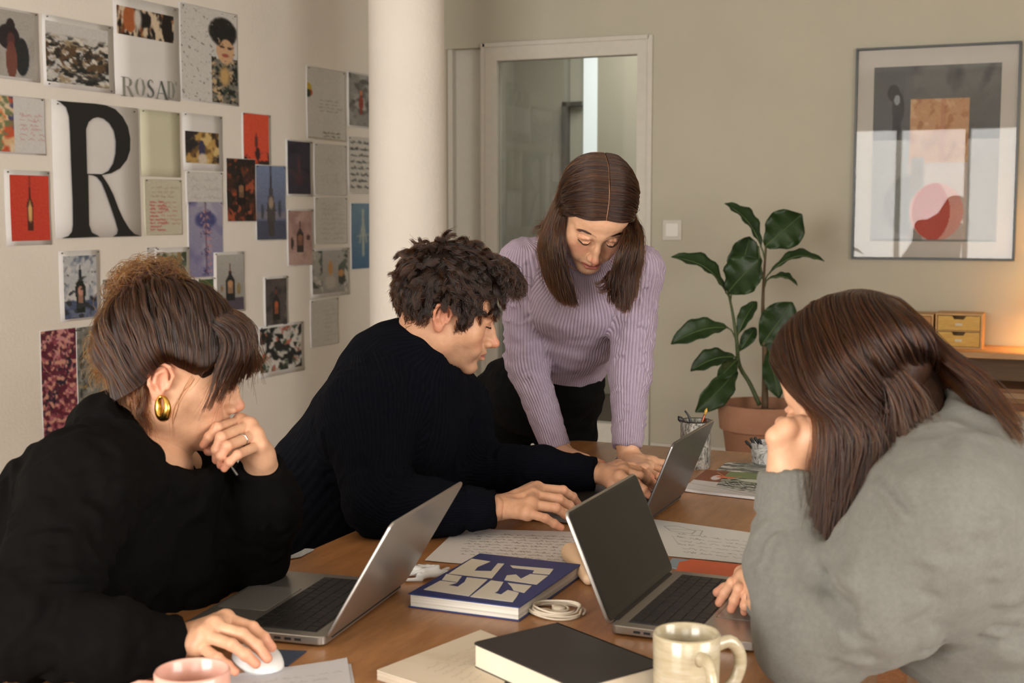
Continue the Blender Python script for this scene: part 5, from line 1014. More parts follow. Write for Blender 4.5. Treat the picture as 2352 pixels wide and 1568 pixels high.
# ---------------------------------------------------------------- sideboard with boxes and lamp
def sideboard():
    PW = wood('pale_oak', rgb(172, 128, 82), rgb(204, 160, 112), 4, (.4, 4, 4), .55); zt = hit(2300, 793, 1, Y1 - .01)[2]; yf = T(2300, 811, zt)[1]; xl = hit(2065, 800, 1, yf)[0]; xr = .55
    r = empty('sideboard', ((xl + xr) / 2, Y1 - .01, 0), label='pale oak open shelf unit along the back wall at the right', cat='shelf unit'); ox = (xl + xr) / 2; yo = Y1 - .01; d = yo - yf; d = max(d, .32)
    h = (xr - xl) / 2; tt = .028
    for nm, z1 in (('top_board', zt), ('shelf_board', P(2300, 936, (np.array((0, yo - d, 0)) - CAM) @ FW + .2)[2]), ('shelf_board', .36), ('bottom_board', .09)):
        b = MB(); z1 = z1; b.box(-h, h, -d, 0, z1 - tt, z1, bev=.002); b.obj(nm, PW, r)
    zs_ = P(2300, 936, (np.array((0, yo - d, 0)) - CAM) @ FW + .2)[2]
    for x, z2 in ((-h, zt - tt), (-h + .86, zs_ - tt), (h - .025, zt - tt)):
        b = MB(); b.box(x, x + .025, -d + .004, -.002, 0, z2, bev=.001); b.obj('side_panel', PW, r)
    b = MB(); b.box(-h + .02, h - .02, -.012, -.002, .05, zt - tt); b.obj('back_panel', wood('shelf_back', rgb(112, 84, 56), rgb(140, 106, 72), 4, (.4, 4, 4), .6), r)
    # boards and planks stored on the upper shelf
    z_s = P(2300, 936, (np.array((0, yo - d, 0)) - CAM) @ FW + .2)[2]; cols = [rgb(128, 82, 54), rgb(150, 112, 76), rgb(172, 140, 106), rgb(140, 100, 70)]; labs = ['reddish brown plank, lowest on the upper shelf', 'mid brown plank second from below on the upper shelf', 'greyish plank third from below on the upper shelf', 'short pale plank on top of the shelf pile']
    z = z_s
    for k in range(4):
        th = (.030, .022, .028, .018)[k]; w2 = (h * .92, h * .88, h * .9, .35)[k]; o = empty('plank', (ox - (.02 if k < 3 else h * .35), yo - d * .5, z + .0003), label=labs[k], cat='plank', group='planks stored on the shelf'); b = MB(); w2 = min(w2, h - .06); b.box(-w2, w2, -d * .42, d * .40, 0, th, bev=.002); b.obj('board', wood('plank_%d' % k, tuple(x * .8 for x in cols[k]), cols[k], 4, (.4, 4, 4), .7), o); z += th + .0006
    return zt, yo - d, d, ox, h
ZT, YFr, DP, OX, HH = sideboard()
def boxes():
    for k, (x0, x1, lab, lo, hi) in enumerate(((2062, 2143, 'yellow two-drawer box partly behind the brown hair', rgb(168, 112, 40), rgb(190, 132, 52)), (2148, 2256, 'yellow two-drawer desktop box, right one on the sideboard', rgb(196, 150, 52), rgb(218, 176, 76)))):
        yf = T(2200, 800, ZT)[1]; yf = min(max(yf, YFr + .01), Y1 - .2); a, c = hit(x0, 760, 1, yf)[0], hit(x1, 760, 1, yf)[0]; zt = hit(x1, 722, 1, yf)[2]; w_ = (c - a) / 2; h = zt - ZT
        r = empty('drawer_box', ((a + c) / 2, yf, ZT), label=lab, cat='drawer box', group='drawer boxes on the sideboard'); W = wood('box_ply', rgb(190, 142, 82), rgb(212, 170, 112), 6, (.5, 4, 4), .5); t = .008; dp = min(.18, Y1 - yf - .02)
        for nm, q in (('side_panel', (-w_, -w_ + t, 0, dp, 0, h)), ('side_panel', (w_ - t, w_, 0, dp, 0, h)), ('top_panel', (-w_ + t, w_ - t, 0, dp, h - t, h)), ('bottom_panel', (-w_ + t, w_ - t, 0, dp, 0, t)), ('divider', (-w_ + t, w_ - t, 0, dp, h / 2 - t / 4, h / 2 + t / 4)), ('back_panel', (-w_ + t, w_ - t, dp - t, dp, t, h - t))):
            b = MB(); b.box(*q); b.obj(nm, W, r)
        Yw = wood('yellow_front_%d' % k, lo, hi, 8, (.6, 3, 3), .45)
        for z0, z1 in ((t + .002, h / 2 - t / 4 - .003), (h / 2 + t / 4 + .002, h - t - .003)):
            a_ = w_ - t - .003; n_ = .032; pts = [(-a_, z0), (a_, z0), (a_, z1), (n_, z1), (n_ * .7, z1 - .016), (-n_ * .7, z1 - .016), (-n_, z1), (-a_, z1)]; nn = len(pts)
            V = [(x, .001, z) for x, z in pts] + [(x, .008, z) for x, z in pts]; from mathutils.geometry import tessellate_polygon
            tri = tessellate_polygon([[Vector((x, z, 0)) for x, z in pts]]); k2 = MB(); k2.add(V, [t_ for t_ in tri] + [tuple(i + nn for i in t_[::-1]) for t_ in tri] + [(i, (i + 1) % nn, nn + (i + 1) % nn, nn + i) for i in range(nn)]); dro = k2.obj('drawer', Yw, r)
            k2 = MB(); k2.box(-a_ + .002, a_ - .002, .008, dp - .012, z0 + .001, z0 + .004); k2.obj('drawer_base', W, dro)
            k2 = MB(); k2.box(-.016, .016, -.0006, .001, (z0 + z1) / 2 - .012, (z0 + z1) / 2 + .0, bev=.0002); k2.obj('label_plate', mat('label_grey', rgb(206, 196, 170), .6), dro)
boxes()
def lamp():
    x, y = hit(2445, 700, 1, Y1 - .20)[0], Y1 - .20; r = empty('table_lamp', (x, y, ZT), label='small warm table lamp on the sideboard just beyond the right edge', cat='lamp')
    b = MB(); b.lathe([(0, 0), (.07, 0), (.07, .012), (.012, .02), (.010, .22), (0, .22)], 32); b.obj('base', mat('brass', rgb(170, 140, 90), .3, 1.), r, True)
    s = NT('lamp_shade'); s.set(Base_Color=rgb(240, 214, 170), Roughness=.8, Emission_Color=rgb(255, 196, 120), Emission_Strength=5.0); b = MB(); b.lathe([(.11, .20), (.075, .40), (.073, .40), (.108, .20)], 40, closed=True); b.obj('shade', s.m, r, True)
    l = bpy.data.lights.new('bulb', 'POINT'); l.energy = 5.5; l.color = (1., .66, .32); l.shadow_soft_size = .05; o = bpy.data.objects.new('bulb', l); COL.objects.link(o); o.parent = r; o.location = (0, 0, .30)
lamp()

# ---------------------------------------------------------------- people
def cloth_mat(name, col, ribs=0, ribh=.5, fuzz=.3, var=.12, vscale=60, rough=.95, knit=900, knith=.25, stretch=None, sheen=.25, spec=.15):
    s = NT(name); s.set(Roughness=rough, Sheen_Weight=sheen, Sheen_Roughness=.6, Specular_IOR_Level=spec, Sheen_Tint=tuple(min(1, c * 2 + .05) for c in col))
    c = s.ramp(s.noise(vscale, 5, .7, stretch=stretch), [(.3, tuple(x * (1 - var) for x in col)), (.7, tuple(x * (1 + var) for x in col))])
    s.l(c, s.b.inputs['Base Color']); pn = s.bump(s.noise(knit, 2), knith, .0015)
    if ribs:
        a = s.n('ShaderNodeAttribute', attribute_name='rib'); sp = s.n('ShaderNodeSeparateXYZ'); s.l(a.outputs['Vector'], sp.inputs[0])
        at = s.n('ShaderNodeMath', operation='ARCTAN2'); s.l(sp.outputs[0], at.inputs[0]); s.l(sp.outputs[1], at.inputs[1])
        m0 = s.n('ShaderNodeMath', operation='MULTIPLY'); s.l(sp.outputs[2], m0.inputs[0]); m0.inputs[1].default_value = ribs
        mu = s.n('ShaderNodeMath', operation='MULTIPLY'); s.l(at.outputs[0], mu.inputs[0]); s.l(m0.outputs[0], mu.inputs[1])
        wv = s.noise(14, 3); ma = s.n('ShaderNodeMath', operation='MULTIPLY_ADD'); s.l(wv, ma.inputs[0]); ma.inputs[1].default_value = 3.; s.l(mu.outputs[0], ma.inputs[2])
        si = s.n('ShaderNodeMath', operation='SINE'); s.l(ma.outputs[0], si.inputs[0]); s.bump(si.outputs[0], ribh, .003, pn)
        mx = s.n('ShaderNodeMix', data_type='RGBA', blend_type='MULTIPLY'); mx.inputs[0].default_value = .6; s.l(c, mx.inputs[6])
        s.l(s.ramp(si.outputs[0], [(0., (.62, .60, .64)), (.45, (1, 1, 1))]), mx.inputs[7]); s.l(mx.outputs[2], s.b.inputs['Base Color'])
    return s.m
def cloth(name, F_, m, parent, bones=None, disp=None, smooth=3):
    V, q = F_.surf(smooth); at = {}
    if bones:
        B, cid, LL = bone_coords(V, bones); at['rib'] = B
        if disp: V = V + vnormals(V, q) * disp(V, np.c_[B[:, :2], LL], cid)[:, None]
    return link(name, mesh(name, V, q, True, at), m, parent)
def circ(c, n, r, k=20, ref=(0, 0, 1), e=1.0):
    n = nrm(n); u = nrm(np.asarray(ref) - n * (np.asarray(ref) @ n)); v = np.cross(n, u)
    return [np.asarray(c) + r * (math.cos(2 * PI * i / k) * u * e + math.sin(2 * PI * i / k) * v) for i in range(k)]
def bounds(*pts, m=.16):
    A = np.array([p for p in pts]); return A.min(0) - m, A.max(0) + m
SKF = (rgb(210, 164, 132), rgb(206, 128, 104), rgb(176, 90, 84), rgb(62, 44, 34))
SKM = (rgb(204, 156, 124), rgb(196, 120, 96), rgb(170, 94, 84), rgb(34, 24, 18))
TIP = rgb(206, 128, 104)
def inner_body(chains, skin, vox=.012):
    A = np.concatenate([np.array(c[0]) for c in chains]); F_ = Field(A.min(0) - .2, A.max(0) + .2, vox, .06)
    for pts, rs in chains: F_.chain(pts, rs, k=.03)
    V, q = F_.surf(2); return V, q, np.c_[np.tile(np.array(skin), (len(V), 1)), np.ones(len(V))]
def lashes(H, name, parent, m, male=False):
    for s in (-1, 1):
        b = MB(); pts = [(s * .0195, .0885, -.0072), (s * .025, .0925, -.0085), (s * .033, .0918, -.0095), (s * .0420, .0835, -.0075), (s * .046, .0800, -.0060)]
        b.tube([H.w(p) for p in resample(pts, 10)], [.0005] + [.0014] * 7 + [.0012, .0004], 6); b.obj(name, m, parent, True)
def brows(H, parent, m, male=False, n=420):
    q = np.random.default_rng(5); L = []
    for s in (-1, 1):
        for i in range(n // 2):
            t = q.uniform(0, 1); x = .011 + .036 * t; z = .0195 + .0055 * math.sin(t * 2.4) - (.004 * (t - .8) / .2 if t > .8 else 0) + q.normal() * (.0021 if male else .0014)
            y = .0925 - 7.2 * x * x * .9; p = np.array((s * x, y, z)); d = np.array((s * .008, -.002 - .10 * x, .0035 * (1 - 1.5 * t)))
            L.append([H.w(p + d * k / 3 + np.array((0, .0008, 0))) for k in range(4)])
    strands('eyebrow_hairs', np.array(L), np.full((len(L), 4), .00030 if not male else .00034) * np.array([1, 1, .8, .3]), m, parent)
def pants(name, chains, m, parent, vox=.008):
    A = np.concatenate([np.array(c[0]) for c in chains]); F_ = Field(A.min(0) - .16, A.max(0) + .16, vox, .06)
    for pts, rs in chains: F_.chain(pts, rs, k=.03)
    F_.wob(.003, .09, 3); V, q = F_.surf(2); return link(name, mesh(name, V, q, True), m, parent)
def shoe(p, f, m, parent):
    f = nrm(f); p = np.asarray(p, float); F_ = Field(p - .3, p + .3, .006, .05)
    F_.chain([p + (0, 0, .045), p + f * .13 + (0, 0, .035), p + f * .2 + (0, 0, .028)], [.042, .038, .028], k=.02)
    F_.cone(p + (0, 0, .05), p + (0, 0, .10), .045, .042, k=.02); F_.plane(p + (0, 0, .004), (0, 0, -1)); V, q = F_.surf(1)
    link('shoe', mesh('shoe', V, q, True), m, parent)
HB = mat_hair('brown_hair', .78, .72, .32)
HD = mat_hair('dark_brown_hair', .84, .62, .30)
HL = mat_hair('light_brown_hair', .66, .75, .32)
HT = mat_hair('golden_brown_hair', .45, .85, .35)
CAP = mat('hair_base', rgb(26, 18, 13), .95, var=.4, vscale=120, Specular_IOR_Level=.1)
CAPL = mat('hair_base_light', rgb(40, 26, 17), .95, var=.4, vscale=120, Specular_IOR_Level=.1)
LASH = mat('lash', rgb(26, 18, 14), .6)
def scalp(n, seed, rad=(.0785, .1005, .0865), c=(0, -.013, .034), region=None):
    q = np.random.default_rng(seed); d = q.normal(size=(n * 3, 3)); d /= np.linalg.norm(d, axis=1)[:, None]
    p = np.array(c) + d * np.array(rad); ok = region(p) if region else np.ones(len(p), bool); p, d = p[ok][:n], d[ok][:n]
    nn = d / np.array(rad); nn /= np.linalg.norm(nn, axis=1)[:, None]; return p, nn
def push(L, H, c=(0, -.013, .034), r=(.0775, .1, .087), k=1.0):
    """keeps strand points outside the skull ellipsoid (world in, world out)"""
    p = H.l(L.reshape(-1, 3)) - c; m = np.sqrt(((p / np.array(r)) ** 2).sum(1)); f = np.where(m < k, k / np.maximum(m, 1e-3), 1.0)
    return H.w(p * f[:, None] + c).reshape(L.shape)
def cap_field(H, hl, r=.006, vox=.003, extra=None, name='hair', parent=None, m=None, cy=-.013, ry=.1000):
    F_ = Field((-.13, -.16, -.16), (.13, .16, .17), vox, .04)
    F_.ell((0, cy, .034), (.0785 + r, ry + r, .0860 + r), k=.01); hl(F_)
    V, q = F_.surf(2); return H.w(V), q
def g_(H, L): return [H.w(p) if len(p) == 3 and abs(p[0]) < 1 else P(*p) for p in L]

# ============ woman at the left
BLK = cloth_mat('black_wool', rgb(13, 12, 12), var=.15, sheen=.01, spec=.05, knit=700)
def woman_left():
    H = Head([-1.2793, 1.6516, 1.1155], [.7361, .60, -.22], [.2006, .057, .978])
    nb = P(352, 1055, 2.06)
    parts = [make_head(H, (nb, .056), SKF, nose=.7)]
    pel = np.array((-1.57, 1.50, .58)); bel = np.array((-1.46, 1.53, .74)); che = np.array((-1.37, 1.57, .88)); upp = P(322, 1085, 2.04)
    sN, sF = P(190, 1118, 1.86), P(430, 1095, 2.24); eN, eF = P(72, 1436, 1.70), P(575, 1262, 2.16)
    wN, cN = T(430, 1468, .795), T(412, 1472, .795); wF, cF = P(598, 1052, 2.07), P(600, 1066, 2.08)
    J = lambda L, z: [T(x, y, h) for x, y, h in L]
    hN = dict(wrist=T(440, 1466, .797), forearm=T(385, 1476, .797), index=J([(518, 1421, .812), (580, 1441, .805), (605, 1464, .793), (624, 1486, .781)], 0), middle=J([(492, 1438, .815), (556, 1456, .808), (590, 1482, .795), (614, 1511, .782)], 0),
              ring=J([(470, 1458, .808), (532, 1480, .802), (564, 1503, .789), (588, 1524, .777)], 0), pinky=J([(456, 1482, .795), (500, 1511, .787), (522, 1528, .776), (540, 1542, .768)], 0), thumb=J([(450, 1440, .79), (500, 1428, .782), (545, 1440, .775), (575, 1452, .770)], 0))
    hF = dict(wrist=P(596, 1046, 2.065), forearm=P(602, 1090, 2.09), index=[P(553, 968, 2.07), P(499, 982, 2.02), P(481, 1003, 2.015), P(468, 1021, 2.02)],
              middle=[P(572, 977, 2.055), P(508, 1004, 2.00), P(498, 1032, 2.00), P(497, 1056, 2.01)], ring=[P(586, 998, 2.045), P(522, 1024, 1.99), P(508, 1046, 1.99), P(507, 1068, 2.0)],
              pinky=[P(595, 1022, 2.04), P(546, 1044, 1.99), P(527, 1060, 1.985), P(515, 1076, 1.99)], thumb=[P(572, 1040, 2.07), P(535, 1030, 2.07), P(500, 1032, 2.05), P(479, 1035, 2.04)])
    parts.append(hand_parts(hN, .0125, SKF[0], TIP, wr=.024, flat=ZZ, thick=.93)); parts.append(hand_parts(hF, .0125, SKF[0], TIP, wr=.025, thick=.93))
    parts.append(inner_body([([pel, bel, che, upp, nb], [.12, .10, .11, .07, .05]), ([upp, sN], [.06, .05]), ([upp, sF], [.06, .05]), ([sN, eN, cN], [.045, .035, .024]), ([sF, eF, cF], [.045, .035, .022])], SKF[0]))
    V, q, C = merge(parts)
    me = link('person', mesh('person', V, q, True, {'Col': C}), mat_skin())
    tag(me, 'woman in black with a messy brown bun, resting her chin on her hand', 'person')
    # sweater
    ch = [([pel + (0, 0, .08), bel, che, upp, nb], [.15, .145, .135, .105, .07], -FH), ([sN, eN, T(250, 1478, .81), cN], [.078, .066, .052, .034], UP), ([sF, eF, P(603, 1160, 2.12), cF], [.07, .062, .058, .036], UP)]
    A = np.concatenate([np.array(c[0]) for c in ch]); F_ = Field(A.min(0) - .17, A.max(0) + .17, .0045, .06)
    F_.chain(ch[0][0][:4], ch[0][1][:4], k=.05, flat=(FH, 1.18)); F_.cone(upp, nb, .10, .075, k=.05)
    F_.cone(sN, upp, .080, .095, k=.05); F_.cone(sF, upp, .078, .095, k=.05); F_.cone(P(258, 1015, 2.0), upp, .060, .08, k=.05); F_.chain([P(385, 1130, 2.12), P(405, 1260, 2.10), P(385, 1345, 2.10), P(370, 1480, 2.15)], [.07, .075, .075, .075], k=.05)
    F_.chain(ch[1][0], ch[1][1], k=.025, cap=True); F_.chain(ch[2][0], ch[2][1], k=.025, cap=True)
    F_.wob(.0022, .10, 1)
    for q_ in ((345, 897), (398, 950), (448, 1004)): F_.cone(P(*q_, 1.84), P(*q_, 2.14), .050, .054, k=.006, op='cut')
    rc, rn = P(362, 1010, 2.045), nrm(P(392, 985, 2.045) - P(362, 1010, 2.045))
    F_.cone(rc - rn * .004, rc + rn * .12, .070, .085, k=.01, op='cut')
    ring = circ(rc + rn * .0, rn, .074, 24, FH, 1.0)
    F_.chain(ring + ring[:1], [.0065] * 25, k=.006)
    F_.plane(T(250, 1470, .7535), (0, 0, -1)) if False else None
    def disp(V, B, cid):
        d = np.zeros(len(V)); L = B[:, 2]
        m = cid == 1; d[m] = .004 * np.sin(L[m] * 2 * PI / .05 + 2.2 * wobv(V[m], .12, 4)) * np.clip(.4 + wobv(V[m], .1, 6), 0, 1)
        m = cid == 2; d[m] = .0035 * np.sin(L[m] * 2 * PI / .045 + 2.2 * wobv(V[m], .1, 5)) * np.clip(.3 + wobv(V[m], .1, 7), 0, 1)
        m = cid == 0; d[m] = .004 * np.sin(wobv(V[m], .2, 8, st=(1, 1, .5)) * 4)
        return d
    cloth('sweater', F_, BLK, me, ch, disp)
    TR = mat('dark_trousers', rgb(24, 24, 28), .9, bump=.3, bscale=600)
    pants('trousers', [([pel + (0, 0, .04), pel + (0, -.09, -.02), (-1.13, 1.42, .56), (-1.10, 1.42, .12)], [.13, .10, .068, .045]), ([pel + (0, .02, .02), pel + (0, .10, -.02), (-1.13, 1.62, .56), (-1.12, 1.62, .12)], [.13, .10, .068, .045])], TR, me)
    for y in (1.42, 1.62): shoe((-1.11, y, 0), (1, 0, 0), mat('white_shoe', rgb(210, 205, 198), .6), me)
    # hair
    def hl(F_):
        F_.ell((0, .085, -.045), (.062, .065, .075), k=.01, op='cut')
        for s in (-1, 1):
            F_.ell((s * .075, .01, -.05), (.032, .055, .072), k=.006, op='cut')
        F_.ell((0, -.03, -.14), (.10, .10, .085), k=.006, op='cut')
    V, q = cap_field(H, hl, .004)
    bun = P(350, 656, 2.06); Bf = Field(bun - .12, bun + .12, .003, .04); Bf.ell(bun, (.036, .036, .030), k=.01); Bf.ell(P(310, 700, 2.06), (.030, .03, .03), k=.02); Bf.wob(.006, .03, 4)
    V2, q2 = Bf.surf(1); hair = link('hair', mesh('hair', np.concatenate([V, V2]), np.concatenate([q, q2 + len(V)]), True), CAPL, me)
    o = -.02
    gs = []
    # hair pulled back from the brow, temple and nape to the bun (near side, then over the crown, then the far side)
    bl = H.l(bun)
    for a in np.linspace(-1, 1, 13):
        s = 1 if a >= 0 else -1; k = abs(a)
        st = [(.010, .084, .062), (.050, .066, .045), (.070, .040, .012), (.080, .012, .016), (.084, -.015, .020), (.080, -.04, -.02), (.050, -.075, -.06)]
        i = k * 6; j = min(int(i), 5); f = i - j; p0 = np.array(st[j]) * (1 - f) + np.array(st[j + 1]) * f; p0[0] *= s
        c = np.array((0, -.013, .034)); e = bl; pts = [p0]
        for t in (.25, .5, .75):
            m_ = p0 * (1 - t) + e * t - c; rr = np.sqrt(((m_ / np.array((.088, .111, .098))) ** 2).sum()); m_ = m_ / rr if rr < 1 else m_; pts.append(m_ + c)
        pts.append(e); gs.append([H.w(p) for p in pts])
    L1 = hair_loft(gs, 7500, 14, .006, .45, 90, .0015, .05, .01, .00030, 1, 1.0, .02)
    # bangs: from the crown forward and down over the brow
    bg = []
    tips = [(470, 945, 1.97), (497, 925, 1.965), (525, 896, 1.965), (550, 872, 1.975), (575, 864, 2.0), (592, 856, 2.03), (597, 842, 2.07), (592, 830, 2.11)]
    tops = [(.055, .035, .085), (.048, .04, .092), (.038, .045, .098), (.028, .05, .10), (.016, .052, .104), (.004, .053, .105), (-.012, .052, .104), (-.03, .048, .098)]
    mids = [(.083, .062, .030), (.072, .080, .036), (.060, .094, .040), (.048, .104, .044), (.032, .111, .046), (.014, .115, .048), (-.008, .115, .048), (-.034, .107, .046)]
    for a, b, c in zip(tops, mids, tips): bg.append([H.w(a), H.w(np.array(a) * .45 + np.array(b) * .55 + (0, .012, .014)), H.w(b), P(*c)])
    L2 = hair_loft(bg, 2600, 14, .006, .5, 40, .0012, .06, .012, .00030, 2, .4, .25)
    # frizzy bun and loose curls
    q_ = np.random.default_rng(3); N = 1500; cc = q_.normal(size=(N, 3)); cc /= np.linalg.norm(cc, axis=1)[:, None]
    t = np.linspace(0, 1, 16); ax = q_.normal(size=(N, 3)); ax /= np.linalg.norm(ax, axis=1)[:, None]; bx = np.cross(cc, ax); bx /= np.linalg.norm(bx, axis=1)[:, None]
    ang = q_.uniform(1.5, 4, N)[:, None] * t[None]; r0 = (q_.uniform(.030, .057, N))[:, None] * (1 + .25 * np.sin(t[None] * 9 + q_.uniform(0, 6, N)[:, None]))
    Lb = bun + (np.cos(ang)[:, :, None] * cc[:, None] + np.sin(ang)[:, :, None] * bx[:, None]) * r0[:, :, None] * np.array((1, 1, .78))
    off = P(322, 690, 2.06) - bun; Lb += off * (q_.uniform(0, 1, N) ** 2)[:, None, None]
    L3 = (Lb, np.full((N, 16), .00028))
    wisps = [[(300, 690, 2.05), (262, 730, 2.04), (245, 780, 2.03), (232, 850, 2.03)], [(310, 700, 2.05), (275, 760, 2.03), (240, 800, 2.02), (218, 838, 2.02)], [(320, 720, 2.04), (285, 770, 2.02), (262, 830, 2.01), (255, 905, 2.01)],
             [(330, 700, 2.04), (270, 720, 2.05), (240, 790, 2.05), (246, 868, 2.04)]]
    L4 = hair_loft([[P(*p) for p in g] for g in wisps], 950, 18, .020, .5, 40, .006, .035, .012, .00028, 4, .4, .5)
    nape = [[(300, 850, 1.99), (285, 890, 1.99), (290, 930, 2.0), (300, 960, 2.01)], [(330, 840, 1.97), (320, 890, 1.97), (322, 940, 1.98), (330, 985, 1.99)], [(345, 850, 1.965), (335, 900, 1.965), (330, 945, 1.97), (345, 1010, 1.98)]]
    L5 = hair_loft([[P(*p) for p in g] for g in nape], 300, 14, .008, .5, 16, .003, .04, .012, .00024, 6, .4, .5)
    side = [[(440, 860, 1.955), (415, 900, 1.955), (396, 950, 1.96), (400, 1010, 1.97)], [(448, 870, 1.955), (420, 915, 1.955), (400, 960, 1.96), (404, 1000, 1.97)]]
    L6 = hair_loft([[P(*p) for p in g] for g in side], 16, 14, .002, .2, 4, .002, .06, .006, .00018, 7, .4, .3)
    A, B = joinL(L1, L2); A = push(A, H, r=(.0835, .105, .0905)); t_ = np.random.default_rng(5).uniform(size=len(A)) < .25; strands('hair_strands', A[~t_], B[~t_], HB, hair); strands('hair_highlights', A[t_], B[t_], HL, hair)
    k16 = lambda LR, k: (np.stack([resample(l, k) for l in LR[0]]), np.stack([np.interp(np.linspace(0, 1, k), np.linspace(0, 1, LR[1].shape[1]), r) for r in LR[1]]))
    A, B = joinL(k16(L4, 16), L3, k16(L5, 16), k16(L6, 16)); h_ = np.random.default_rng(12).uniform(size=len(A)) < .45; strands('hair_bun', A[h_], B[h_], HT, hair); strands('hair_bun_dark', A[~h_], B[~h_], HL, hair)
    lashes(H, 'eyelashes', me, LASH); brows(H, me, HD)
    # earring: a knotted gold hoop
    G = mat('gold', rgb(212, 168, 80), .22, 1.0); e = P(374, 934, 1.955); b = MB()
    pts = [e + .0155 * (math.cos(a) * nrm(RT * .6 - FH * .5) * .72 + math.sin(a) * ZZ) for a in np.linspace(PI * .55, PI * 2.45, 22)]
    b.tube(pts, [.0022 + .0048 * math.sin(PI * i / 21) for i in range(22)], 12); eo = b.obj('earring', G, me, 'full'); eo['label'] = 'gold hoop earring'
    b = MB(); j = hF['ring']; rc_ = j[0] * .55 + j[1] * .45; b.tube(circ(rc_, j[1] - j[0], .0088, 20), .0011, 6, closed=True); b.obj('finger_ring', mat('silver', rgb(190, 188, 182), .25, 1.0), me, 'full')
    # pen between the fingers
    b = MB(); b.tube([P(524, 1062, 2.0), P(545, 1091, 2.0)], .0022, 8); b.obj('pen', mat('grey_metal', rgb(120, 120, 122), .3, 1.0), None, True)
    tag(bpy.data.objects['pen'], 'slim grey pen held under the chin by the woman at the left', 'pen')
woman_left()

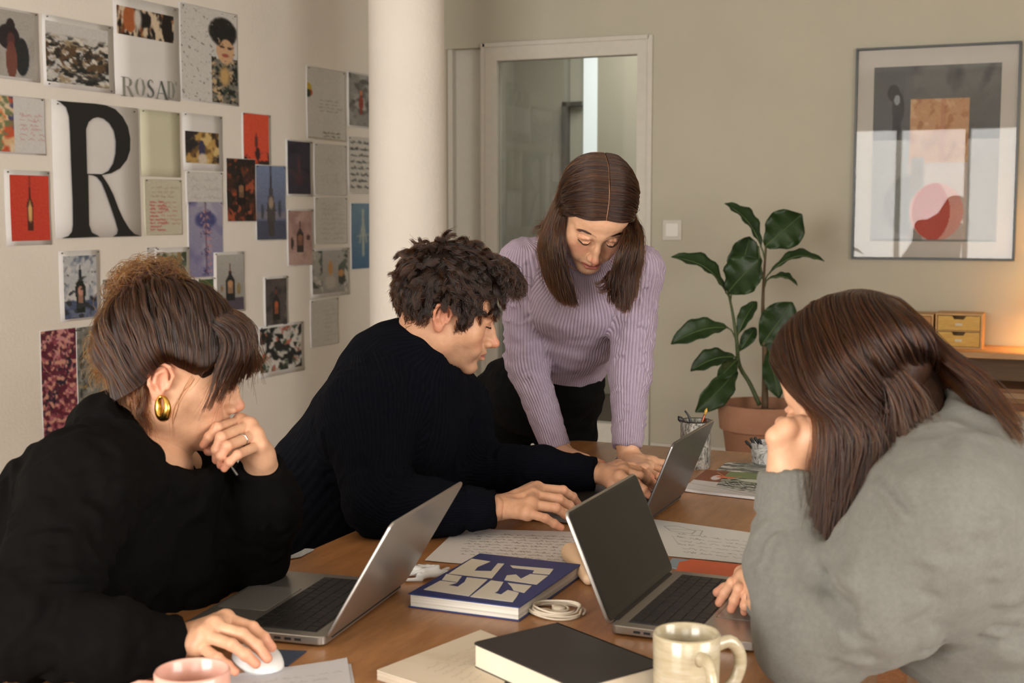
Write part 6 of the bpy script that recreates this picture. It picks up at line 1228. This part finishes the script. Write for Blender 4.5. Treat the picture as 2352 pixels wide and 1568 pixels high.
# ============ the man
NVY = cloth_mat('navy_ribbed_wool', rgb(13, 15, 22), ribs=60, ribh=.35, var=.12, sheen=.01, spec=.05, knit=900, knith=.15)
def man():
    H = Head([-1.1904, 2.4202, 1.1573], [.7991, .5253, -.2924], [.3033, .0676, .9505], 1.0)
    nb = P(962, 832, 2.71)
    parts = [make_head(H, (nb, .058), SKM, True, .35, nose=1.25)]
    pel = np.array((-1.53, 2.38, .58)); bel = np.array((-1.42, 2.38, .77)); che = P(885, 975, 2.76); upp = P(918, 870, 2.74)
    sN, sF = P(842, 955, 2.60), P(1035, 935, 2.98); eN, eF = T(868, 1152, .814), P(1100, 1075, 2.93)
    cN, cF = T(1137, 1168, .800), T(1368, 1088, .800)
    J = lambda L: [T(x, y, h) for x, y, h in L]
    hN = dict(wrist=T(1150, 1164, .798), forearm=T(1100, 1168, .80), index=J([(1234, 1122, .815), (1293, 1126, .812), (1315, 1141, .796), (1328, 1157, .780)]), middle=J([(1224, 1138, .816), (1284, 1146, .812), (1307, 1161, .796), (1323, 1176, .780)]),
              ring=J([(1220, 1158, .812), (1277, 1166, .806), (1297, 1179, .792), (1310, 1192, .780)]), pinky=J([(1212, 1178, .80), (1253, 1190, .795), (1273, 1202, .784), (1289, 1211, .776)]), thumb=J([(1180, 1135, .798), (1225, 1122, .79), (1262, 1128, .782), (1285, 1138, .776)]))
    hF = dict(wrist=T(1376, 1086, .798), forearm=T(1335, 1086, .80), index=J([(1424, 1095, .805), (1462, 1110, .80), (1478, 1124, .788), (1490, 1137, .776)]), middle=J([(1432, 1083, .81), (1470, 1093, .803), (1487, 1104, .79), (1499, 1115, .778)]),
              ring=J([(1430, 1074, .805), (1467, 1079, .80), (1484, 1087, .788), (1496, 1095, .778)]), pinky=J([(1420, 1068, .795), (1452, 1069, .79), (1467, 1075, .78), (1480, 1082, .775)]), thumb=J([(1385, 1100, .792), (1408, 1114, .786), (1432, 1124, .78), (1452, 1131, .776)]))
    parts.append(hand_parts(hN, .0145, SKM[0], TIP, wr=.029, flat=ZZ, thick=1.08)); parts.append(hand_parts(hF, .0135, SKM[0], TIP, wr=.027, flat=ZZ, thick=1.05))
    parts.append(inner_body([([pel, bel, che, upp, nb], [.12, .11, .11, .07, .05]), ([upp, sN], [.06, .05]), ([upp, sF], [.06, .05]), ([sN, eN, cN], [.05, .038, .026]), ([sF, eF, cF], [.05, .038, .024])], SKM[0]))
    V, q, C = merge(parts); me = link('person', mesh('person', V, q, True, {'Col': C}), mat_skin())
    tag(me, 'dark-haired man in a navy sweater typing on the middle laptop, seen in profile', 'person')
    ch = [([pel + (0, 0, .08), bel, che, upp, nb], [.16, .15, .142, .105, .07], -FH), ([sN, eN, T(1000, 1166, .804), cN], [.088, .062, .050, .036], UP), ([sF, eF, T(1235, 1080, .803), cF], [.08, .058, .048, .036], UP)]
    A = np.concatenate([np.array(c[0]) for c in ch]); F_ = Field(A.min(0) - .17, A.max(0) + .17, .0045, .06)
    F_.chain(ch[0][0][:4], ch[0][1][:4], k=.05, flat=(FH, 1.25)); F_.cone(upp, nb, .10, .070, k=.04)
    F_.cone(sN, upp, .088, .095, k=.06); F_.cone(sF, upp, .085, .095, k=.06)
    F_.cone(P(985, 960, 2.85), P(1010, 1090, 2.86), .07, .06, k=.04)
    F_.chain(ch[1][0], ch[1][1], k=.025, cap=True); F_.chain(ch[2][0], ch[2][1], k=.025, cap=True); F_.wob(.0018, .09, 2)
    rc, rn = P(985, 812, 2.715), nrm(P(1015, 782, 2.715) - P(985, 812, 2.715))
    F_.cone(rc - rn * .006, rc + rn * .12, .057, .075, k=.008, op='cut'); ring = circ(rc + rn * .004, rn, .0615, 24, FH)
    F_.chain(ring + ring[:1], [.0075] * 25, k=.006)
    def disp(V, B, cid):
        d = np.zeros(len(V)); L = B[:, 2]
        for c_, l in ((1, .048), (2, .05)):
            m = cid == c_; d[m] = .0035 * np.sin(L[m] * 2 * PI / l + 2.4 * wobv(V[m], .11, 14 + c_)) * np.clip(.2 + wobv(V[m], .1, 16), 0, 1)
        return d
    cloth('sweater', F_, NVY, me, ch, disp)
    TR = mat('blue_jeans', rgb(52, 62, 84), .9, bump=.3, bscale=700)
    pants('trousers', [([pel + (0, 0, .04), pel + (0, -.10, -.02), (-1.06, 2.25, .57), (-1.02, 2.22, .12)], [.14, .105, .072, .05]), ([pel + (0, .02, .02), pel + (0, .11, -.02), (-1.06, 2.52, .57), (-1.02, 2.55, .12)], [.14, .105, .072, .05])], TR, me)
    for y in (2.22, 2.55): shoe((-1.03, y, 0), (1, 0, 0), mat('black_shoe', rgb(30, 30, 30), .5), me)
    def hl(F_):
        F_.ell((0, .100, -.045), (.072, .085, .112), k=.012, op='cut')
        for s in (-1, 1): F_.ell((s * .08, .012, -.062), (.036, .050, .074), k=.008, op='cut'); F_.ell((s * .085, -.014, -.020), (.030, .024, .040), k=.006, op='cut')
        F_.ell((0, -.02, -.165), (.10, .12, .085), k=.006, op='cut')
    V, q = cap_field(H, hl, .005, .003, cy=-.010, ry=.093)
    hair = link('hair', mesh('hair', V, q, True), CAP, me)
    def region(p):
        y = p[:, 1]; z = p[:, 2]; hz = np.interp(y, [-.12, -.09, -.06, -.04, -.02, .004, .018, .034, .05, .07, .09], [-.075, -.068, -.055, -.02, .010, .022, -.016, -.012, .030, .052, .066]); return z > hz
    q_ = np.random.default_rng(8); p, nn = scalp(17000, 9, (.083, .0985, .0915), (0, -.010, .034), region=region); n = len(p); k = 16; t = np.linspace(0, 1, k); NC = 420
    cl = q_.normal(size=(NC, 3)); cl = np.array((0, -.010, .034)) + cl / np.linalg.norm(cl, axis=1)[:, None] * (.083, .0985, .0915)
    ci = ((p[:, None] - cl[None]) ** 2).sum(2).argmin(1); cn = (cl - (0, -.010, .034)) / (.083, .0985, .0915) ** np.array(2.); cn /= np.linalg.norm(cn, axis=1)[:, None]
    top = np.clip((cl[:, 2] - .02) / .08, 0, 1); Yc = cl[:, 1]; Zc = cl[:, 2]
    ln = .034 + .030 * top + .010 * (Yc > .05); ln = np.where(Zc < .0, .024, ln) * q_.uniform(.85, 1.15, NC); ln = np.where((abs(cl[:, 0]) > .055) & (Zc < .05) & (Yc < .016) & (Yc > -.045), .017, ln)
    fl = np.stack([np.sign(cl[:, 0]) * .25 * (1 - top), .45 + .55 * top, -1.0 + .75 * top], 1); bk = Yc < -.03
    fl[bk] = np.stack([cl[:, 0] * 3, -.25 + .25 * top, -1 + .55 * top], 1)[bk]
    fl += q_.normal(size=(NC, 3)) * .45; fl -= cn * (fl * cn).sum(1)[:, None]; fl /= np.linalg.norm(fl, axis=1)[:, None]; bi = np.cross(cn, fl)
    lift = (.12 + .14 * top + .12 * q_.uniform(-1, 1, NC)); rad = q_.uniform(.002, .0048, NC) * (.5 + .6 * top); fq = q_.uniform(1.1, 2.0, NC); ph = q_.uniform(0, 6.28, NC)
    # path of every lock: along the skull, lifted, with a loose curl
    a_ = (t[None] * ln[:, None]); C = cl[:, None] + fl[:, None] * a_[:, :, None] * .92 + cn[:, None] * ((lift[:, None] * a_ * (1 - .55 * t[None])))[:, :, None]
    th_ = 2 * PI * fq[:, None] * t[None] + ph[:, None]; C += (bi[:, None] * np.cos(th_)[:, :, None] + cn[:, None] * np.sin(th_)[:, :, None]) * (rad[:, None] * np.minimum(1, t * 2.2)[None])[:, :, None]
    c0 = np.array((0, -.010, .034)); rr = np.array((.0835, .0990, .092)); rel = C - c0; mm = np.sqrt(((rel / rr) ** 2).sum(2)); want = 1.0 + (.003 + .010 * t)[None] / .09; C = np.where((mm < want)[:, :, None], c0 + rel * (want / np.maximum(mm, .1))[:, :, None], C)
    W = (.15 + .62 * t ** .8)[None, :, None]; own = p[:, None] + (C[ci] - cl[ci][:, None]); L = own * (1 - W) + C[ci] * W + q_.normal(size=(n, 1, 3)) * .0011 * (1 + .8 * t[None, :, None])
    fz = q_.uniform(size=n) < .05; L += (q_.normal(size=(n, 3)) * .006 * fz[:, None])[:, None] * (t ** 1.4)[None, :, None]
    R = .00036 * q_.uniform(.7, 1.2, n)[:, None] * (1 - .6 * t ** 3)[None]
    # curls of the fringe over the brow
    fr = []
    for i, x in enumerate(np.linspace(.066, -.05, 9)):
        f = math.sqrt(max(0, 1 - (x / .088) ** 2)); fr.append([H.w((x * .8, .050 * f + .01, .118)), H.w((x * .95, .090 * f + .006, .110)), H.w((x * 1.03, .117 * f + .006, .090)), H.w((x * 1.05, .127 * f + .006, .066 + .006 * math.sin(i * 2)))])
    L2 = hair_loft(fr, 2400, 16, .014, .65, 60, .0045, .030, .010, .00034, 12, .4, .35)
    A, B = joinL((H.w(L.reshape(-1, 3)).reshape(L.shape), R), L2); strands('hair_strands', A, B, HD, hair)
    lashes(H, 'eyelashes', me, LASH, True); brows(H, me, HD, True, 700)
man()

# ============ the woman standing and leaning in
PUR = cloth_mat('lilac_ribbed_wool', rgb(170, 155, 172), ribs=44, ribh=.55, var=.06, sheen=.2, knit=900, knith=.2)
def woman_standing():
    H = Head([-1.023, 2.8323, 1.352], [.3039, -.5778, -.7575], [.464, -.6047, .6474], 1.0)
    nb = P(1335, 585, 3.13)
    parts = [make_head(H, (nb, .052), SKF, nose=.55)]
    sA, sB = P(1203, 608, 3.20), P(1465, 622, 3.16); che = P(1330, 660, 3.22); waist = P(1300, 825, 3.46); hip = P(1225, 900, 3.58)
    eA, eB = P(1208, 830, 3.32), P(1448, 850, 3.20); cA, cB = P(1278, 1030, 3.30), P(1441, 1027, 3.14)
    J = lambda L: [T(x, y, h) for x, y, h in L]
    hA = dict(wrist=P(1290, 1038, 3.30), forearm=P(1268, 1000, 3.30), index=J([(1345, 1066, .772), (1375, 1078, .765), (1392, 1084, .760), (1405, 1090, .758)]), middle=J([(1330, 1072, .775), (1350, 1088, .768), (1362, 1097, .762), (1372, 1105, .758)]),
              ring=J([(1312, 1074, .775), (1325, 1092, .768), (1333, 1103, .762), (1340, 1110, .758)]), pinky=J([(1298, 1070, .772), (1305, 1086, .766), (1309, 1096, .762), (1312, 1104, .758)]), thumb=J([(1315, 1050, .772), (1345, 1056, .768), (1368, 1060, .762), (1385, 1064, .76)]))
    hB = dict(wrist=P(1444, 1050, 3.14), forearm=P(1440, 1012, 3.14), index=J([(1492, 1070, .775), (1526, 1082, .768), (1542, 1090, .762), (1554, 1097, .758)]), middle=J([(1480, 1078, .777), (1512, 1094, .77), (1528, 1104, .762), (1540, 1112, .758)]),
              ring=J([(1466, 1082, .776), (1494, 1102, .768), (1508, 1112, .762), (1518, 1120, .758)]), pinky=J([(1452, 1082, .773), (1474, 1100, .766), (1486, 1110, .762), (1494, 1118, .758)]), thumb=J([(1468, 1058, .775), (1500, 1060, .77), (1528, 1064, .764), (1548, 1068, .76)]))
    parts.append(hand_parts(hA, .013, SKF[0], TIP, wr=.025, thick=.92)); parts.append(hand_parts(hB, .013, SKF[0], TIP, wr=.025, thick=.92))
    parts.append(inner_body([([hip, waist, che, nb], [.085, .07, .085, .05]), ([che, sA], [.06, .04]), ([che, sB], [.06, .04]), ([sA, eA, cA], [.04, .033, .022]), ([sB, eB, cB], [.04, .033, .022])], SKF[0]))
    V, q, C = merge(parts); me = link('person', mesh('person', V, q, True, {'Col': C}), mat_skin())
    tag(me, 'standing woman in a lilac ribbed sweater and black jeans leaning on the table', 'person')
    ch = [([waist, che, nb], [.105, .12, .07], RT, 2.2), ([sA, eA, cA], [.058, .050, .037], RT), ([sB, eB, cB], [.058, .050, .036], RT)]
    A = np.concatenate([np.array(c[0]) for c in ch]); F_ = Field(A.min(0) - .15, A.max(0) + .15, .004, .06)
    F_.chain([P(1306, 826, 3.47), P(1320, 745, 3.34), P(1334, 670, 3.22), P(1340, 600, 3.17)], [.094, .102, .105, .075], k=.04, flat=(RT, 1.12))
    for s in (-1, 1): F_.ell(P(1328 + s * 48, 700, 3.20), (.058, .058, .055), k=.05)
    F_.cone(sA, P(1335, 590, 3.17), .060, .062, k=.05); F_.cone(sB, P(1340, 590, 3.17), .060, .062, k=.05)
    F_.chain(ch[1][0], ch[1][1], k=.02, cap=True); F_.chain(ch[2][0], ch[2][1], k=.02, cap=True)
    F_.plane(P(1318, 838, 3.46), nrm(P(1306, 880, 3.5) - P(1318, 700, 3.3)), .006) if False else None
    F_.wob(.0015, .08, 9)
    nd = nrm(P(1352, 560, 3.08) - nb); rc = P(1350, 615, 3.07); rc = nb + nd * .035
    F_.cone(rc - nd * .01, rc + nd * .1, .050, .058, k=.008, op='cut'); ring = circ(rc, nd, .054, 24, RT); F_.chain(ring + ring[:1], [.0075] * 25, k=.006)
    def disp(V, B, cid):
        d = np.zeros(len(V)); L = B[:, 2]
        for c_ in (1, 2):
            m = cid == c_; d[m] = .0030 * np.sin(L[m] * 2 * PI / .045 + 2.6 * wobv(V[m], .09, 24 + c_)) * np.clip(.1 + wobv(V[m], .08, 26), 0, 1)
        return d
    cloth('sweater', F_, PUR, me, ch, disp)
    JN = mat('black_jeans', rgb(13, 13, 14), .95, Specular_IOR_Level=.08, bump=.3, bscale=700)
    h1, h2 = P(1175, 905, 3.66), P(1300, 905, 3.60)
    pants('jeans', [([P(1300, 868, 3.49), hip, h1, P(1150, 1010, 3.72), np.array((-1.52, 3.38, .45)), np.array((-1.55, 3.42, .10))], [.088, .115, .095, .078, .058, .046]), ([P(1310, 868, 3.49), h2, P(1300, 1000, 3.66), np.array((-1.30, 3.42, .45)), np.array((-1.32, 3.46, .10))], [.086, .095, .076, .058, .046])], JN, me, .006)
    for x, y in ((-1.55, 3.42), (-1.32, 3.46)): shoe((x, y, 0), (.4, -.9, 0), mat('black_shoe', rgb(30, 30, 30), .5), me)
    b = MB(); wq = circ(P(1442, 1046, 3.14), P(1444, 1060, 3.14) - P(1441, 1027, 3.14) + RT * .004, .0285, 26, RT)
    for i in range(26): b.tube([wq[i], wq[(i + 1) % 26]], .0017 if i % 2 else .0011, 6)
    o = b.obj('bracelet', mat('silver', rgb(190, 188, 182), .25, 1.0), me, True); o['label'] = 'thin silver chain bracelet'
    # hair, parted in the middle
    def hl(F_):
        F_.ell((0, .100, -.035), (.070, .072, .103), k=.008, op='cut')
        for s in (-1, 1): F_.ell((s * .085, .034, -.056), (.038, .046, .070), k=.006, op='cut'); F_.ell((s * .078, .052, -.005), (.024, .032, .040), k=.006, op='cut')
        F_.ell((0, -.01, -.16), (.12, .12, .07), k=.006, op='cut')
    V, q = cap_field(H, hl, .003); hair = link('hair', mesh('hair', V, q, True), CAP, me)
    SS = []
    def fall(s, tips, mids, seed, n):
        gs = []; c0 = np.array((0, -.013, .034)); rr = np.array((.0860, .1085, .0935)); J = len(tips)
        an = [[(.0012, .087, .071), (.034, .085, .063), (.064, .062, .047), (.082, .030, .000)], [(.0012, .060, .10), (.036, .055, .095), (.070, .038, .062), (.084, .012, .004)], [(.0012, 0, .124), (.038, -.005, .112), (.074, -.012, .07), (.086, -.02, .004)], [(.0012, -.07, .110), (.035, -.075, .098), (.066, -.07, .06), (.078, -.06, .0)]]
        for i in range(J):
            x = i / (J - 1) * 3; j = min(int(x), 2); f = x - j; pts = []
            for k in range(4):
                p = (np.array(an[j][k]) * (1 - f) + np.array(an[j + 1][k]) * f) * (s, 1, 1); d = p - c0; pts.append(H.w(c0 + d / math.sqrt(((d / rr) ** 2).sum())))
            gs.append(pts + [P(*m) for m in mids[i]] + [P(*tips[i])])
        return hair_loft(gs, n, 26, .004, .5, 80, .0026, .085, .010, .00030, seed, .45, .22)
    # image left side (her right)
    tl = [(1326, 700, 2.99), (1316, 705, 3.0), (1305, 700, 3.02), (1292, 697, 3.04), (1280, 685, 3.06), (1266, 665, 3.08)]
    ml = [[(1292, 560, 2.95), (1306, 640, 2.97)], [(1280, 560, 2.96), (1296, 640, 2.98)], [(1269, 560, 2.98), (1282, 640, 3.0)], [(1258, 560, 3.0), (1270, 635, 3.02)], [(1248, 560, 3.03), (1258, 625, 3.05)], [(1244, 550, 3.06), (1246, 610, 3.08)]]
    tr = [(1398, 690, 2.93), (1412, 700, 2.93), (1424, 712, 2.94), (1438, 720, 2.96), (1448, 700, 2.99), (1458, 680, 3.02)]
    mr = [[(1430, 560, 2.88), (1402, 640, 2.90)], [(1440, 560, 2.89), (1415, 640, 2.91)], [(1450, 560, 2.91), (1430, 640, 2.92)], [(1460, 560, 2.93), (1445, 640, 2.95)], [(1468, 560, 2.97), (1458, 640, 2.98)], [(1474, 545, 3.0), (1467, 625, 3.01)]]
    A, B = joinL(fall(1, tl, ml, 21, 4600), fall(-1, tr, mr, 22, 4600)); A = push(A, H, r=(.0835, .106, .0905))
    b = MB(); c0 = np.array((0, -.013, .034)); L_ = [np.array((.0005 * math.sin(y * 90), y, .034 + .0905 * math.sqrt(max(0, 1 - ((y + .013) / .1075) ** 2)))) for y in np.linspace(.086, -.075, 22)]
    b.tube([H.w(p) for p in L_], [.0012] * 20 + [.0008, .0004], 8); b.obj('parting', mat('scalp', rgb(200, 156, 124), .6), hair, 'full')
    t_ = np.random.default_rng(6).uniform(size=len(A)) < .25; strands('hair_strands', A[~t_], B[~t_], HB, hair); strands('hair_highlights', A[t_], B[t_], HL, hair)
    fr = [[(1400, 620, 2.93), (1385, 645, 2.90), (1370, 650, 2.89), (1368, 640, 2.89)], [(1410, 640, 2.93), (1396, 665, 2.91), (1384, 672, 2.90), (1377, 660, 2.9)]]
    wl = [[(1285, 470, 3.02), (1262, 500, 3.05), (1235, 515, 3.08), (1222, 525, 3.1)], [(1280, 480, 3.02), (1258, 515, 3.05), (1242, 535, 3.08), (1232, 560, 3.1)]]
    A, B = joinL(*[hair_loft([[P(*p) for p in g] for g in G_], 160, 12, .006, .4, 14, .003, .04, .01, .00024, 23 + i, .4, .4) for i, G_ in enumerate((fr, wl))]); strands('hair_wisps', A, B, HB, hair)
    lashes(H, 'eyelashes', me, LASH); brows(H, me, HD, False, 420)
woman_standing()

# ============ woman at the right
GRY = cloth_mat('grey_melange_wool', rgb(106, 105, 100), var=.10, vscale=140, sheen=.35, knit=500, knith=.5)
def woman_right():
    H = Head(P(1966, 893, 1.77), -.64 * RT + .60 * FH - .44 * ZZ, ZZ, 1.0)
    nb = P(2085, 1065, 1.80)
    parts = [make_head(H, (nb, .054), SKF)]
    pel = np.array((.12, 1.90, .58)); bel = np.array((.02, 1.88, .74)); che = P(2235, 1290, 1.80); upp = P(2165, 1130, 1.80)
    sN, sF = P(2170, 1215, 1.64), P(2130, 1130, 2.02); eN = P(1865, 1466, 1.70); cN = P(1807, 1082, 1.74)
    eF = P(1960, 1380, 2.02); cF = T(1745, 1385, .80)
    hN = dict(wrist=P(1812, 1066, 1.745), forearm=P(1810, 1110, 1.74), index=[P(1868, 985, 1.76), P(1852, 962, 1.80), P(1835, 985, 1.82), P(1838, 1006, 1.80)], middle=[P(1838, 978, 1.74), P(1822, 962, 1.79), P(1812, 985, 1.81), P(1818, 1008, 1.79)],
              ring=[P(1808, 984, 1.73), P(1796, 972, 1.78), P(1790, 994, 1.80), P(1800, 1014, 1.78)], pinky=[P(1782, 1004, 1.73), P(1776, 996, 1.77), P(1774, 1014, 1.785), P(1786, 1026, 1.77)], thumb=[P(1850, 1030, 1.74), P(1872, 1000, 1.73), P(1874, 966, 1.735), P(1872, 938, 1.745)])
    J = lambda L: [T(x, y, h) for x, y, h in L]
    hF = dict(wrist=T(1760, 1380, .80), forearm=T(1820, 1390, .80), index=J([(1706, 1318, .815), (1682, 1338, .808), (1664, 1362, .79), (1652, 1384, .775)]), middle=J([(1710, 1328, .815), (1698, 1352, .808), (1688, 1378, .79), (1680, 1398, .776)]),
              ring=J([(1722, 1340, .81), (1716, 1368, .80), (1712, 1390, .788), (1710, 1404, .776)]), pinky=J([(1735, 1350, .80), (1735, 1380, .79), (1735, 1398, .78), (1734, 1410, .775)]), thumb=J([(1720, 1345, .79), (1690, 1345, .785), (1665, 1352, .778), (1648, 1360, .773)]))
    parts.append(hand_parts(hN, .0130, SKF[0], TIP, wr=.027, thick=1.0)); parts.append(hand_parts(hF, .0125, SKF[0], TIP, wr=.024, thick=.92))
    parts.append(inner_body([([pel, bel, che, upp, nb], [.12, .10, .11, .07, .05]), ([upp, sN], [.06, .05]), ([upp, sF], [.06, .05]), ([sN, eN, cN], [.045, .035, .024]), ([sF, eF, cF], [.045, .035, .022])], SKF[0]))
    V, q, C = merge(parts); me = link('person', mesh('person', V, q, True, {'Col': C}), mat_skin())
    tag(me, 'woman in a grey wool sweater at the right, long brown hair, fist against her face', 'person')
    ch = [([pel + (0, 0, .08), bel, che, upp, nb], [.17, .16, .155, .12, .075], FH), ([sN, P(2010, 1370, 1.65), eN, P(1808, 1300, 1.725), cN], [.100, .080, .066, .050, .0355], RT), ([sF, eF, cF], [.075, .055, .034], UP)]
    A = np.concatenate([np.array(c[0]) for c in ch]); F_ = Field(A.min(0) - .18, A.max(0) + .18, .0045, .06)
    F_.chain(ch[0][0][:4], ch[0][1][:4], k=.05, flat=(FH, 1.2)); F_.cone(upp, nb, .11, .072, k=.05); F_.cone(P(2300, 1230, 1.80), P(2420, 1500, 1.85), .12, .14, k=.06)
    F_.cone(sN, upp, .10, .11, k=.07); F_.cone(sF, upp, .085, .11, k=.06)
    F_.chain(ch[1][0], ch[1][1], k=.030, cap=True); F_.chain(ch[2][0], ch[2][1], k=.025, cap=True); F_.wob(.002, .10, 11)
    F_.cone(P(1935, 1400, 1.60), P(1890, 1330, 1.64), .012, .010, k=.035, op='cut')
    rc, rn = P(2095, 1045, 1.80), nrm(P(2065, 985, 1.79) - P(2095, 1045, 1.80))
    F_.cone(rc - rn * .004, rc + rn * .10, .066, .08, k=.01, op='cut'); ring = circ(rc, rn, .070, 24, FH); F_.chain(ring + ring[:1], [.008] * 25, k=.008)
    F_.plane(T(1870, 1550, .7525), (0, 0, -1)) if False else None
    def disp(V, B, cid):
        d = np.zeros(len(V)); L = B[:, 2]; m = cid == 1
        d[m] = .0045 * np.sin(L[m] * 2 * PI / .055 + 2.4 * wobv(V[m], .12, 34)) * np.clip(.1 + wobv(V[m], .1, 36), 0, 1)
        c_ = m & (L > L[m].max() - .055); a = np.arctan2(B[:, 0], B[:, 1]); d[c_] = .0016 * np.sin(a[c_] * 26)
        m = cid == 0; d[m] = .004 * np.sin(wobv(V[m], .25, 38) * 4); return d
    cloth('sweater', F_, GRY, me, ch, disp)
    b = MB(); ring = circ(rc + rn * .013, rn, .0660, 28, FH); b.tube(ring, .0085, 10, closed=True, flat=1.6); o = b.obj('undershirt_collar', mat('cream_cotton', rgb(222, 212, 196), .9), me, 'full')
    TR = mat('dark_trousers', rgb(24, 24, 28), .9, bump=.3, bscale=600)
    pants('trousers', [([pel + (0, 0, .04), pel + (0, -.09, -.02), (-.36, 1.76, .56), (-.40, 1.78, .12)], [.13, .10, .068, .045]), ([pel + (0, .02, .02), pel + (0, .10, -.02), (-.36, 2.00, .56), (-.40, 2.0, .12)], [.13, .10, .068, .045])], TR, me)
    for y in (1.78, 2.0): shoe((-.39, y, 0), (-1, 0, 0), mat('white_shoe', rgb(210, 205, 198), .6), me)
    # hair: a long straight curtain
    def hl(F_):
        F_.ell((0, .105, -.05), (.060, .065, .105), k=.01, op='cut'); F_.ell((0, -.0, -.175), (.12, .12, .07), k=.006, op='cut')
    V, q = cap_field(H, hl, .004)
    Bf = Field(P(1960, 900, 1.77) - .35, P(1960, 900, 1.77) + .35, .006, .05)
    Bf.chain([P(1965, 830, 1.80), P(1990, 930, 1.80), P(1985, 1030, 1.79)], [.066, .064, .045], k=.04); Bf.chain([P(1945, 900, 1.75), P(1935, 1060, 1.735), P(1905, 1180, 1.73)], [.045, .028, .016], k=.03)
    Bf.chain([P(2030, 850, 1.80), P(2095, 930, 1.82), P(2140, 980, 1.84)], [.06, .05, .02], k=.03); Bf.cone(P(2030, 900, 1.785), P(2075, 965, 1.775), .062, .045, k=.03); Bf.ell(P(2082, 925, 1.745), (.046, .046, .048), k=.02)
    V2, q2 = Bf.surf(2); hair = link('hair', mesh('hair', np.concatenate([V, V2]), np.concatenate([q, q2 + len(V)]), True), CAPL, me)
    # guides over the near (left) side, from the face edge round to the back of the neck
    G_ = [[(.0, .078, .088), (-.045, .070, .070), (-.078, .040, .034), (1886, 955, 1.71), (1890, 1100, 1.71), (1878, 1235, 1.705)],
          [(.0, .060, .105), (-.050, .054, .084), (-.086, .028, .028), (1902, 970, 1.69), (1900, 1110, 1.69), (1890, 1248, 1.695)],
          [(.0, .040, .115), (-.055, .036, .092), (-.092, .014, .020), (1925, 980, 1.68), (1925, 1110, 1.685), (1908, 1235, 1.695)],
          [(.0, .020, .120), (-.055, .014, .098), (-.098, -.002, .020), (1960, 990, 1.68), (1955, 1090, 1.685), (1935, 1195, 1.69)],
          [(.0, -.002, .124), (-.055, -.008, .100), (-.099, -.026, .020), (2000, 985, 1.69), (1992, 1060, 1.69), (1972, 1140, 1.69)],
          [(.0, -.025, .124), (-.053, -.032, .100), (-.094, -.055, .020), (2035, 970, 1.70), (2050, 1005, 1.70), (2060, 1040, 1.69)],
          [(.0, -.037, .122), (-.050, -.045, .097), (-.088, -.068, .020), (2062, 945, 1.715), (2082, 975, 1.71), (2094, 1002, 1.70)],
          [(.0, -.050, .119), (-.048, -.058, .094), (-.082, -.082, .020), (2092, 925, 1.73), (2160, 1000, 1.71), (2245, 1125, 1.69)],
          [(.0, -.070, .110), (-.038, -.080, .086), (-.060, -.105, .020), (2100, 910, 1.77), (2200, 1030, 1.74), (2285, 1140, 1.71)],
          [(.0, -.088, .096), (-.024, -.098, .072), (-.034, -.122, .014), (2125, 880, 1.81), (2230, 1010, 1.80), (2325, 1120, 1.77)],
          [(.0, -.100, .080), (-.004, -.112, .056), (-.002, -.128, .006), (2140, 880, 1.86), (2245, 1000, 1.85), (2345, 1125, 1.82)]]
    gs = [[H.w(p) if abs(p[0]) < 1 else P(*p) for p in g] for g in G_]
    L1 = hair_loft(gs, 15000, 26, .010, .5, 130, .0012, .12, .012, .00030, 41, .4, .18)
    G2 = [[(.0, .078, .088), (.045, .075, .070), (.082, .055, .010), (.085, .03, -.06), (.07, .01, -.14)], [(.0, .040, .115), (.055, .036, .092), (.092, .015, .010), (.092, -.01, -.06), (.08, -.03, -.16)], [(.0, -.002, .124), (.055, -.008, .100), (.092, -.03, .010), (.09, -.06, -.06), (.08, -.09, -.16)],
          [(.0, -.05, .119), (.048, -.058, .094), (.075, -.085, .01), (.07, -.12, -.06), (.06, -.14, -.15)], [(.0, -.088, .096), (.024, -.098, .072), (.03, -.118, .01), (.03, -.15, -.05), (.02, -.18, -.12)]]
    L2 = hair_loft([[H.w(p) for p in g] for g in G2], 2600, 26, .008, .5, 50, .0012, .12, .01, .00030, 42, .4, .2)
    ws = [[(2060, 1000, 1.69), (2100, 1040, 1.67), (2160, 1070, 1.665), (2200, 1110, 1.66)], [(2080, 960, 1.70), (2150, 1020, 1.68), (2230, 1090, 1.67), (2290, 1100, 1.69)]]
    ng = [[(1985, 840, 1.675), (2030, 890, 1.68), (2050, 940, 1.68), (2060, 1000, 1.685)], [(2010, 825, 1.68), (2060, 875, 1.68), (2085, 930, 1.685), (2094, 972, 1.69)], [(2040, 820, 1.69), (2085, 870, 1.69), (2112, 912, 1.695), (2120, 950, 1.70)]]
    L1 = joinL(L1, hair_loft([[P(*p) for p in g] for g in ng], 2200, 26, .008, .5, 26, .0012, .12, .010, .00030, 45, .4, .2))
    L3 = hair_loft([[P(*p) for p in g] for g in ws], 240, 26, .004, .75, 5, .003, .09, .01, .00028, 43, .4, .3)
    A, B = joinL(L1, L2, L3); A = push(A, H, r=(.0835, .106, .0905)); h_ = len(A)
    t_ = np.random.default_rng(4).uniform(size=h_) < .34
    strands('hair_strands', A[~t_], B[~t_], HB, hair); strands('hair_highlights', A[t_], B[t_], HL, hair)
    lashes(H, 'eyelashes', me, LASH)
woman_right()
